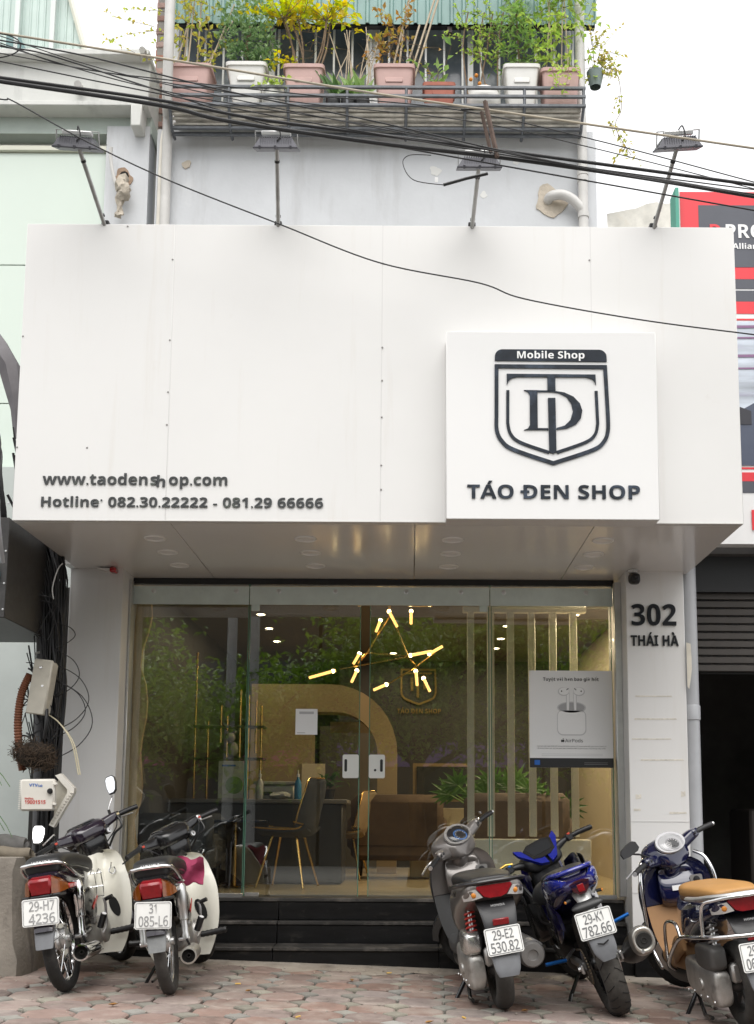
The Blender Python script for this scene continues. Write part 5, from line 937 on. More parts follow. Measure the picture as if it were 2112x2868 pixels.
for q, (x, m_, lb) in enumerate(((-1.30, mat('clear_bottle', (.50, .50, .48), .2), 'clear plastic bottle on the counter'), (-.97, mat('blue_bottle', (.02, .22, .42), .25), 'blue pump bottle on the counter'))):
    b_ = thing('bottle', lb, 'bottle', (x, 9.55, ZC)); B_ = wp(b_); B_(MB().lathe([(0, 0), (.03, 0), (.032, .01), (.032, .13), (.022, .16), (.011, .175), (.011, .19)], (x, 9.55, ZC), (0, 0, 1), 14), 'body', m_); B_(MB().lathe([(.013, .19), (.013, .215), (.005, .22), (.005, .25), (0, .25)], (x, 9.55, ZC), (0, 0, 1), 12), 'cap', WHITE_B)
mb = MB(); mb.ball((-1.12, 9.52, ZC + .03), (.10, .06, .03), 12, 6); rr = random.Random(5); mb.v = [(x + rr.uniform(-.012, .012), y + rr.uniform(-.012, .012), max(z + rr.uniform(-.008, .012), ZC)) for x, y, z in mb.v]; tag(mb.build('plastic_bag', mat('white_bag', (.6, .6, .58), .4)), 'crumpled white plastic bag on the counter', 'bag')
t = thing('counter_plant', 'small leafy plant at the end of the counter', 'plant', (-.72, 9.7, ZC)); mk = wp(t); lf, st = MB(), MB(); mk(MB().lathe([(0, 0), (.05, 0), (.065, .09), (0, .085)], (-.72, 9.7, ZC), (0, 0, 1), 14), 'pot', BLACK)
for k in range(40): leaf(lf, (-.72 + rr.gauss(0, .04), 9.7, ZC + .09 + rr.uniform(0, .1)), (rr.gauss(0, 1), rr.gauss(0, .6), rr.uniform(.1, 1)), rr.uniform(.07, .13), .04)
fin(mk, lf, st, L_DARK)
# arch portal
TAN = mat('tan_arch', (.34, .26, .155), .6, var=.05, vscale=2); ar = thing('arch_portal', 'tan rounded arch portal across the middle of the shop', 'arch', (-.9, 11.5, FZ)); AR = wp(ar)
outer = [(-1.66, FZ), (-1.66, 2.39)] + [(-.84 + .70 * math.cos(R(a)), 1.69 + .70 * math.sin(R(a))) for a in range(90, -1, -10)] + [(-.14, FZ)]; inner = [(-1.02, FZ), (-1.02, 2.10)] + [(-.78 + .44 * math.cos(R(a)), 1.66 + .44 * math.sin(R(a))) for a in range(90, -1, -10)] + [(-.34, FZ)]
mb = MB(); secs = []
for (a, b) in zip(outer, inner): secs.append([(a[0], 11.4, a[1]), (b[0], 11.4, b[1]), (b[0], 11.75, b[1]), (a[0], 11.75, a[1])])
mb.loft(secs); AR(mb, 'arch', TAN, smooth=30); dw = AR(MB().box((-.68, 12.6, 1.25), (.72, .04, 1.6)), 'inner_door', mat('dim_door', (.10, .09, .075), .5)); AR(MB().box((-.62, 11.9, 1.98), (.50, .03, .12)), 'pelmet', mat('pelmet', (.40, .33, .22), .6))
rs = MB(); rs.box((-1.0, 11.385, 1.25), (.24, .02, .62)); AR(rs, 'pale_niche', mat('niche', (.62, .54, .40), .6))  # pale panel on the front of the arch
# wall logo in gold
wlg = thing('wall_logo', 'gold shield logo with the shop name on the dark partition wall', 'sign', (.09, 12.93, 2.2)); WG = wp(wlg); GOLDL = mat('gold_letters', (.22, .15, .05), .5, metal=.5)
def wx(c): return -.115 + (c - 447) * .41 / 742
def wz(c): return 2.76 - (c - 300) * .42 / 660
WG(MB().loft([[(wx(a[0]), 12.925, wz(a[1])), (wx(a[0]), 12.915, wz(a[1])), (wx(b[0]), 12.915, wz(b[1])), (wx(b[0]), 12.925, wz(b[1]))] for a, b in stroke([(458, 309), (1177, 311), (1190, 640)] + right[::-1][1:] + left[::-1][1:], 40, closed=True)], closed_path=True), 'shield', GOLDL)
for x0, x1, z0, z1 in ((-.07, .25, 2.70, 2.72), (.07, .10, 2.42, 2.70), (0.0, .03, 2.5, 2.66), (.15, .18, 2.52, 2.64)): WG(MB().box(((x0 + x1) / 2, 12.92, (z0 + z1) / 2), (x1 - x0, .01, z1 - z0)), 'monogram_bar', GOLDL)
for o in letters('TÁO ĐEN SHOP', wlg, GOLDL, (-.16, 12.925, 2.235), (1, 0, 0), (0, 0, 1), .52, .055, .008): o.matrix_parent_inverse = Matrix.Translation(-V(wlg.location))
# slat screen and low planter wall
CREAMS = mat('cream_slat', (.80, .77, .67), .55, var=.05, vscale=4); ss = thing('slat_screen', 'cream upright slat screen behind the right glass', 'screen', (.9, 8.8, FZ)); SS = wp(ss); slm2 = MB().box((0, 0, 0), (.056, .05, 1.80), .004).mesh('slat'); slm2.materials.append(CREAMS)
for x in (.483, .645, .806, .977, 1.148, 1.315): o = put('slat', slm2, None, ss, loc=(x, 8.8, 1.765)); o.matrix_parent_inverse = Matrix.Translation(-V(ss.location))
SS(MB().box((.92, 8.8, 2.69), (1.0, .06, .05), .004), 'top_rail', CREAMS); SS(MB().box((.92, 8.8, FZ + .20), (1.0, .22, .40), .008), 'base_box', CREAMS)
wb = thing('planter_wall', 'low cream planter wall with glass front behind the slats', 'planter', (.7, 10.6, FZ)); WB = wp(wb); WB(MB().box((.75, 10.7, FZ + .33), (1.5, .3, .66), .01), 'box', CREAMW); WB(MB().box((.30, 10.5, FZ + .90), (.55, .02, .36)), 'frame_panel', mat('wood_frame_panel', (.30, .21, .10), .5)); WB(MB().box((.30, 10.485, FZ + .90), (.48, .02, .30)), 'dark_pane', mat('dim_pane', (.05, .05, .045), .2))
t = thing('monstera_plant', 'large split leaf houseplant behind the slat screen', 'plant', (.75, 9.9, FZ)); mk = wp(t); lf, st = MB(), MB(); rr = random.Random(66); mk(MB().lathe([(0, 0), (.12, 0), (.16, .35), (0, .34)], (.75, 9.9, FZ), (0, 0, 1), 16), 'pot', DARKP)
for k in range(16):
    d = V((rr.gauss(0, .7), rr.gauss(0, .5), rr.uniform(.7, 1.3))).normalized(); e = V((.75, 9.9, FZ + .34)) + d * rr.uniform(.45, .75); st.tube([(.75, 9.9, FZ + .33), tuple((V((.75, 9.9, FZ + .34)) + e) / 2 + V((0, 0, .08))), tuple(e)], .006, n=5, sub=3)
    for q in range(9): a = R(-80 + 20 * q); dd = (d * math.cos(a) + d.cross(V((0, 1, .2))).normalized() * math.sin(a)); leaf(lf, e, dd + V((0, 0, -.25)), .20 * math.cos(a * .6), .045, (0, -1, .5))
fin(mk, lf, st, L_DARK, L_MID)
# chairs and armchairs
VEL = mat('dark_grey_velvet', (.045, .048, .055), .8, var=.2, vscale=8); TANV = mat('tan_velvet', (.26, .19, .11), .85, var=.15, vscale=6); BRV = mat('brown_velvet', (.11, .07, .042), .85, var=.2, vscale=6, bump=.1)
def shell_chair(loc, rz, m, label, s_=1.0):
    t = thing('shell_chair', label, 'chair', loc, (0, 0, rz), 'velvet chairs in the shop'); t.scale = (s_, s_, s_); mb = MB(); rows = []
    prof = [(.24, .44, .20), (.20, .43, .22), (.0, .42, .23), (-.16, .43, .22), (-.22, .50, .21), (-.25, .62, .20), (-.285, .76, .17), (-.30, .86, .12), (-.305, .88, .08)]
    for (y, z, hw) in catmull(prof, 4): rows.append([(hw * u, y + .10 * u * u * (1 if z > .46 else .0), z + (.05 * u * u if z < .5 else 0)) for u in (-1, -.7, -.35, 0, .35, .7, 1)])
    back = [[(x, y - .018, z - .022) for x, y, z in r_] for r_ in rows]
    mb.loft([r_ + b_[::-1] for r_, b_ in zip(rows, back)]); mb.build('shell', m, t, smooth=50)
    e_ = MB(); e_.tube([r_[0] for r_ in rows] + rows[-1][1:-1] + [r_[-1] for r_ in rows[::-1]], .007, n=6); e_.build('brass_edge', BRASS, t)
    for sx in (-1, 1):
        for sy in (-1, 1): MB().cyl((sx * .10, sy * .10, .42), (sx * .21, sy * .20, 0), .012, .009, n=8).build('leg', BRASS, t)
    return t
shell_chair((-1.0, 9.12, FZ), R(78), VEL, 'charcoal shell chair with brass legs near the glass door'); shell_chair((-.60, 10.35, FZ), R(80), TANV, 'tan shell chair with brass legs further inside', .92)
def armchair(loc, rz, w_, m, label):
    t = thing('armchair', label, 'armchair', loc, (0, 0, rz)); mb = MB(); mb.box((0, 0, .30), (w_, .62, .26), .05); mb.build('seat', m, t); MB().box((0, .27, .52), (w_, .16, .52), .06, Euler((R(-8), 0, 0))).build('backrest', m, t)
    for sx in (-1, 1): MB().box((sx * (w_ / 2 - .03), 0, .42), (.13, .60, .34), .05).build('armrest', m, t)
    for sx in (-1, 1):
        for sy in (-1, 1): MB().cyl((sx * (w_ / 2 - .08), sy * .24, .18), (sx * (w_ / 2 - .07), sy * .25, 0), .024, .016, n=8).build('leg', BLACK, t)
armchair((-.12, 10.6, FZ), R(180), .86, BRV, 'brown velvet armchair turned away behind the door'); armchair((.95, 9.75, FZ), R(172), .90, mat('taupe_velvet', (.13, .10, .085), .85, var=.2, vscale=6), 'taupe armchair behind the slat screen'); armchair((-1.80, 8.75, FZ), R(90), .6, VEL, 'dark armchair beside the counter behind the left pane')
tb = thing('round_table', 'small dark round table by the charcoal chair', 'table', (-1.45, 9.2, FZ)); TB = wp(tb); TB(MB().lathe([(0, .02), (.28, .02), (.285, .01), (.28, 0), (0, 0)], (-1.45, 9.2, FZ + .52), (0, 0, 1), 24), 'top', mat('dark_blue_top', (.03, .04, .07), .2)); TB(MB().cyl((-1.45, 9.2, FZ), (-1.45, 9.2, FZ + .52), .02), 'stem', BRASS); TB(MB().lathe([(0, .015), (.17, .012), (.18, 0)], (-1.45, 9.2, FZ), (0, 0, 1), 20), 'foot', BRASS)
# poster and notices on the glass
po = thing('earbud_poster', 'white earbud advertising poster stuck on the right pane', 'poster', (1.165, 7.95, 1.375)); PO = wp(po); PX0, PX1, PZ0, PZ1 = .862, 1.466, 1.372, 2.078; PYF = 7.946
pw = PO(MB().box(((PX0 + PX1) / 2, PYF + .003, (PZ0 + PZ1) / 2), (PX1 - PX0, .004, PZ1 - PZ0)), 'sheet', mat('poster_white', (.80, .80, .80), .5))
def px_(c): return PX0 + (c - 992) / 491 * (PX1 - PX0)
def pz_(c): return PZ1 - (c - 648) / 574 * (PZ1 - PZ0)
def pq(poly, m, name, lay=1): o = MB().prism([(px_(x), pz_(y)) for x, y in poly], (0, PYF - .0006 * lay + .0008, 0), (1, 0, 0), (0, 0, 1), (0, -.0005, 0)).build(name, m, pw); return o
def circ(cx, cy, rx, ry, n=20, a0=0, a1=360): return [(cx + rx * math.cos(R(a0 + (a1 - a0) * k / n)), cy + ry * math.sin(R(a0 + (a1 - a0) * k / n))) for k in range(n)]
pq([(992, 1166), (1483, 1166), (1483, 1222), (992, 1222)], mat('poster_black', (.02, .02, .022), .4), 'black_strip'); pq([(1020, 1178), (1052, 1178), (1052, 1206), (1020, 1206)], BLUEP, 'blue_badge', 2)
G1 = mat('print_grey', (.58, .58, .59), .5); G2 = mat('print_light', (.84, .84, .84), .5); G3 = mat('print_mid', (.38, .38, .39), .5)
rc = rpoly(172, 150, 34, 6, 1241, 958); pq(rc, G1, 'case_print', 1); pq(rpoly(162, 140, 30, 6, 1240, 956), G2, 'case_print', 2); pq(circ(1241, 868, 86, 36), G1, 'lid_print', 1); pq(circ(1241, 868, 78, 30), G3, 'lid_print', 2)
for sx in (-1, 1):
    pq([(1241 + sx * 10, 780), (1241 + sx * 32, 780), (1241 + sx * 30, 886), (1241 + sx * 14, 886)], G1, 'bud_print', 3); pq([(1241 + sx * 13, 780), (1241 + sx * 27, 780), (1241 + sx * 26, 884), (1241 + sx * 17, 884)], G2, 'bud_print', 4); pq(circ(1241 + sx * 46, 773, 34, 26), G1, 'bud_print', 5); pq(circ(1241 + sx * 44, 771, 30, 22), G2, 'bud_print', 6); pq(circ(1241 + sx * 58, 771, 4, 5, 8), BLACK, 'bud_print', 7); pq([(1241 + sx * 18, 752), (1241 + sx * 30, 762), (1241 + sx * 28, 766), (1241 + sx * 16, 756)], BLACK, 'bud_print', 7)
ap = circ(1184, 1064, 5.5, 8, 12) ; pq(circ(1182, 1065, 5.5, 8, 12), BLACK, 'fruit_mark', 1); pq(circ(1191, 1065, 5.5, 8, 12), BLACK, 'fruit_mark', 2); pq([(1186, 1055), (1190, 1049), (1193, 1051), (1189, 1056)], BLACK, 'fruit_mark', 1); pq(circ(1199, 1063, 3.5, 4, 10), mat('poster_white', (.80, .80, .80), .5), 'fruit_mark', 3)
PB_ = mat('poster_ink', (.03, .03, .032), .5)
def ptxt(t_, x0, x1, zb, cap, b_, m_=PB_): letters(t_, pw, m_, (px_(x0), PYF - .0002, pz_(zb)), (1, 0, 0), (0, 0, 1), px_(x1) - px_(x0), cap, .0006, each=False, style='b' if b_ > .02 else 'r')
ptxt('Tuyệt vời hơn bao giờ hết', 1074, 1405, 709, .024, .03); ptxt('AirPods', 1201, 1307, 1073, .024, .008); GI = mat('poster_small_print', (.22, .22, .22), .5)
ptxt('AirPods kết hợp thiết kế mang tính biểu tượng với công nghệ đột phá và âm thanh có', 1036, 1443, 1099, .0075, .0, GI); ptxt('độ trung thực cao. Và thời gian đàm thoại lên đến 3 giờ chỉ sau một lần sạc duy nhất.', 1038, 1440, 1112, .0075, .0, GI)
for z in (1141, 1150): pq([(1062, z), (1420, z), (1420, z + 2.5), (1062, z + 2.5)], G1, 'print_line', 1)
for z in (1192, 1201): pq([(1312, z), (1450, z), (1450, z + 2), (1312, z + 2)], GI, 'print_line', 2)
nb = thing('paper_notice', 'blank white paper notice with a grey heading taped to the left door leaf', 'notice', (-.752, 7.945, 1.6)); NB = wp(nb); NB(MB().box((-.752, 7.922, 1.692), (.158, .002, .186)), 'paper', mat('notice_paper', (.70, .70, .70), .6)); NB(MB().box((-.752, 7.9205, 1.757), (.105, .001, .018)), 'heading', mat('notice_grey', (.40, .40, .41), .6)); NB(MB().box((-.79, 7.9205, 1.612), (.06, .001, .006)), 'small_line', mat('notice_grey', (.40, .40, .41), .6))

# ================================================================== ACROSS THE STREET (seen mirrored in the glass)
BARK = mat('dark_bark', (.05, .04, .032), .95, var=.4, vscale=8, bump=.8, bscale=25)
L_TREE = leaf_mat('street_tree_leaf', (.075, .155, .022), (.20, .30, .05), .35)
def street_tree(x, y, label, seed, s_=1.0, n_=7000):
    t = thing('street_tree', label, 'tree', (x, y, -.36)); rr = random.Random(seed); tr = MB(); lf = MB(); z0 = -.36
    tr.tube([(0, 0, 0, .22), (.05, 0, .8, .18), (-.03, .05, 1.6, .16), (.0, 0, 2.3, .15)], .2, n=12, sub=4); tips = []
    for k in range(9):
        a = k * 2.4 + rr.uniform(-.3, .3); L0 = rr.uniform(1.6, 2.9) * s_; el = rr.uniform(.25, 1.1); d = V((math.cos(a) * math.cos(el), math.sin(a) * math.cos(el), math.sin(el))); p = V((0, 0, 2.2 + .12 * k * .5)); e = p + d * L0; m_ = (p + e) / 2 + V((0, 0, -.1 + rr.uniform(-.1, .2))); tr.tube([tuple(p) + (.085,), tuple(m_) + (.05,), tuple(e) + (.02,)], .05, n=7, sub=4); tips += [(e, .95), (m_, .7)]
        for q in range(4): d2 = (d + rdir(rr, .2) * .9).normalized(); e2 = m_.lerp(e, rr.random()) + d2 * rr.uniform(.7, 1.5) * s_; tr.tube([tuple(m_.lerp(e, .5)) + (.03,), tuple(e2) + (.01,)], .02, n=5); tips.append((e2, .85))
    for k in range(n_):
        c_, r_ = rr.choice(tips); q = c_ + V((rr.gauss(0, .5), rr.gauss(0, .5), rr.gauss(0, .30))) * r_ * s_
        if q.z < 1.75: q.z = 1.75 + rr.random() * .5
        for w_ in range(2): leaf(lf, q + V((rr.gauss(0, .05), rr.gauss(0, .05), rr.gauss(0, .05))), (rr.gauss(0, 1), rr.gauss(0, 1), rr.gauss(-.3, .4)), rr.uniform(.13, .22), .085, (rr.gauss(0, .3), rr.gauss(0, .3), 1))
    tr.build('trunk', BARK, t); lf.build('crown', L_TREE, t, smooth=0); return t
street_tree(.15, -6.5, 'forked street tree across the road mirrored in the door glass', 3, 1.15, 9000); street_tree(-4.8, -7.2, 'street tree across the road left of the forked one', 4, 1.1, 6000); street_tree(5.0, -7.4, 'street tree across the road right of the forked one', 5, 1.0, 4500)
for x in (-3.55, -3.1): tag(MB().cyl((x, -5.5, -.36), (x + .05, -5.5, 9), .11, .085, n=14).build('street_post', mat('grey_post', (.34, .34, .35), .7, var=.1)), 'tall grey concrete post standing across the road', 'post', 'pair of posts across the road')
for k, (x, w_, h_, c_, lb) in enumerate(((-13, 7, 7.6, (.06, .058, .056), 'grey house'), (-6, 6.6, 8.4, (.07, .062, .05), 'tan house'), (.6, 6.4, 8.0, (.045, .045, .047), 'charcoal house'), (7, 6.2, 8.6, (.065, .058, .052), 'brown house'), (13.5, 6.6, 7.6, (.07, .07, .066), 'pale grey house'))):
    t = thing('far_house', 'dark fronted ' + lb + ' across the road behind the street trees', 'building', (x, -16, -.36)); HM = mat(lb.replace(' ', '_') + '_wall', c_, .9, var=.1, vscale=1)  # fronts coloured dark to block sky glare and set off the mirrored trees
    MB().box((0, -2, h_ / 2), (w_, 4, h_)).build('wall', HM, t); MB().box((0, .02, 1.5), (w_ * .8, .06, 2.6)).build('shop_opening', mat('dim_opening', (.02, .02, .022), .4), t); MB().box((0, .06, 3.2), (w_ * .85, .1, .7)).build('shop_sign', mat('far_sign_%d' % k, ((.05, .08, .30), (.30, .04, .16), (.16, .10, .26), (.35, .03, .04), (.05, .20, .22))[k], .5), t)
    for i in range(3):
        for j in range(int((h_ - 4.5) // 2.8)): MB().box((w_ * (-.3 + .3 * i), .03, 5.2 + 2.8 * j), (1.1, .06, 1.4)).build('window', mat('far_window', (.03, .035, .04), .15), t)
# ================================================================== MOTORBIKES (local frame: x forward, y left, z up, origin under the rear axle)
class Bike:
    def __init__(s, name, label, loc, yaw, lean, head, rake=26.5, turn=38, pitch=0, drop=0.0):
        s.root = thing(name, label, 'motorbike', loc, (R(-lean), R(pitch), R(90 + yaw)), 'motorbikes parked in front of the shop')
        s.drop = drop; a = V((-math.sin(R(rake)), 0, math.cos(R(rake)))); s.M = Matrix.Translation(head) @ Matrix.Rotation(R(turn), 4, a) @ Matrix.Translation(-V(head))
    def st(s, mb): mb.v = [tuple(s.M @ V(p)) for p in mb.v]; return mb
    def p(s, mb, name, m, par=None, steer=False, smooth=40, **k):
        if steer:
            s.st(mb)
            if s.drop and name not in ('front_wheel', 'rim', 'hub', 'spokes', 'wheel_spoke', 'brake_disc', 'fork_leg', 'front_fender'): mb.v = [(x, y, z - s.drop) for x, y, z in mb.v]
        return mb.build(name, m, par or s.root, smooth=smooth, **k)
def wheel(B, cx, r, tw, rubber, spoke=True, steer=False, rimm=CHROME, hubm=ALU, n_sp=24, groove=.003, name='wheel', disc=False):
    """tyre, rim, hub and spokes round (cx, 0, r); r outer radius, tw tyre half width"""
    c = V((cx, 0, r)); N = 72; secs = []; rr = r - tw * .92
    for i in range(N):
        a = 2 * math.pi * i / N; e = V((math.cos(a), 0, math.sin(a))); ring_ = []
        for k in range(16):
            t = 2 * math.pi * k / 16; ct, st_ = math.cos(t), math.sin(t); rad = rr + tw * .92 * math.copysign(abs(ct) ** .85, ct)
            if abs(t - math.pi) > 2.2: rad -= groove * (1 if (i + (k if k < 8 else 16 - k)) % 3 == 0 else 0)
            if k in (2, 14): rad -= groove * (.9 if i % 2 else 0)
            ring_.append(c + e * rad + V((0, 1, 0)) * (tw * math.copysign(abs(st_) ** .85, st_)))
        secs.append(ring_)
    ty = MB().loft(secs, closed_path=True); w_ = B.p(ty, 'tyre' if False else name, rubber, steer=steer, smooth=50)
    ri = rr - tw * .72
    if spoke:
        mb = MB(); secs = []
        for i in range(40):
            a = 2 * math.pi * i / 40; e = V((math.cos(a), 0, math.sin(a))); secs.append([c + e * (ri + dr) + V((0, dy, 0)) for dr, dy in ((.012, -tw * .62), (.014, -tw * .45), (-.002, -tw * .28), (-.002, tw * .28), (.014, tw * .45), (.012, tw * .62), (.004, tw * .55), (-.010, tw * .25), (-.010, -tw * .25), (.004, -tw * .55))])
        B.p(mb.loft(secs, closed_path=True), 'rim', rimm, w_, steer)
        hb = MB().lathe([(0, -.052), (.022, -.05), (.024, -.036), (.055, -.033), (.060, -.012), (.050, .0), (.060, .012), (.058, .034), (.024, .036), (.02, .05), (0, .052)], c, (0, 1, 0), 20); B.p(hb, 'hub', hubm, w_, steer); mb = MB()
        for i in range(n_sp):
            a = 2 * math.pi * i / n_sp; b = a + (.55 if (i // 2) % 2 else -.55); sd = .028 if i % 2 else -.028
            mb.cyl(c + V((math.cos(a) * .055, sd, math.sin(a) * .055)), c + V((math.cos(b) * (ri - .004), 0, math.sin(b) * (ri - .004))), .0021, n=4)
        B.p(mb, 'spokes', CHROME, w_, steer, label='crossed wire spokes')
    else:
        mb = MB(); secs = []
        for i in range(40):
            a = 2 * math.pi * i / 40; e = V((math.cos(a), 0, math.sin(a))); secs.append([c + e * (ri + dr) + V((0, dy, 0)) for dr, dy in ((.014, -tw * .66), (-.006, -tw * .5), (-.02, -tw * .1), (-.02, tw * .1), (-.006, tw * .5), (.014, tw * .66))])
        B.p(mb.loft(secs, closed_path=True), 'rim', rimm, w_, steer); B.p(MB().lathe([(0, -.06), (.03, -.058), (.045, -.03), (.045, .03), (.03, .058), (0, .06)], c, (0, 1, 0), 18), 'hub', rimm, w_, steer)
        for i in range(5):
            a = 2 * math.pi * i / 5 + .3; e = V((math.cos(a), 0, math.sin(a))); B.p(MB().tube([tuple(c + e * .035) + (.02,), tuple(c + e * (ri - .005)) + (.013,)], .015, n=8), 'wheel_spoke', rimm, w_, steer)
    if disc: B.p(MB().lathe([(.055, .0), (.105, .0), (.105, .004), (.055, .004)], c + V((0, .055, 0)), (0, 1, 0), 28), 'brake_disc', STEEL, w_, steer)
    return w_
PLATE = mat('plate_white', (.78, .78, .76), .35, var=.03, vscale=12, coat=.2); PINK = mat('plate_ink', (.16, .165, .17), .5, var=.3, vscale=60); PINKD = mat('plate_ink_worn', (.30, .30, .30), .55, var=.4, vscale=60)
def plate(B, c, tilt, lines, ink=PINK, w_=.19, h_=.14, roll=0):
    """licence plate facing backwards"""
    xd = V((0, -math.cos(R(roll)), math.sin(R(roll)))); yd0 = V((-math.sin(R(tilt)), 0, math.cos(R(tilt)))); yd = (yd0 - xd * yd0.dot(xd)).normalized(); nd = xd.cross(yd); c = V(c)
    mb = MB().prism(rpoly(w_, h_, .012), c, xd, yd, nd * -.003); P_ = B.p(mb, 'licence_plate', PLATE)
    st_ = rpoly(w_ - .010, h_ - .010, .009); inn = rpoly(w_ - .016, h_ - .016, .007); secs = [[c + xd * a[0] + yd * a[1] + nd * .0002, c + xd * a[0] + yd * a[1] + nd * .0018, c + xd * b[0] + yd * b[1] + nd * .0018, c + xd * b[0] + yd * b[1] + nd * .0002] for a, b in zip(st_, inn)]
    B.p(MB().loft(secs, closed_path=True), 'plate_border', ink, P_)
    for (t_, x0, wd, zb, cp_) in lines: letters(t_, P_, ink, c + xd * x0 + yd * zb + nd * .0003, xd, yd, wd, cp_, .0016, name='character', style='r', bold=.012)
    return P_
def hex_mirror(B, c, nrm, sx, sy, m_face, steer=True, back=BLACK, rot=0):
    x, y, z = basis(nrm); ca, sa = math.cos(R(rot)), math.sin(R(rot)); x, y = x * ca + y * sa, y * ca - x * sa; pl = [(sx * u, sy * v) for u, v in ((-.55, -1), (.35, -1), (.8, -.75), (1, .1), (.85, .75), (.4, 1), (-.7, 1), (-1, .7), (-.9, -.3))]
    b = B.p(MB().prism(pl, V(c), x, y, -z * .014), 'mirror', back, steer=steer); B.p(MB().prism([(a * .9, b2 * .9) for a, b2 in pl], V(c) + z * .0005, x, y, z * .0015), 'mirror_glass', m_face, b, steer); return b
MIRR = mat('mirror_glass', (.85, .86, .88), .03, metal=1.0); CREAMB = mat('cream_white_plastic', (.70, .68, .60), .33, var=.05, vscale=5, coat=.25, dirt=((.45, .42, .36), 4, .62, .35, None)); PLUM = mat('dark_plum_paint', (.016, .010, .020), .16, coat=.8, var=.2, vscale=6)
REDL = mat('red_tail_lens', (.22, .004, .008), .2, coat=.2, var=.2, vscale=30); ORL = mat('amber_lens', (.17, .045, .006), .16, coat=.5, var=.2, vscale=30); VINYL = mat('black_vinyl', (.014, .014, .015), .45, var=.2, vscale=12, bump=.12, bscale=220); GREYF = mat('grey_mudguard', (.13, .135, .145), .45, var=.15, vscale=10); CAST = mat('cast_engine', (.44, .43, .41), .42, metal=.75, var=.2, vscale=14, dirt=((.12, .10, .085), 8, .54, .6, None)); SMOKE = mat('muffler_bore', (.012, .011, .010), .9); WHTX = mat('white_seat_print', (.62, .62, .62), .5)
def cub(label, loc, yaw, lean, lines, ink, variant):
    B = Bike('motorbike', label, loc, yaw, lean, (.90, 0, .78), turn=43, drop=.085); p = B.p; old = variant == 2
    wheel(B, 0, .284, .033, RUBBER if not old else RUBBER2, rimm=CHROME if not old else ALU); wheel(B, 1.20, .284, .031, RUBBER, steer=True, name='front_wheel')
    # fenders
    def arcband(cx, cz, r, a0, a1, hw, dep, n=16):
        mb = MB(); secs = []
        for k in range(n + 1):
            a = R(a0 + (a1 - a0) * k / n); e = V((math.cos(a), 0, math.sin(a))); c = V((cx, 0, cz)) + e * r
            secs.append([c + V((0, y, 0)) - e * d for y, d in ((-hw, dep), (-hw * .92, .006), (-hw * .5, 0), (hw * .5, 0), (hw * .92, .006), (hw, dep), (hw - .006, dep), (hw * .85, .012), (0, .006), (-hw * .85, .012), (-hw + .006, dep))])
        return mb.loft(secs)
    p(arcband(0, .284, .325, 20, 168, .052, .05), 'rear_fender', PLUM); p(arcband(1.20, .284, .315, 15, 200, .05, .06), 'front_fender', PLUM, steer=True)
    mb = MB(); body(mb, [(-.255, 0, .41, .050, .016, 5), (-.285, 0, .35, .052, .016, 5), (-.315, 0, .275, .046, .012, 5), (-.318, 0, .265, .044, .010, 5)], x=V((0, 1, 0)), y=V((1, 0, .3)).normalized(), sub=3); p(mb, 'mudflap', GREYF if not old else mat('dull_mudflap', (.16, .165, .165), .55, var=.25, vscale=12))
    plate(B, (-.322, 0, .455), -6 if not old else -3, lines, ink, roll=-2.5 if not old else -7)
    p(MB().box((-.288, 0, .527), (.03, .10, .02), .004), 'plate_bracket', BLACK)
    # tail lamp: red centre, amber ends wrapping forward
    def lampsec(x0, x1, y0, y1, zt0, zb0, zt1, zb1): return [[(x0, y0, zb0), (x0, y0, zt0), (x0 + .07, y0, zt0 + .01), (x0 + .07, y0, zb0)], [(x1, y1, zb1), (x1, y1, zt1), (x1 + .06, y1, zt1), (x1 + .06, y1, zb1)]]
    tl = p(MB().box((-.255, 0, .585), (.08, .12, .092), .012, Euler((0, R(-14), 0))), 'tail_lamp', REDL)
    for s_ in (-1, 1):
        mb = MB(); mb.loft([[(-.292, s_ * .058, .540), (-.276, s_ * .058, .628), (-.20, s_ * .058, .635), (-.20, s_ * .058, .540)], [(-.258, s_ * .092, .540), (-.250, s_ * .084, .608), (-.19, s_ * .084, .615), (-.19, s_ * .092, .538)], [(-.17, s_ * .118, .552), (-.17, s_ * .115, .578), (-.15, s_ * .11, .58), (-.15, s_ * .11, .55)]]); p(mb, 'turn_signal', ORL, tl, smooth=25)
    p(MB().box((-.225, 0, .530), (.12, .20, .018), .005), 'lamp_base', BLACK, tl)
    # tail cowl, seat
    mb = MB(); body(mb, [(-.235, 0, .635, .07, .012, 4), (-.20, 0, .632, .088, .026, 4), (-.10, 0, .615, .102, .055, 4), (.06, 0, .59, .112, .075, 4), (.26, 0, .57, .11, .085, 4), (.40, 0, .55, .08, .08, 3)], n=28); p(mb, 'tail_cowl', PLUM if not old else BLACK_M)
    mb = MB(); body(mb, [(-.222, 0, .680, .05, .018, 3.4), (-.207, 0, .683, .088, .040, 4), (-.13, 0, .694, .106, .050, 4), (.02, 0, .697, .110, .052, 3.6), (.14, 0, .688, .120, .053, 3.4), (.30, 0, .668, .128, .054, 3.2), (.42, 0, .652, .105, .045, 3), (.49, 0, .64, .06, .03, 2.6), (.505, 0, .635, .03, .015, 2.4)], n=28); seat = p(mb, 'seat', VINYL)
    letters('HONDA', seat, WHTX, (-.226, .052, .700), (0, -1, 0), (.45, 0, 1), .104, .015, .0022, name='character')
    p(MB().tube([(.30, -.112, .635), (.16, -.127, .648), (-.05, -.122, .668), (-.19, -.095, .672)], .004, n=6, sub=4), 'seat_piping', BLACK_M, seat)
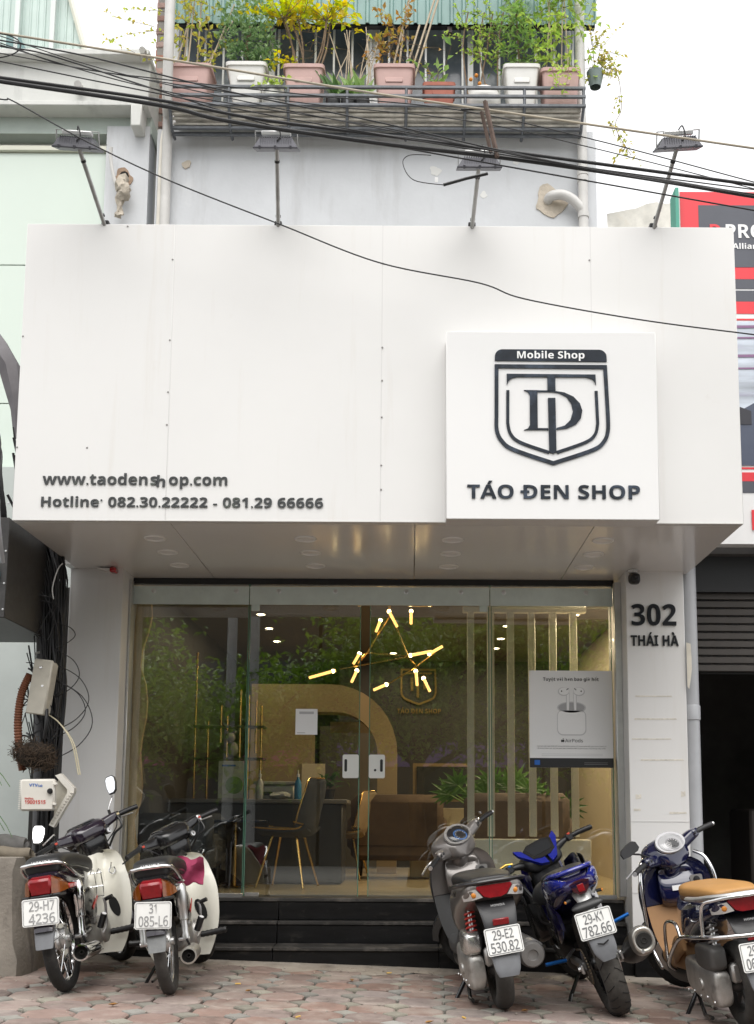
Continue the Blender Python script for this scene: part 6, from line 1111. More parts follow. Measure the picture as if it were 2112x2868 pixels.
    gr = MB(); gr.tube([(.10, -.124, .60), (.0, -.126, .612), (-.13, -.122, .655), (-.21, -.108, .690), (-.238, -.075, .698), (-.242, 0, .70), (-.238, .075, .698), (-.21, .108, .690), (-.13, .122, .655), (0, .126, .612), (.10, .124, .60)], .0105, n=10, sub=4); p(gr, 'grab_rail', CHROME)
    for s_ in (-1, 1):
        p(MB().box((-.05, s_ * .112, .565), (.22, .012, .026), .004), 'side_reflector', mat('red_reflector', (.45, .02, .015), .2, coat=.5) if not old else STEEL)
        sh = p(MB().lathe([(.0, 0), (.02, .0), (.021, .02), (.018, .03), (.018, .10), (.0255, .105), (.0255, .17), (.029, .175), (.029, .285), (.02, .30), (0, .30)], (.0, s_ * .115, .285), (.06, 0, .99), 16), 'shock_absorber', CHROME if not old else ALU)
        p(MB().tube([(0, s_ * .085, .284), (.2, s_ * .08, .285), (.44, s_ * .06, .30)], .016, n=8), 'swing_arm', BLACK_M); p(MB().cyl((0, s_ * .075, .284), (0, s_ * .135, .284), .012, n=10), 'axle_nut', STEEL)
        pg = p(MB().cyl((.26, s_ * .15, .30), (.235, s_ * .185, .37), .019, n=12), 'pillion_peg', BLACK); p(MB().lathe([(0, .002), (.014, .002), (.014, 0)], (.2345, s_ * .186, .372), (-.3, s_ * .42, .85), 12), 'peg_cap', WHTX, pg)
        mb = MB(); pts = [(.56, s_ * .12, .245), (.56, s_ * .20, .248), (.55, s_ * .29, .255)]; mb.tube([q + (.02 if i % 2 else .017,) for i, q in enumerate(catmull(pts, 7))], .018, n=10); p(mb, 'foot_peg', BLACK)
    p(MB().box((.18, .075, .285), (.40, .03, .08), .02), 'chain_case', BLACK_M if not old else mat('dusty_chain_case', (.30, .27, .23), .7, var=.2))
    # side panels and frame
    for s_ in (-1, 1): mb = MB(); body(mb, [(.12, s_ * .085, .46, .02, .05), (.24, s_ * .095, .45, .03, .09), (.38, s_ * .085, .43, .03, .08), (.46, s_ * .07, .42, .015, .03)], e=3); q = p(mb, 'side_panel', BLACK_M); p(MB().box((.30, s_ * .128, .44), (.14, .004, .02), .001, Euler((0, R(-25), 0))), 'red_stripe', mat('red_stripe', (.45, .03, .02), .3), q)
    p(MB().tube([(.88, 0, .76), (.72, 0, .58), (.52, 0, .42), (.40, 0, .36)], .045, n=12, sub=4), 'frame_tube', CREAMB)
    # engine
    mb = MB(); body(mb, [(.32, 0, .27, .06, .06), (.40, 0, .27, .10, .085), (.50, 0, .265, .105, .09), (.60, 0, .27, .08, .07), (.64, 0, .275, .06, .055)], e=4, n=28); en = p(mb, 'engine', CAST); mb = MB()
    for k in range(7): mb.box((.66 + .016 * k, 0, .285), (.006, .13, .12), .002)
    p(mb, 'cylinder_fins', CAST, en); p(MB().lathe([(0, .03), (.05, .028), (.075, .018), (.08, 0)], (.52, -.105, .27), (0, -1, 0), 24), 'clutch_cover', CAST, en); p(MB().box((.40, -.08, .335), (.07, .05, .05), .012), 'starter_box', CAST, en)
    p(MB().tube([(.36, -.14, .26), (.35, -.165, .30), (.36, -.17, .42), (.355, -.165, .45)], .008, n=8), 'kick_lever', STEEL, en); p(MB().cyl((.362, -.168, .445), (.35, -.215, .46), .012, n=8), 'kick_pedal', BLACK, en)
    mu = p(MB().lathe([(.036, .0), (.0445, .001), (.046, .01), (.046, .05), (.045, .30), (.034, .40), (.016, .44), (.014, .46)], (-.15, -.135, .205), (.99, .03, -.02), 24), 'muffler', CHROME if not old else mat('dull_muffler', (.50, .48, .44), .35, metal=.8, var=.2, vscale=10)); p(MB().lathe([(.0445, .0015), (.042, .003), (.036, .03), (.012, .03), (.012, .015), (.008, .015), (.008, .06), (0, .06)], (-.15, -.135, .205), (.99, .03, -.02), 24), 'muffler_bore', SMOKE, mu)
    p(MB().tube([(.28, -.115, .20), (.45, -.10, .17), (.62, -.05, .17), (.70, 0, .22)], .014, n=8, sub=4), 'exhaust_pipe', CHROME, mu); p(MB().tube([(-.02, -.12, .28), (.02, -.13, .24)], .007, n=6), 'muffler_bracket', BLACK, mu)
    p(MB().tube([(.42, .08, .17), (.40, .14, .10), (.40, .24, -.035), (.36, .29, -.045)], .010, n=8), 'side_stand', BLACK_M); p(MB().tube([(.40, .07, .15), (.30, .10, .07), (.18, .12, .06)], .008, n=6), 'centre_stand', BLACK_M); p(MB().tube([(.52, .10, .24), (.40, .16, .23), (.62, .17, .20)], .006, n=6), 'gear_lever', STEEL)
    # leg shield
    prof = [(.865, .735, .115), (.862, .718, .165), (.845, .672, .200), (.815, .615, .222), (.785, .55, .245), (.765, .48, .255), (.752, .38, .252), (.748, .30, .240), (.745, .22, .215), (.735, .15, .185), (.72, .115, .165)]
    mb = MB(); rows = []; back = []
    for (x, z, hw) in catmull(prof, 3):
        a = []; b = []
        for k in range(25):
            u = -1 + 2 * k / 24; sp = max(0, 1 - (abs(u) * hw / .075) ** 2) if z > .42 else 0; ridge = .075 * sp * min(1, (z - .42) / .12) if z > .42 else 0; xx = x - .075 * abs(u) ** 2.2 - ridge
            xx -= .03 * math.exp(-((abs(u) - .82) / .2) ** 2) * (1 if .2 < z < .6 else .3)
            a.append((xx, u * hw, z)); b.append((xx + .009, u * hw * .995, z))
        rows.append(a + b[::-1])
    mb.loft(rows); ls = p(mb, 'leg_shield', CREAMB, smooth=50)
    def on_shield(y, z, dx=-.002):
        for i in range(len(prof) - 1):
            (x0, z0, w0), (x1, z1, w1) = prof[i], prof[i + 1]
            if z1 <= z <= z0: t = (z0 - z) / (z0 - z1); x = x0 + (x1 - x0) * t; hw = w0 + (w1 - w0) * t; break
        u = abs(y) / hw; sp = max(0, 1 - (abs(y) / .075) ** 2) if z > .42 else 0
        return V((x - .075 * u ** 2.2 - (.075 * sp * min(1, (z - .42) / .12) if z > .42 else 0) - .03 * math.exp(-((u - .82) / .2) ** 2) * (1 if .2 < z < .6 else .3) + dx, y, z))
    HOLE = mat('shield_opening', (.006, .006, .006), .9)
    for s_ in (-1, 1):
        mb = MB(); n = 16; vs = []
        for k in range(n): a = 2 * math.pi * k / n; vs.append(on_shield(s_ * (.135 + .034 * math.cos(a) - .018 * math.sin(a)), .385 + .062 * math.sin(a), -.0035))
        mb.add(vs + [V(v) + V((.012, 0, 0)) for v in vs], [tuple(range(n))] + [(i, (i + 1) % n, n + (i + 1) % n, n + i) for i in range(n)]); p(mb, 'shield_opening', HOLE, ls)
    for (y, z) in ((.135, .664), (.105, .656), (.118, .637)): c = on_shield(y, z, 0); p(MB().lathe([(0, .0015), (.007, .0015), (.007, 0)], c, (-1, 0, .15), 10), 'shield_hole', HOLE, ls)
    if old: c = on_shield(0, .66, -.004); p(MB().box(c, (.004, .052, .016), .001, Euler((0, R(12), 0))), 'yellow_sticker', mat('yellow_sticker', (.62, .42, .05), .5), ls)
    else: c = on_shield(-.13, .62, -.006); hk = MB(); hk.tube([tuple(c), tuple(c + V((-.03, 0, .002))), tuple(c + V((-.045, -.01, .03)))], .004, n=6); hk.tube([tuple(c + V((-.03, -.02, -.0))), tuple(c + V((-.045, -.03, -.025))), tuple(c + V((-.04, -.01, -.04))), tuple(c + V((-.035, .012, -.02))), tuple(c + V((-.03, .0, .0)))], .004, n=6, sub=3); p(hk, 'bag_hook', CHROME, ls)
    # small luggage rack tubes between seat and shield
    if not old:
        rk = MB()
        for y in (-.10, -.06, -.02): rk.tube([(.52, y, .60), (.60, y, .62), (.64, y, .50), (.60, y, .44)], .004, n=6, sub=3)
        for z in (.60, .52, .46): rk.tube([(.60, -.11, z), (.60, .02, z)], .004, n=6)
        p(rk, 'front_basket', CHROME)
    # steering: forks, cowl, bars
    for s_ in (-1, 1): p(MB().tube([(.90, s_ * .075, .74), (1.02, s_ * .075, .52), (1.15, s_ * .075, .30), (1.20, s_ * .07, .284)], .022, n=10), 'fork_leg', PLUM, steer=True)
    mb = MB(); body(mb, [(.80, 0, .80, .066, .035), (.82, 0, .83, .072, .05), (.845, 0, .87, .078, .058), (.87, 0, .90, .082, .05)], e=3.4, y=V((.55, 0, .83)), sub=4); 
    cw = MB(); body(cw, [(.745, 0, .935, .070, .022, 4), (.765, 0, .935, .105, .045, 4), (.82, 0, .942, .118, .060, 4), (.90, 0, .937, .122, .066, 3.4), (.97, 0, .915, .10, .066, 3), (1.02, 0, .905, .05, .04, 2.6)], n=28, sub=5); CWM = PLUM if not old else BLACK_M
    cwl = p(cw, 'handlebar_cowl', CWM, steer=True); sk = MB(); body(sk, [(.845, 0, .925, .095, .062, 4), (.840, 0, .87, .092, .062, 4), (.848, 0, .82, .086, .058, 4), (.860, 0, .78, .070, .05, 4), (.866, 0, .765, .06, .045, 4)], x=V((0, 1, 0)), y=V((1, 0, 0)), n=28, sub=4); p(sk, 'cowl_skirt', BLACK_M, cwl, True)
    mt = MB(); body(mt, [(.785, 0, .978, .06, .012, 5), (.82, 0, .995, .08, .012, 5), (.90, 0, .997, .085, .012, 5), (.95, 0, .982, .06, .010, 5)], n=20, sub=3); p(mt, 'meter_cover', mat('smoked_meter', (.012, .013, .016), .08, coat=.8), cwl, True)
    for s_ in (-1, 1):
        am = MB(); body(am, [(.85, s_ * .08, .938, .046, .044, 3), (.845, s_ * .13, .946, .038, .036, 3), (.835, s_ * .19, .955, .031, .030, 3), (.83, s_ * .225, .957, .027, .027, 3)], x=V((1, 0, 0)), y=V((0, 0, 1)), sub=3, n=18); p(am, 'bar_cowl', CWM, cwl, True)
        sw = p(MB().box((.825, s_ * .225, .957), (.05, .034, .048), .008), 'switch_housing', BLACK if not old else (BLACK if s_ > 0 else STEEL), steer=True); p(MB().box((.798, s_ * .225, .962), (.006, .018, .014), .002), 'switch_button', mat('red_button', (.55, .06, .03), .4) if (s_ > 0 or old) else mat('cream_button', (.6, .5, .3), .4), sw, True)
        gp = MB(); gpts = [(.822, s_ * .24, .958), (.808, s_ * .30, .956), (.790, s_ * .365, .950)]; gp.tube([q + (.0165 if i % 2 else .0150,) for i, q in enumerate(catmull(gpts, 8))], .016, n=12); p(gp, 'hand_grip', BLACK, steer=True)
        p(MB().tube([(.87, s_ * .22, .945), (.885, s_ * .28, .935), (.87, s_ * .36, .925)], .005, n=6, sub=3), 'brake_lever', STEEL if s_ < 0 else BLACK, steer=True)
        p(MB().tube([(.81, s_ * .215, .945), (.79, s_ * .17, .89), (.84, s_ * .11, .84), (.88, s_ * .05, .80)], .004, n=6, sub=4), 'control_cable', CABLE, steer=True)
    kl = p(MB().lathe([(0, .012), (.016, .011), (.018, .004), (.018, 0)], (.752, -.098, .895), (-1, -.1, .1), 14), 'key_lock', STEEL, cwl, True); p(MB().box((.7395, -.0985, .896), (.002, .003, .012)), 'key_slot', BLACK, kl, True); p(MB().box((.772, -.097, .905), (.04, .036, .06), .008), 'lock_boss', BLACK, cwl, True)
    p(MB().tube([(.795, -.215, .95), (.765, -.20, .885), (.80, -.15, .86), (.845, -.10, .80)], .007, n=6, sub=4), 'throttle_hose', BLACK, steer=True)
    if not old:
        for s_, c2, rt in ((-1, (.80, -.27, 1.15), 12), (1, (.70, .34, 1.06), -10)):
            p(MB().tube([(.83, s_ * .19, .975), (.83, s_ * .20, 1.02), (c2[0] + .03, c2[1] * .97, c2[2] - .07)], .0055, n=8), 'mirror_stem', STEEL, steer=True); p(MB().cyl((.83, s_ * .19, .97), (.832, s_ * .197, 1.01), .010, n=8), 'mirror_boot', BLACK, steer=True)
            cw2 = B.M @ V(c2) - V((0, 0, B.drop)); hex_mirror(B, cw2, V((-.85, .35, .25)) if s_ < 0 else V((-.8, -.15, .42)), .038, .062, MIRR, steer=False, rot=rt)
    else:
        # red cloth tucked under the seat
        mb = MB(); rr = random.Random(4); rows = []
        for i in range(9):
            t_ = i / 8; row = []
            for j in range(9): s2 = j / 8; row.append((.33 + .03 * math.sin(6 * t_ + 5 * s2) + rr.uniform(-.006, .006) + .05 * s2, -.070 - .155 * s2 * (1 - .25 * t_) - .02 * t_, .728 - .035 * s2 - .165 * t_ * (1 - .18 * s2) + .010 * math.sin(9 * s2 + 3 * t_) + rr.uniform(-.004, .004)))
            rows.append(row)
        mb.loft(rows, closed_ring=False, cap=False); back = [[(x + .004, y + .002, z - .006) for x, y, z in r_] for r_ in rows]; mb.loft(back, closed_ring=False, cap=False)
        cl = mb.mesh('saddle_cloth', 60); 
        t = B.root; o = put('cloth', cl, mat('crimson_cloth', (.30, .035, .09), .85, var=.2, vscale=9)); o.parent = None; o.rotation_euler = t.rotation_euler; o.location = t.location; tag(o, 'crimson cloth draped off the seat of the old white moped', 'cloth')
    return B
cub('white shielded moped with two mirrors and plate 29-H7 4236', (-1.855, 6.14, .061), 2, 9, (('29-H7', -.060, .135, .008, .048), ('4236', -.062, .138, -.058, .050)), PINKD, 1)
cub('old white shielded moped with plate 31 085-L6 and a cloth on its seat', (-1.30, 6.18, .043), 5, 8.5, (('31', -.022, .048, .012, .046), ('085-L6', -.076, .155, -.056, .052)), PINKD, 2)
def helix(o, d, r, turns, wr, n=14):
    x, y, z = basis(d); o = V(o); L_ = V(d).length; N = turns * n
    return MB().tube([tuple(o + z * (L_ * i / N) + (x * math.cos(2 * math.pi * i / n) + y * math.sin(2 * math.pi * i / n)) * r) for i in range(N + 1)], wr, n=6)
def cover(mb, prof, n=17, th=.010, bow=.05, pw=2.2):
    """curved plate across y; prof rows (x, z, half width)"""
    rows = []
    for (x, z, hw) in catmull(prof, 4):
        a = [(x - bow * abs(-1 + 2 * k / (n - 1)) ** pw, (-1 + 2 * k / (n - 1)) * hw, z) for k in range(n)]; rows.append(a + [(px + th, py * .995, pz) for px, py, pz in a[::-1]])
    return mb.loft(rows)
def scooter(label, loc, yaw, lean, K):
    B = Bike('scooter', label, loc, yaw, lean, (.98, 0, .80), turn=K.get('turn', 38), drop=.05); p = B.p; PA_, IN, FL = K['paint'], K['inner'], K['floor']
    wheel(B, 0, .222, .048, K['tyre'], spoke=False, rimm=K['rim'], groove=.004); wheel(B, 1.24, .225, .044, RUBBER, spoke=False, rimm=K['rim'], steer=True, name='front_wheel', disc=True)
    # rear body
    mb = MB(); body(mb, [(-.275, 0, .672, .10, .020, 3), (-.255, 0, .668, .142, .042, 3.2), (-.17, 0, .640, .170, .056, 3.2), (-.02, 0, .610, .188, .075, 3.2), (.16, 0, .575, .190, .105, 3.2), (.34, 0, .53, .172, .140, 3.4), (.47, 0, .52, .145, .165, 3.6), (.52, 0, .51, .12, .15, 3.6)], n=32, sub=5); rb = p(mb, 'rear_body', PA_)
    if K.get('script'): letters(K['script'], rb, BLACK if K.get('dark_script') else WHTX, (-.06, .1915, .632), (-1, 0, .12), (0, -.10, 1), .10, .026, .002, name='character', style='r')
    # tail lamps
    tl = MB(); tl.loft([[(-.285, y, z) for y, z in ((-.088, .688), (-.095, .676), (-.060, .632), (-.03, .622), (.03, .622), (.060, .632), (.095, .676), (.088, .688))], [(-.24, y * 1.12, z) for y, z in ((-.088, .692), (-.095, .676), (-.060, .630), (-.03, .618), (.03, .618), (.060, .630), (.095, .676), (.088, .692))]]); t_ = p(tl, 'tail_lamp', REDL, smooth=30)
    for s_ in (-1, 1):
        mb = MB(); mb.loft([[(-.280, s_ * .066, .628), (-.283, s_ * .100, .674), (-.25, s_ * .10, .68), (-.25, s_ * .06, .625)], [(-.262, s_ * .118, .618), (-.262, s_ * .138, .668), (-.22, s_ * .138, .668), (-.22, s_ * .11, .62)], [(-.20, s_ * .160, .612), (-.20, s_ * .166, .642), (-.18, s_ * .15, .64), (-.18, s_ * .15, .615)]]); o = p(mb, 'turn_signal', mat('clear_lens', (.55, .54, .52), .12, coat=.6), t_, smooth=30); p(MB().ball((-.262, s_ * .110, .645), (.014, .016, .018), 10, 6), 'amber_bulb', mat('amber_bulb', (.60, .22, .03), .2), t_)
    # seat and rail
    SE, SS_ = K['seat'], K.get('seat_side', K['seat']); mb = MB(); body(mb, [(-.165, 0, .700, .06, .012, 3), (-.145, 0, .702, .11, .024, 3.4), (-.03, 0, .704, .138, .036, 3.4), (.14, 0, .698, .148, .040, 3.4), (.30, 0, .692, .150, .044, 3.2), (.44, 0, .688, .125, .044, 3), (.53, 0, .67, .075, .035, 2.6), (.55, 0, .66, .03, .02, 2.4)], n=28, sub=4); st = p(mb, 'seat', SE)
    if SS_ is not SE: mb = MB(); body(mb, [(-.15, 0, .676, .105, .016, 4), (0, 0, .672, .143, .026, 4), (.2, 0, .66, .154, .032, 4), (.42, 0, .652, .13, .034, 3.4), (.53, 0, .645, .07, .025, 3)], n=28, sub=4); p(mb, 'seat_side', SS_, st)
    rm = K['rail']; g = MB(); g.tube([(.12, -.178, .672), (-.05, -.188, .684), (-.20, -.165, .700), (-.275, -.09, .706), (-.285, 0, .708), (-.275, .09, .706), (-.20, .165, .700), (-.05, .188, .684), (.12, .178, .672)], .016, n=10, sub=4, flat=.75); gr = p(g, 'grab_rail', rm)
    for s_ in (-1, 1): p(MB().box((-.15, s_ * .12, .690), (.05, .03, .03), .008), 'rail_mount', BLACK, gr)
    # number panel, plate, mudguard
    mb = MB(); body(mb, [(-.20, 0, .612, .105, .016, 4), (-.262, 0, .575, .100, .026, 4), (-.300, 0, .52, .092, .026, 4), (-.318, 0, .46, .085, .018, 4), (-.322, 0, .36, .078, .012, 4)], x=V((0, 1, 0)), y=V((.85, 0, .5)).normalized(), n=24, sub=4); hg = p(mb, 'number_panel', K['panel']); p(MB().box((-.334, 0, .500), (.012, .085, .034), .003, Euler((0, R(-14), 0))), 'reflector', REDL, hg)
    letters('HONDA', hg, mat('dull_emblem', (.16, .16, .16), .4), (-.312, .038, .577), (0, -1, 0), (.55, 0, 1), .076, .012, .0015, name='character')
    plate(B, (-.348, 0, .405), -10, K['lines'], roll=K.get('proll', 1.5)); mb = MB(); body(mb, [(-.30, 0, .38, .075, .02, 4), (-.325, 0, .32, .074, .018, 4), (-.345, 0, .26, .066, .014, 4), (-.352, 0, .225, .052, .010, 4)], x=V((0, 1, 0)), y=V((1, 0, .2)).normalized(), n=20, sub=4); p(mb, 'mudguard', GREYF)
    # engine, left side
    mb = MB(); body(mb, [(-.10, .115, .225, .03, .06), (-.07, .125, .225, .045, .095), (.08, .13, .225, .05, .10), (.26, .13, .245, .05, .095), (.40, .12, .255, .045, .085), (.46, .11, .26, .03, .05)], e=4, n=26, sub=4); en = p(mb, 'engine_case', CAST); mb = MB(); body(mb, [(-.11, .125, .375, .03, .04), (-.08, .13, .378, .045, .062), (.05, .13, .378, .05, .068), (.17, .125, .372, .042, .058), (.20, .12, .37, .03, .04)], e=4.5, n=26, sub=3); p(mb, 'air_filter_box', K['filter'], en)
    p(MB().box((-.10, .055, .30), (.06, .05, .10), .012), 'carrier_lug', CAST, en); p(MB().lathe([(0, .012), (.03, .01), (.034, 0)], (.10, .178, .23), (0, 1, 0), 16), 'case_boss', CAST, en); mb = MB()
    for k in range(6): mb.box((.50 + .018 * k, .0, .30), (.006, .15, .12), .002)
    p(mb, 'cylinder_fins', CAST, en)
    for k in range(5): p(MB().lathe([(0, .006), (.007, .005), (.008, 0)], (-.08 + .11 * k, .178, .165 + .01 * (k % 2)), (0, 1, 0), 8), 'case_bolt', STEEL, en)
    sk = p(MB().cyl((-.06, .125, .27), (-.015, .115, .58), .014, n=10), 'shock_absorber', STEEL); p(helix((-.052, .123, .325), V((.037, -.008, .22)), .026, 9, .0062), 'coil_spring', K['spring'], sk)
    mu = p(MB().lathe([(0, .01), (.026, .008), (.03, .0), (.060, .002), (.070, .02), (.072, .06), (.072, .32), (.055, .38), (.02, .40)], (-.20, -.165, .285), (.98, .05, .06), 24), 'muffler', mat('grey_muffler', (.22, .215, .21), .5, metal=.6, var=.2, vscale=9)); gd = MB(); secs = []
    for k in range(10):
        a = R(35 + 120 * k / 9); e = V((0, math.cos(a) * -.079, math.sin(a) * .079)); secs.append([V((x, -.165, .285)) + e * f for x, f in ((-.175, .93), (-.165, 1.0), (.12, 1.0), (.12, .95))])
    p(gd.loft(secs), 'heat_guard', mat('satin_guard', (.62, .61, .60), .3, metal=.8), mu); p(MB().tube([(.18, -.15, .29), (.36, -.10, .22), (.52, -.02, .20)], .016, n=8, sub=3), 'exhaust_pipe', STEEL, mu)
    p(MB().tube([(.40, .10, .18), (.36, .17, .09), (.34, .26, -.035)], .012, n=8), 'side_stand', BLACK_M); p(MB().tube([(.34, .24, -.025), (.28, .30, -.04), (.22, .31, -.038)], .009, n=6), 'stand_foot', BLACK_M); p(MB().tube([(.36, .13, .14), (.22, .15, .045), (.10, .15, .05)], .011, n=8), 'centre_stand', BLACK_M)
    # floor and apron
    mb = MB(); body(mb, [(.44, 0, .33, .14, .10, 5), (.54, 0, .285, .155, .05, 5), (.72, 0, .275, .16, .042, 5), (.88, 0, .285, .155, .05, 5)], n=26, sub=3); p(mb, 'floor_board', FL); mb = MB(); body(mb, [(.40, 0, .24, .12, .05, 4), (.60, 0, .20, .14, .05, 4), (.86, 0, .21, .14, .06, 4), (.96, 0, .26, .12, .05, 4)], n=24, sub=3); p(mb, 'belly_pan', K['lower'])
    ap = p(cover(MB(), [(.90, .29, .150), (.915, .36, .175), (.93, .46, .195), (.945, .57, .205)], bow=.055), 'lower_inner_apron', FL, smooth=50); ua = p(cover(MB(), [(.944, .575, .206), (.935, .66, .208), (.925, .74, .195), (.93, .80, .16), (.945, .835, .11)], bow=.06), 'upper_inner_apron', IN, smooth=50)
    mb = MB(); body(mb, [(.93, 0, .60, .10, .05, 4), (.885, 0, .67, .115, .075, 4), (.88, 0, .74, .105, .05, 4), (.93, 0, .80, .08, .03, 4)], x=V((0, 1, 0)), y=V((.3, 0, 1)).normalized(), n=24, sub=4); gb = p(mb, 'glove_box', IN); p(MB().prism(rpoly(.075, .055, .012), (.866, -.115, .70), (0, -1, 0), (0, 0, 1), (-.006, 0, 0)), 'ignition_panel', mat('satin_panel', (.30, .29, .28), .35, metal=.5), gb); p(MB().lathe([(0, .01), (.018, .008), (.02, 0)], (.859, -.115, .70), (-1, 0, 0), 14), 'ignition_lock', BLACK, gb)
    p(MB().box((.853, .0, .665), (.004, .085, .030), .001), 'warning_label', mat('label_dark', (.03, .03, .035), .5) if not K.get('tan') else WHP, gb)
    if K.get('tan'): p(MB().box((.898, -.03, .575), (.02, .07, .055), .004), 'hook_recess', BLACK, ap)
    mb = MB(); body(mb, [(.99, 0, .27, .10, .07, 3), (1.02, 0, .40, .165, .085, 3), (1.03, 0, .55, .20, .085, 3), (1.01, 0, .68, .205, .085, 3), (.99, 0, .78, .165, .075, 3), (.98, 0, .84, .09, .05, 3)], x=V((0, 1, 0)), y=V((1, 0, 0)), n=30, sub=4); p(mb, 'front_apron', K['front'])
    # front fender, fork
    mb = MB(); secs = []
    for k in range(13):
        a = R(20 + 160 * k / 12); e = V((math.cos(a), 0, math.sin(a))); c = V((1.24, 0, .225)) + e * .262; secs.append([c + V((0, y, 0)) - e * d for y, d in ((-.07, .07), (-.066, .02), (-.03, 0), (.03, 0), (.066, .02), (.07, .07), (.06, .07), (0, .012), (-.06, .07))])
    p(mb.loft(secs), 'front_fender', K['fender'], steer=True)
    for s_ in (-1, 1): p(MB().tube([(1.03, s_ * .07, .60), (1.16, s_ * .07, .35), (1.24, s_ * .065, .225)], .018, n=8), 'fork_leg', BLACK_M, steer=True)
    # handlebar cowl with instruments
    mb = MB(); body(mb, [(.855, 0, .885, .07, .035, 3), (.875, 0, .905, .11, .060, 3), (.93, 0, .925, .135, .075, 3), (1.0, 0, .935, .135, .08, 3), (1.06, 0, .92, .11, .075, 3), (1.10, 0, .90, .05, .04, 2.6)], n=30, sub=4); cw = p(mb, 'handlebar_cowl', K['cowl'], steer=True); mb = MB(); body(mb, [(.94, 0, .88, .085, .06, 3.4), (.94, 0, .83, .09, .06, 3.4), (.955, 0, .79, .075, .05, 3.4)], x=V((0, 1, 0)), y=V((1, 0, 0)), n=22, sub=4); p(mb, 'cowl_skirt', K['cowl'], cw, True)
    nx = V((-.74, 0, .67)).normalized(); dx = V((.67, 0, .74)).normalized(); c0 = V((.892, 0, .974)); yl = V((0, 1, 0))
    def dsh(poly, off, m_, nm, th=.004): return p(MB().prism(poly, c0 + nx * off, yl, dx, nx * th), nm, m_, cw, True)
    dsh([(.115 * math.cos(a) * (1.0 if math.sin(a) > 0 else .98), .085 * math.sin(a) * (1 if math.sin(a) > 0 else .8)) for a in [2 * math.pi * k / 28 for k in range(28)]], .0, K['bezel'], 'dash_bezel', .012); dsh([(.095 * math.cos(a), .068 * math.sin(a) * (1 if math.sin(a) > 0 else .8)) for a in [2 * math.pi * k / 28 for k in range(28)]], .0125, K['dial'], 'dash_face', .002)
    dsh([(.05 * math.cos(a), -.012 + .045 * math.sin(a)) for a in [2 * math.pi * k / 24 for k in range(24)]], .015, K['dial2'], 'speedometer', .002); dsh([(.041 * math.cos(a), -.012 + .037 * math.sin(a)) for a in [2 * math.pi * k / 24 for k in range(24)]], .0172, BLACK, 'speedometer_face', .001)
    for k in range(9): a = R(-20 + 27.5 * k); mbt = MB().prism([(.031 * math.cos(a) - .002 * math.sin(a), -.012 + .028 * math.sin(a) + .002 * math.cos(a)), (.031 * math.cos(a) + .002 * math.sin(a), -.012 + .028 * math.sin(a) - .002 * math.cos(a)), (.038 * math.cos(a) + .002 * math.sin(a), -.012 + .035 * math.sin(a) - .002 * math.cos(a)), (.038 * math.cos(a) - .002 * math.sin(a), -.012 + .035 * math.sin(a) + .002 * math.cos(a))], c0 + nx * .0184, yl, dx, nx * .0006); p(mbt, 'dial_mark', WHTX, cw, True)
    gl = MB(); body(gl, [tuple(c0 + dx * t) + (w_, h_) for t, w_, h_ in ((-.068, .03, .006), (-.05, .075, .026), (0, .10, .036), (.05, .08, .026), (.075, .03, .006))], y=nx, e=2.2, n=20, sub=4); p(gl, 'dash_glass', K['glass'], cw, True)
    for s_ in (-1, 1):
        am = MB(); body(am, [(.95, s_ * .10, .915, .045, .042, 3), (.93, s_ * .16, .932, .036, .036, 3), (.915, s_ * .21, .945, .032, .034, 3), (.905, s_ * .25, .95, .028, .028, 3)], x=V((1, 0, 0)), y=V((0, 0, 1)), n=18, sub=3); p(am, 'bar_cowl', K['cowl'], cw, True); sw = p(MB().box((.890, s_ * .235, .952), (.03, .055, .05), .010), 'switch_housing', K['switch'], steer=True)
        for q in (-.013, .013): p(MB().box((.874, s_ * .235 + q, .955), (.006, .016, .018), .003), 'switch_button', BLACK, sw, True)
        gp = MB(); gpts = [(.90, s_ * .262, .95), (.888, s_ * .32, .95), (.872, s_ * .39, .945)]; gp.tube([q + (.0175 if i % 2 else .0160,) for i, q in enumerate(catmull(gpts, 8))], .016, n=12); p(gp, 'hand_grip', BLACK, steer=True); p(MB().cyl((.872, s_ * .39, .945), (.868, s_ * .402, .944), .013, n=10), 'bar_end', STEEL, steer=True); p(MB().tube([(.95, s_ * .25, .94), (.965, s_ * .31, .935), (.94, s_ * .41, .925)], .0055, n=6, sub=3), 'brake_lever', STEEL, steer=True)
    K['extra'](B) if K.get('extra') else None
    return B
# ---- grey scooter
GREYS = mat('warm_grey_paint', (.17, .155, .145), .28, metal=.35, coat=.5, var=.05, vscale=4)
scooter('warm grey scooter with red coil spring and plate 29-E2 530.82', (.516, 6.135, -.017), 5, 8.5, dict(paint=GREYS, inner=GREYS, floor=mat('dark_floor_plastic', (.05, .05, .05), .6), seat=VINYL, rail=mat('satin_black_rail', (.02, .02, .022), .3, coat=.3), panel=mat('matt_black_panel', (.022, .022, .024), .5), tyre=RUBBER2, rim=mat('dark_rim', (.10, .10, .10), .4, metal=.6), lines=(('29-E2', -.056, .112, .008, .046), ('530.82', -.076, .152, -.056, .050)), filter=mat('polished_filter', (.58, .57, .55), .25, metal=.85, var=.15, vscale=10), spring=mat('red_spring', (.50, .035, .025), .35), lower=BLACK, front=mat('matt_black_front', (.03, .03, .033), .35, coat=.3), fender=mat('matt_black_front', (.03, .03, .033), .35), cowl=GREYS, bezel=mat('silver_bezel', (.62, .61, .60), .25, metal=.7), dial=mat('dash_black', (.015, .015, .018), .3), dial2=mat('dial_blue', (.04, .14, .38), .3), glass=glass_mat('dash_glass', (.95, .95, .95), .9, f0=.06), switch=GREYS, script='Fruit', dark_script=True, turn=50))
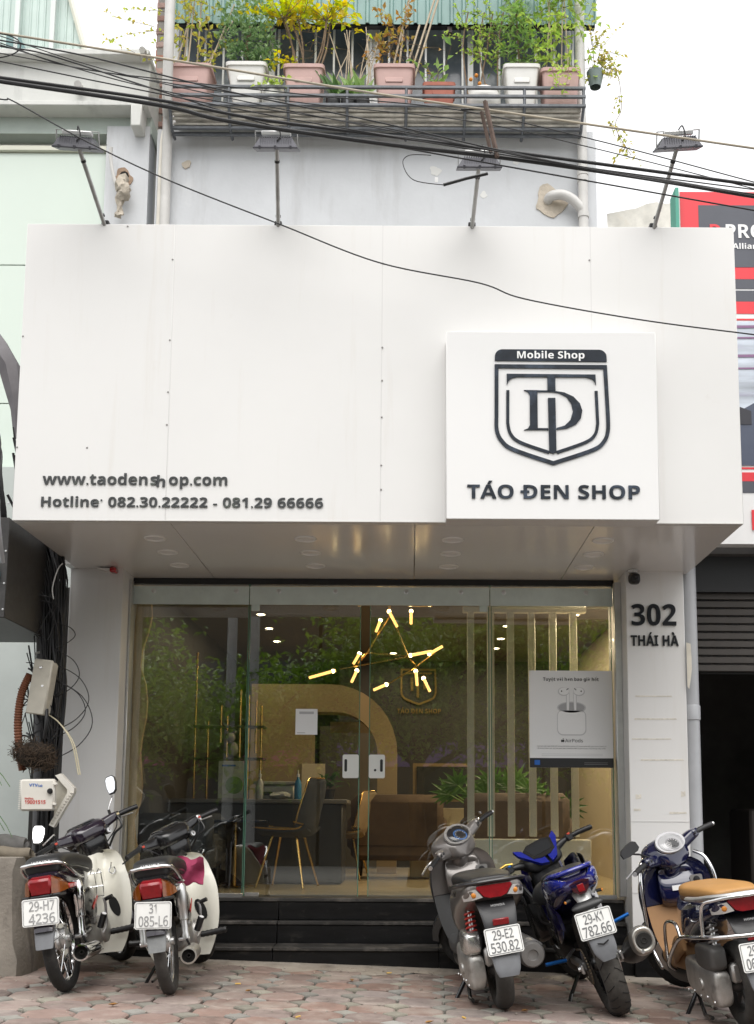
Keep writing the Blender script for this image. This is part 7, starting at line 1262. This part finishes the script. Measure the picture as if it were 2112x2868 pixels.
# ---- navy scooter
NAVY = mat('navy_paint', (.006, .008, .040), .12, coat=.9, var=.1, vscale=5); TANP = mat('tan_plastic', (.34, .19, .085), .55, var=.06, vscale=6, bump=.05, bscale=200); TANS = mat('tan_seat', (.42, .22, .07), .55, var=.08, vscale=8, bump=.08, bscale=200); BRNS = mat('brown_seat_side', (.11, .06, .035), .6)
def bars(B):
    t = .0115
    for s_ in (1, -1):
        B.p(MB().tube([(.95, s_ * .15, .86), (.90, s_ * .20, .82), (.86, s_ * .228, .70), (.88, s_ * .225, .50), (.89, s_ * .205, .32), (.80, s_ * .19, .22)], t, n=10, sub=5), 'crash_bar', CHROME)
        B.p(MB().tube([(.60, s_ * .17, .24), (.50, s_ * .225, .30), (.20, s_ * .235, .46), (-.10, s_ * .23, .50), (-.27, s_ * .17, .51), (-.33, s_ * .06, .51), (-.335, 0, .51)], t, n=10, sub=5), 'crash_bar', CHROME); B.p(MB().tube([(.52, s_ * .225, .30), (.50, s_ * .225, .44), (.40, s_ * .235, .53), (.22, s_ * .235, .54), (.16, s_ * .235, .47)], t * .85, n=10, sub=5), 'crash_bar', CHROME); B.p(MB().tube([(-.18, s_ * .215, .51), (-.20, s_ * .205, .66), (-.26, s_ * .15, .69), (-.31, s_ * .05, .70), (-.315, 0, .70)], t * .85, n=10, sub=5), 'crash_bar', CHROME)
    mb = MB(); body(mb, [(.36, .165, .40, .012, .03), (.44, .172, .39, .016, .06), (.56, .165, .34, .016, .06), (.62, .155, .30, .01, .03)], e=3); B.p(mb, 'side_skirt', TANP)
    c2 = B.M @ V((.90, .34, 1.075)) - V((0, 0, B.drop)); B.p(MB().tube([(.90, .20, .97), (.90, .27, 1.02), (.90, .335, 1.05)], .006, n=8), 'mirror_stem', BLACK, steer=True); hex_mirror(B, c2, V((.9, .3, -.1)), .035, .065, BLACK, steer=False, rot=62)
scooter('navy scooter with tan floor and seat and chrome crash bars', (1.755, 5.86, -.058), 3, 8, dict(paint=NAVY, inner=NAVY, floor=TANP, seat=TANS, seat_side=BRNS, rail=mat('silver_rail', (.46, .46, .45), .4, metal=.6), panel=BLACK, tyre=RUBBER2, rim=mat('dark_rim', (.10, .10, .10), .4, metal=.6), lines=(('29-', -.056, .06, .008, .046), ('06', -.076, .05, -.056, .050)), filter=mat('dark_filter', (.07, .068, .065), .5, var=.2), spring=mat('grey_spring', (.25, .24, .23), .5, metal=.5), lower=BLACK, front=NAVY, fender=NAVY, cowl=NAVY, bezel=mat('white_silver_bezel', (.5, .5, .51), .25, metal=.3), dial=mat('pale_dial', (.42, .42, .43), .3), dial2=mat('dial_grey', (.30, .30, .31), .3), glass=glass_mat('dash_glass2', (.95, .95, .95), .9, f0=.06), switch=NAVY, script='Lead', turn=36, tan=True, extra=bars, proll=0))
# ---- blue sport bike
def sport():
    B = Bike('sport_motorbike', 'blue and black sports moped with wide rear tyre and plate 29-K1 782.66', (1.14, 6.10, -.038), 1, 20.5, (.98, 0, .80), turn=16, drop=.08); p = B.p; BLUE = mat('royal_blue_paint', (.010, .018, .22), .16, coat=.8, var=.08, vscale=5); BLUED = mat('deep_blue_paint', (.010, .008, .07), .16, coat=.8); ANO = mat('anodised_blue', (.02, .16, .55), .3, metal=.7); GOLD = mat('anodised_gold', (.55, .36, .08), .3, metal=.8)
    wheel(B, 0, .298, .058, RUBBER2, spoke=False, rimm=BLACK_M, groove=.004); wheel(B, 1.28, .295, .042, RUBBER, spoke=False, rimm=BLACK_M, steer=True, name='front_wheel', disc=True)
    # tread sipes on the rear tyre
    mb = MB()
    for i in range(26):
        a = 2 * math.pi * i / 26
        for s_ in (-1, 1):
            pts = []
            for k in range(5):
                t_ = k / 4; ph = s_ * R(12 + 58 * t_); aa = a + .16 * t_ + (.06 if s_ > 0 else 0); rad = .298 - .058 * .92 + .058 * .92 * math.cos(ph) ** .85 + .0006; e = V((math.cos(aa), 0, math.sin(aa))); pts.append(tuple(V((0, 0, .298)) + e * rad + V((0, .058 * math.copysign(abs(math.sin(ph)) ** .85, ph), 0))))
            mb.tube(pts, .0022, n=4)
    stuff(p(mb, 'tread_grooves', mat('groove_black', (.008, .008, .008), .9), [o for o in B.root.children if o.name.startswith('wheel')][0]))
    # tail
    mb = MB(); body(mb, [(-.30, 0, .755, .055, .012, 3), (-.275, 0, .752, .085, .030, 3), (-.18, 0, .745, .115, .055, 3), (-.02, 0, .725, .130, .085, 3), (.16, 0, .69, .135, .110, 3), (.32, 0, .64, .12, .12, 3), (.44, 0, .60, .10, .11, 3)], n=28, sub=4); tail = p(mb, 'tail_fairing', BLUED)
    for s_ in (-1, 1):
        mb = MB(); body(mb, [(-.26, s_ * .075, .775, .018, .018), (-.15, s_ * .108, .775, .022, .035), (.02, s_ * .126, .755, .020, .045), (.18, s_ * .132, .72, .014, .05), (.28, s_ * .128, .69, .006, .03)], e=2.4); p(mb, 'side_panel', BLUE, tail); p(MB().box((.03, s_ * .147, .73), (.07, .004, .026), .001, Euler((0, R(-25), 0))), 'white_flash', WHTX, tail); p(MB().box((.12, s_ * .145, .70), (.05, .004, .02), .001, Euler((0, R(-25), 0))), 'white_flash', WHTX, tail)
        mb = MB(); body(mb, [(.10, s_ * .115, .55, .01, .05), (.22, s_ * .13, .55, .018, .12), (.40, s_ * .12, .52, .02, .13), (.52, s_ * .11, .50, .01, .06)], e=3); p(mb, 'mid_panel', mat('pale_side_panel', (.50, .50, .52), .35, coat=.4) if s_ < 0 else BLUED)
    tl = MB(); tl.loft([[(-.300, y, z) for y, z in ((-.055, .765), (-.040, .725), (-.02, .705), (.02, .705), (.040, .725), (.055, .765), (.02, .775), (-.02, .775))], [(-.25, y * 1.3, z) for y, z in ((-.055, .772), (-.040, .725), (-.02, .70), (.02, .70), (.040, .725), (.055, .772), (.02, .78), (-.02, .78))]]); t_ = p(tl, 'tail_lamp', mat('dark_red_lens', (.045, .004, .008), .12, coat=.6), smooth=30); p(MB().box((-.302, 0, .735), (.004, .036, .04), .004), 'brake_light', REDL, t_)
    for s_ in (-1, 1): p(MB().cyl((-.27, s_ * .075, .69), (-.285, s_ * .10, .688), .009, n=8), 'mini_signal', BLACK, t_); p(MB().lathe([(0, .004), (.007, .003), (.008, 0)], (-.286, s_ * .102, .688), (-.5, s_ * .8, 0), 8), 'signal_lens', mat('amber_bulb', (.60, .22, .03), .2), t_)
    g = MB(); g.tube([(.02, -.118, .80), (-.12, -.108, .822), (-.22, -.07, .828), (-.245, 0, .83), (-.22, .07, .828), (-.12, .108, .822), (.02, .118, .80)], .019, n=10, sub=5, flat=.7); gr = p(g, 'grab_rail', BLUE); g = MB(); g.tube([(-.02, -.085, .80), (-.15, -.06, .815), (-.17, 0, .82), (-.15, .06, .815), (-.02, .085, .80)], .016, n=8, sub=5, flat=.6); p(g, 'rail_inlay', mat('grey_inlay', (.10, .10, .11), .4), gr)
    mb = MB(); body(mb, [(-.10, 0, .805, .07, .02, 3.4), (.05, 0, .80, .105, .035, 3.4), (.22, 0, .775, .115, .04, 3.4), (.40, 0, .755, .11, .045, 3), (.52, 0, .75, .06, .03, 2.6)], n=26, sub=4); p(mb, 'seat', VINYL)
    # number plate arm and mudguard
    p(MB().tube([(-.20, 0, .71, .05), (-.26, 0, .67, .042), (-.30, 0, .60, .03)], .04, n=10, flat=.6), 'plate_arm', mat('silver_arm', (.50, .50, .49), .4, metal=.5)); mb = MB(); body(mb, [(-.275, 0, .665, .05, .016), (-.290, 0, .648, .085, .022), (-.300, 0, .632, .08, .018), (-.305, 0, .62, .05, .012)], e=3, y=V((1, 0, 0)), sub=3); p(mb, 'plate_lamp', BLACK)
    plate(B, (-.338, 0, .545), -8, (('29-K1', -.056, .112, .008, .046), ('782.66', -.076, .152, -.056, .050)), roll=-5); mb = MB(); body(mb, [(-.30, 0, .53, .062, .020, 4), (-.325, 0, .46, .066, .018, 4), (-.342, 0, .40, .060, .014, 4), (-.348, 0, .355, .036, .010, 4)], x=V((0, 1, 0)), y=V((1, 0, .2)).normalized(), n=20, sub=4); md = p(mb, 'mudguard', GREYF); p(MB().prism([(-.03, .02), (0, .008), (.03, .02), (.03, .028), (0, .016), (-.03, .028)], (-.352, 0, .425), (0, 1, 0), (-.15, 0, 1), (-.004, 0, 0)), 'mudguard_notch', BLACK, md)
    # swing arm, chain, caliper, pegs
    for s_ in (-1, 1): p(MB().box((.18, s_ * .095, .30), (.44, .028, .05), .008, Euler((0, R(2), 0))), 'swing_arm', mat('grey_swing_arm', (.20, .20, .20), .45, metal=.5)); p(MB().box((-.03, s_ * .112, .298), (.05, .016, .05), .004), 'chain_adjuster', STEEL); p(MB().cyl((0, s_ * .08, .298), (0, s_ * .13, .298), .014, n=8), 'axle_nut', STEEL)
    sp = p(MB().lathe([(.03, 0), (.088, 0), (.088, .005), (.03, .005)], (0, .078, .298), (0, 1, 0), 28), 'sprocket', mat('steel_dark', (.16, .15, .14), .4, metal=.8)); cm = MB().box((0, 0, 0), (.012, .009, .011), .002).mesh('chain_link'); cm.materials.append(mat('chain_steel', (.22, .18, .13), .4, metal=.8))
    for k in range(26):
        a = math.pi / 2 + math.pi * k / 17
        q = V((.094 * math.cos(a), .083, .298 + .094 * math.sin(a))) if k <= 17 else V(((k - 17) * .016, .083, .298 - .094 + .002 * (k - 17))); put('chain_link', cm, None, sp, loc=q, rot=(0, -a - math.pi / 2 if k <= 17 else 0, 0))
    for k in range(9): put('chain_link', cm, None, sp, loc=(.016 * (k + 1), .083, .298 + .094 - .002 * k))
    p(MB().lathe([(.05, 0), (.10, 0), (.10, .004), (.05, .004)], (0, -.085, .298), (0, 1, 0), 28), 'rear_disc', STEEL); p(MB().box((.06, -.09, .40), (.07, .04, .05), .012, Euler((0, R(35), 0))), 'caliper', GOLD)
    for s_, z in ((-1, .43), (1, .33)): p(MB().cyl((.22, s_ * .15, z), (.20, s_ * .27, z + .02), .011, n=10), 'foot_peg', ANO); p(MB().tube([(.30, s_ * .08, z + .03), (.23, s_ * .15, z)], .010, n=8), 'peg_bracket', STEEL)
    # exhaust
    ex = MB(); body(ex, [(-.30, -.205, .375, .030, .036, 2.4), (-.295, -.205, .375, .055, .068, 2.4), (-.26, -.203, .37, .062, .076, 2.4), (-.08, -.19, .31, .062, .074, 2.4), (.06, -.17, .27, .045, .05, 2.2), (.12, -.16, .25, .024, .024, 2)], n=26, sub=4); e_ = p(ex, 'muffler', mat('black_canister', (.02, .02, .021), .4)); ec = MB(); body(ec, [(-.318, -.205, .378, .036, .042, 2.4), (-.325, -.205, .378, .050, .060, 2.4), (-.31, -.205, .377, .060, .072, 2.4), (-.265, -.203, .37, .0645, .0785, 2.4)], n=26, sub=3); p(ec, 'end_cap', mat('titanium_cap', (.50, .48, .44), .3, metal=.8), e_); p(MB().lathe([(.040, .0), (.038, .004), (.034, .003), (.018, .001), (.016, .005), (.012, .005), (.011, .001), (0, .001)], (-.3255, -.205, .378), (-1, 0, .05), 22), 'muffler_bore', SMOKE, e_); p(MB().lathe([(0, .006), (.010, .005), (.012, 0)], (-.322, -.18, .325), (-1, 0, 0), 8), 'cap_bolt', STEEL, e_)
    p(MB().tube([(.10, -.155, .25), (.30, -.12, .22), (.55, -.05, .18), (.75, 0, .25)], .018, n=10, sub=4), 'exhaust_pipe', STEEL, e_)
    mb = MB(); body(mb, [(.34, 0, .30, .08, .09), (.46, 0, .32, .12, .12), (.62, 0, .34, .12, .12), (.74, 0, .38, .08, .09)], e=4, n=24); p(mb, 'engine', mat('dark_engine', (.05, .05, .052), .45, metal=.5, var=.2)); p(MB().tube([(.42, .09, .20), (.40, .18, .10), (.38, .29, -.06)], .012, n=8), 'side_stand', BLACK_M); p(MB().tube([(.40, .16, .12), (.32, .24, .02), (.34, .26, .0), (.42, .18, .08)], .0035, n=6), 'stand_spring', STEEL)
    # front fairing
    for s_ in (-1, 1): mb = MB(); body(mb, [(.60, s_ * .14, .52, .010, .10), (.74, s_ * .19, .58, .016, .19), (.90, s_ * .20, .62, .018, .20), (1.04, s_ * .15, .66, .012, .12)], e=3); p(mb, 'leg_fairing', BLACK_M); mb = MB(); body(mb, [(.70, s_ * .21, .66, .006, .03), (.82, s_ * .235, .72, .008, .07), (.95, s_ * .21, .75, .008, .06)], e=2.4); p(mb, 'wing_fairing', BLACK_M)
    mb = MB(); body(mb, [(.55, 0, .56, .08, .10), (.74, 0, .62, .09, .10), (.90, 0, .74, .10, .10), (1.02, 0, .80, .10, .08)], n=22); p(mb, 'centre_tunnel', BLACK); mb = MB(); body(mb, [(1.0, 0, .52, .10, .08), (1.08, 0, .64, .14, .14), (1.10, 0, .78, .13, .12), (1.05, 0, .86, .08, .06)], n=22); p(mb, 'nose_fairing', BLUED)
    for s_ in (-1, 1): p(MB().tube([(1.02, s_ * .085, .74), (1.18, s_ * .085, .45), (1.28, s_ * .08, .295)], .020, n=8), 'fork_leg', BLACK_M, steer=True)
    mb = MB(); secs = []
    for k in range(11):
        a = R(30 + 130 * k / 10); e = V((math.cos(a), 0, math.sin(a))); c = V((1.28, 0, .295)) + e * .325; secs.append([c + V((0, y, 0)) - e * d for y, d in ((-.06, .06), (-.03, 0), (.03, 0), (.06, .06), (.0, .012))])
    p(mb.loft(secs), 'front_fender', BLUED, steer=True)
    # handlebar cover with dash
    mb = MB(); body(mb, [(.83, 0, .905, .06, .025, 3), (.85, 0, .915, .115, .05, 3), (.93, 0, .935, .135, .06, 3), (1.02, 0, .935, .11, .055, 3), (1.08, 0, .925, .05, .03, 3)], n=28, sub=4); cw = p(mb, 'handlebar_cowl', BLACK, steer=True); mb = MB(); body(mb, [(.90, 0, .90, .08, .07, 3), (.92, 0, .84, .075, .065, 3), (.94, 0, .79, .06, .05, 3)], x=V((0, 1, 0)), y=V((1, 0, 0)), n=20, sub=3); p(mb, 'cowl_skirt', BLACK, cw, True)
    nx = V((-.72, 0, .69)).normalized(); dx = V((.69, 0, .72)).normalized(); c0 = V((.864, 0, .975)); dd = p(MB().prism([(-.105, .045), (-.08, -.04), (-.03, -.06), (.03, -.06), (.08, -.04), (.105, .045), (.06, .075), (-.06, .075)], c0, (0, 1, 0), dx, nx * .02), 'dash_housing', BLACK_M, cw, True); p(MB().prism([(-.085, .04), (-.065, -.028), (.065, -.028), (.085, .04), (.05, .06), (-.05, .06)], c0 + nx * .0203, (0, 1, 0), dx, nx * .002), 'dash_screen', mat('dash_screen', (.02, .022, .025), .1, coat=.5), cw, True)
    for s_ in (-1, 1):
        p(MB().prism([(s_ * .012, -.115), (s_ * .06, -.095), (s_ * .145, .04), (s_ * .15, .09), (s_ * .108, .06), (s_ * .078, -.04), (s_ * .03, -.062), (s_ * .012, -.062)], c0 + nx * -.006, (0, 1, 0), dx, nx * .022), 'blue_trim', BLUE, cw, True)
        p(MB().tube([(.92, s_ * .10, .935, .03), (.91, s_ * .17, .955, .022), (.905, s_ * .21, .962, .016)], .02, n=10, sub=3), 'bar_arm', BLACK, cw, True); sw = p(MB().box((.90, s_ * .225, .963), (.05, .045, .045), .008), 'switch_housing', BLACK, steer=True); p(MB().box((.88, s_ * .225, .985), (.016, .02, .012), .003), 'switch_button', mat('red_button', (.55, .06, .03), .4) if s_ < 0 else ANO, sw, True)
        gp = MB(); gpts = [(.90, s_ * .25, .963), (.885, s_ * .31, .962), (.865, s_ * .385, .955)]; gp.tube([q + (.0170 if i % 2 else .0155,) for i, q in enumerate(catmull(gpts, 8))], .016, n=12); p(gp, 'hand_grip', BLACK, steer=True); p(MB().tube([(.95, s_ * .22, .95), (.965, s_ * .30, .945), (.94, s_ * .40, .935)], .0055, n=6, sub=3), 'brake_lever', BLACK_M, steer=True)
    p(MB().tube([(.91, .19, .985), (.915, .23, 1.0), (.925, .27, .995)], .008, n=8), 'mirror_stem', GOLD, steer=True); hex_mirror(B, B.M @ V((.925, .335, .975)) - V((0, 0, B.drop)), V((-.85, -.2, .25)), .058, .034, mat('blue_tint_mirror', (.03, .14, .20), .1, metal=.8), steer=False, rot=20)
    return B
sport()
# helmet hanging between the grey scooter and the sports moped
hm = thing('helmet', 'round black helmet hanging beside the blue sports moped', 'helmet', (.80, 6.45, .5)); HM_ = wp(hm); c = V((.815, 6.52, .555))
mb = MB(); secs = []
for i in range(11):
    th = R(2 + 108 * i / 10); r_ = math.sin(th); secs.append([c + V((.10 * r_ * math.cos(2 * math.pi * k / 24), .115 * r_ * math.sin(2 * math.pi * k / 24), .10 * math.cos(th))) for k in range(24)])
mb.loft(secs, cap=False); HM_(mb, 'shell', mat('satin_black_shell', (.018, .018, .019), .35)); HM_(MB().lathe([(.095, -.006), (.099, 0), (.095, .006)], c + V((0, 0, -.038)), (0, 0, 1), 24), 'rim', RUBBER); HM_(MB().lathe([(0, .008), (.010, .007), (.013, 0)], c + V((.02, -.112, -.01)), (.1, -1, 0), 10), 'visor_bolt', mat('dull_brass', (.35, .33, .22), .5, metal=.6)); HM_(MB().tube([tuple(c + V((-.08, -.05, -.03))), tuple(c + V((-.05, -.04, -.14))), tuple(c + V((.04, -.04, -.14))), tuple(c + V((.09, -.04, -.03)))], .007, n=6, sub=4, flat=.4), 'chin_strap', BLACK); HM_(MB().tube([tuple(c + V((0, 0, .11))), tuple(c + V((.06, .02, .16))), (.93, 6.58, .70)], .004, n=6), 'hanger_strap', BLACK)
bpy.data.objects.remove(_to)
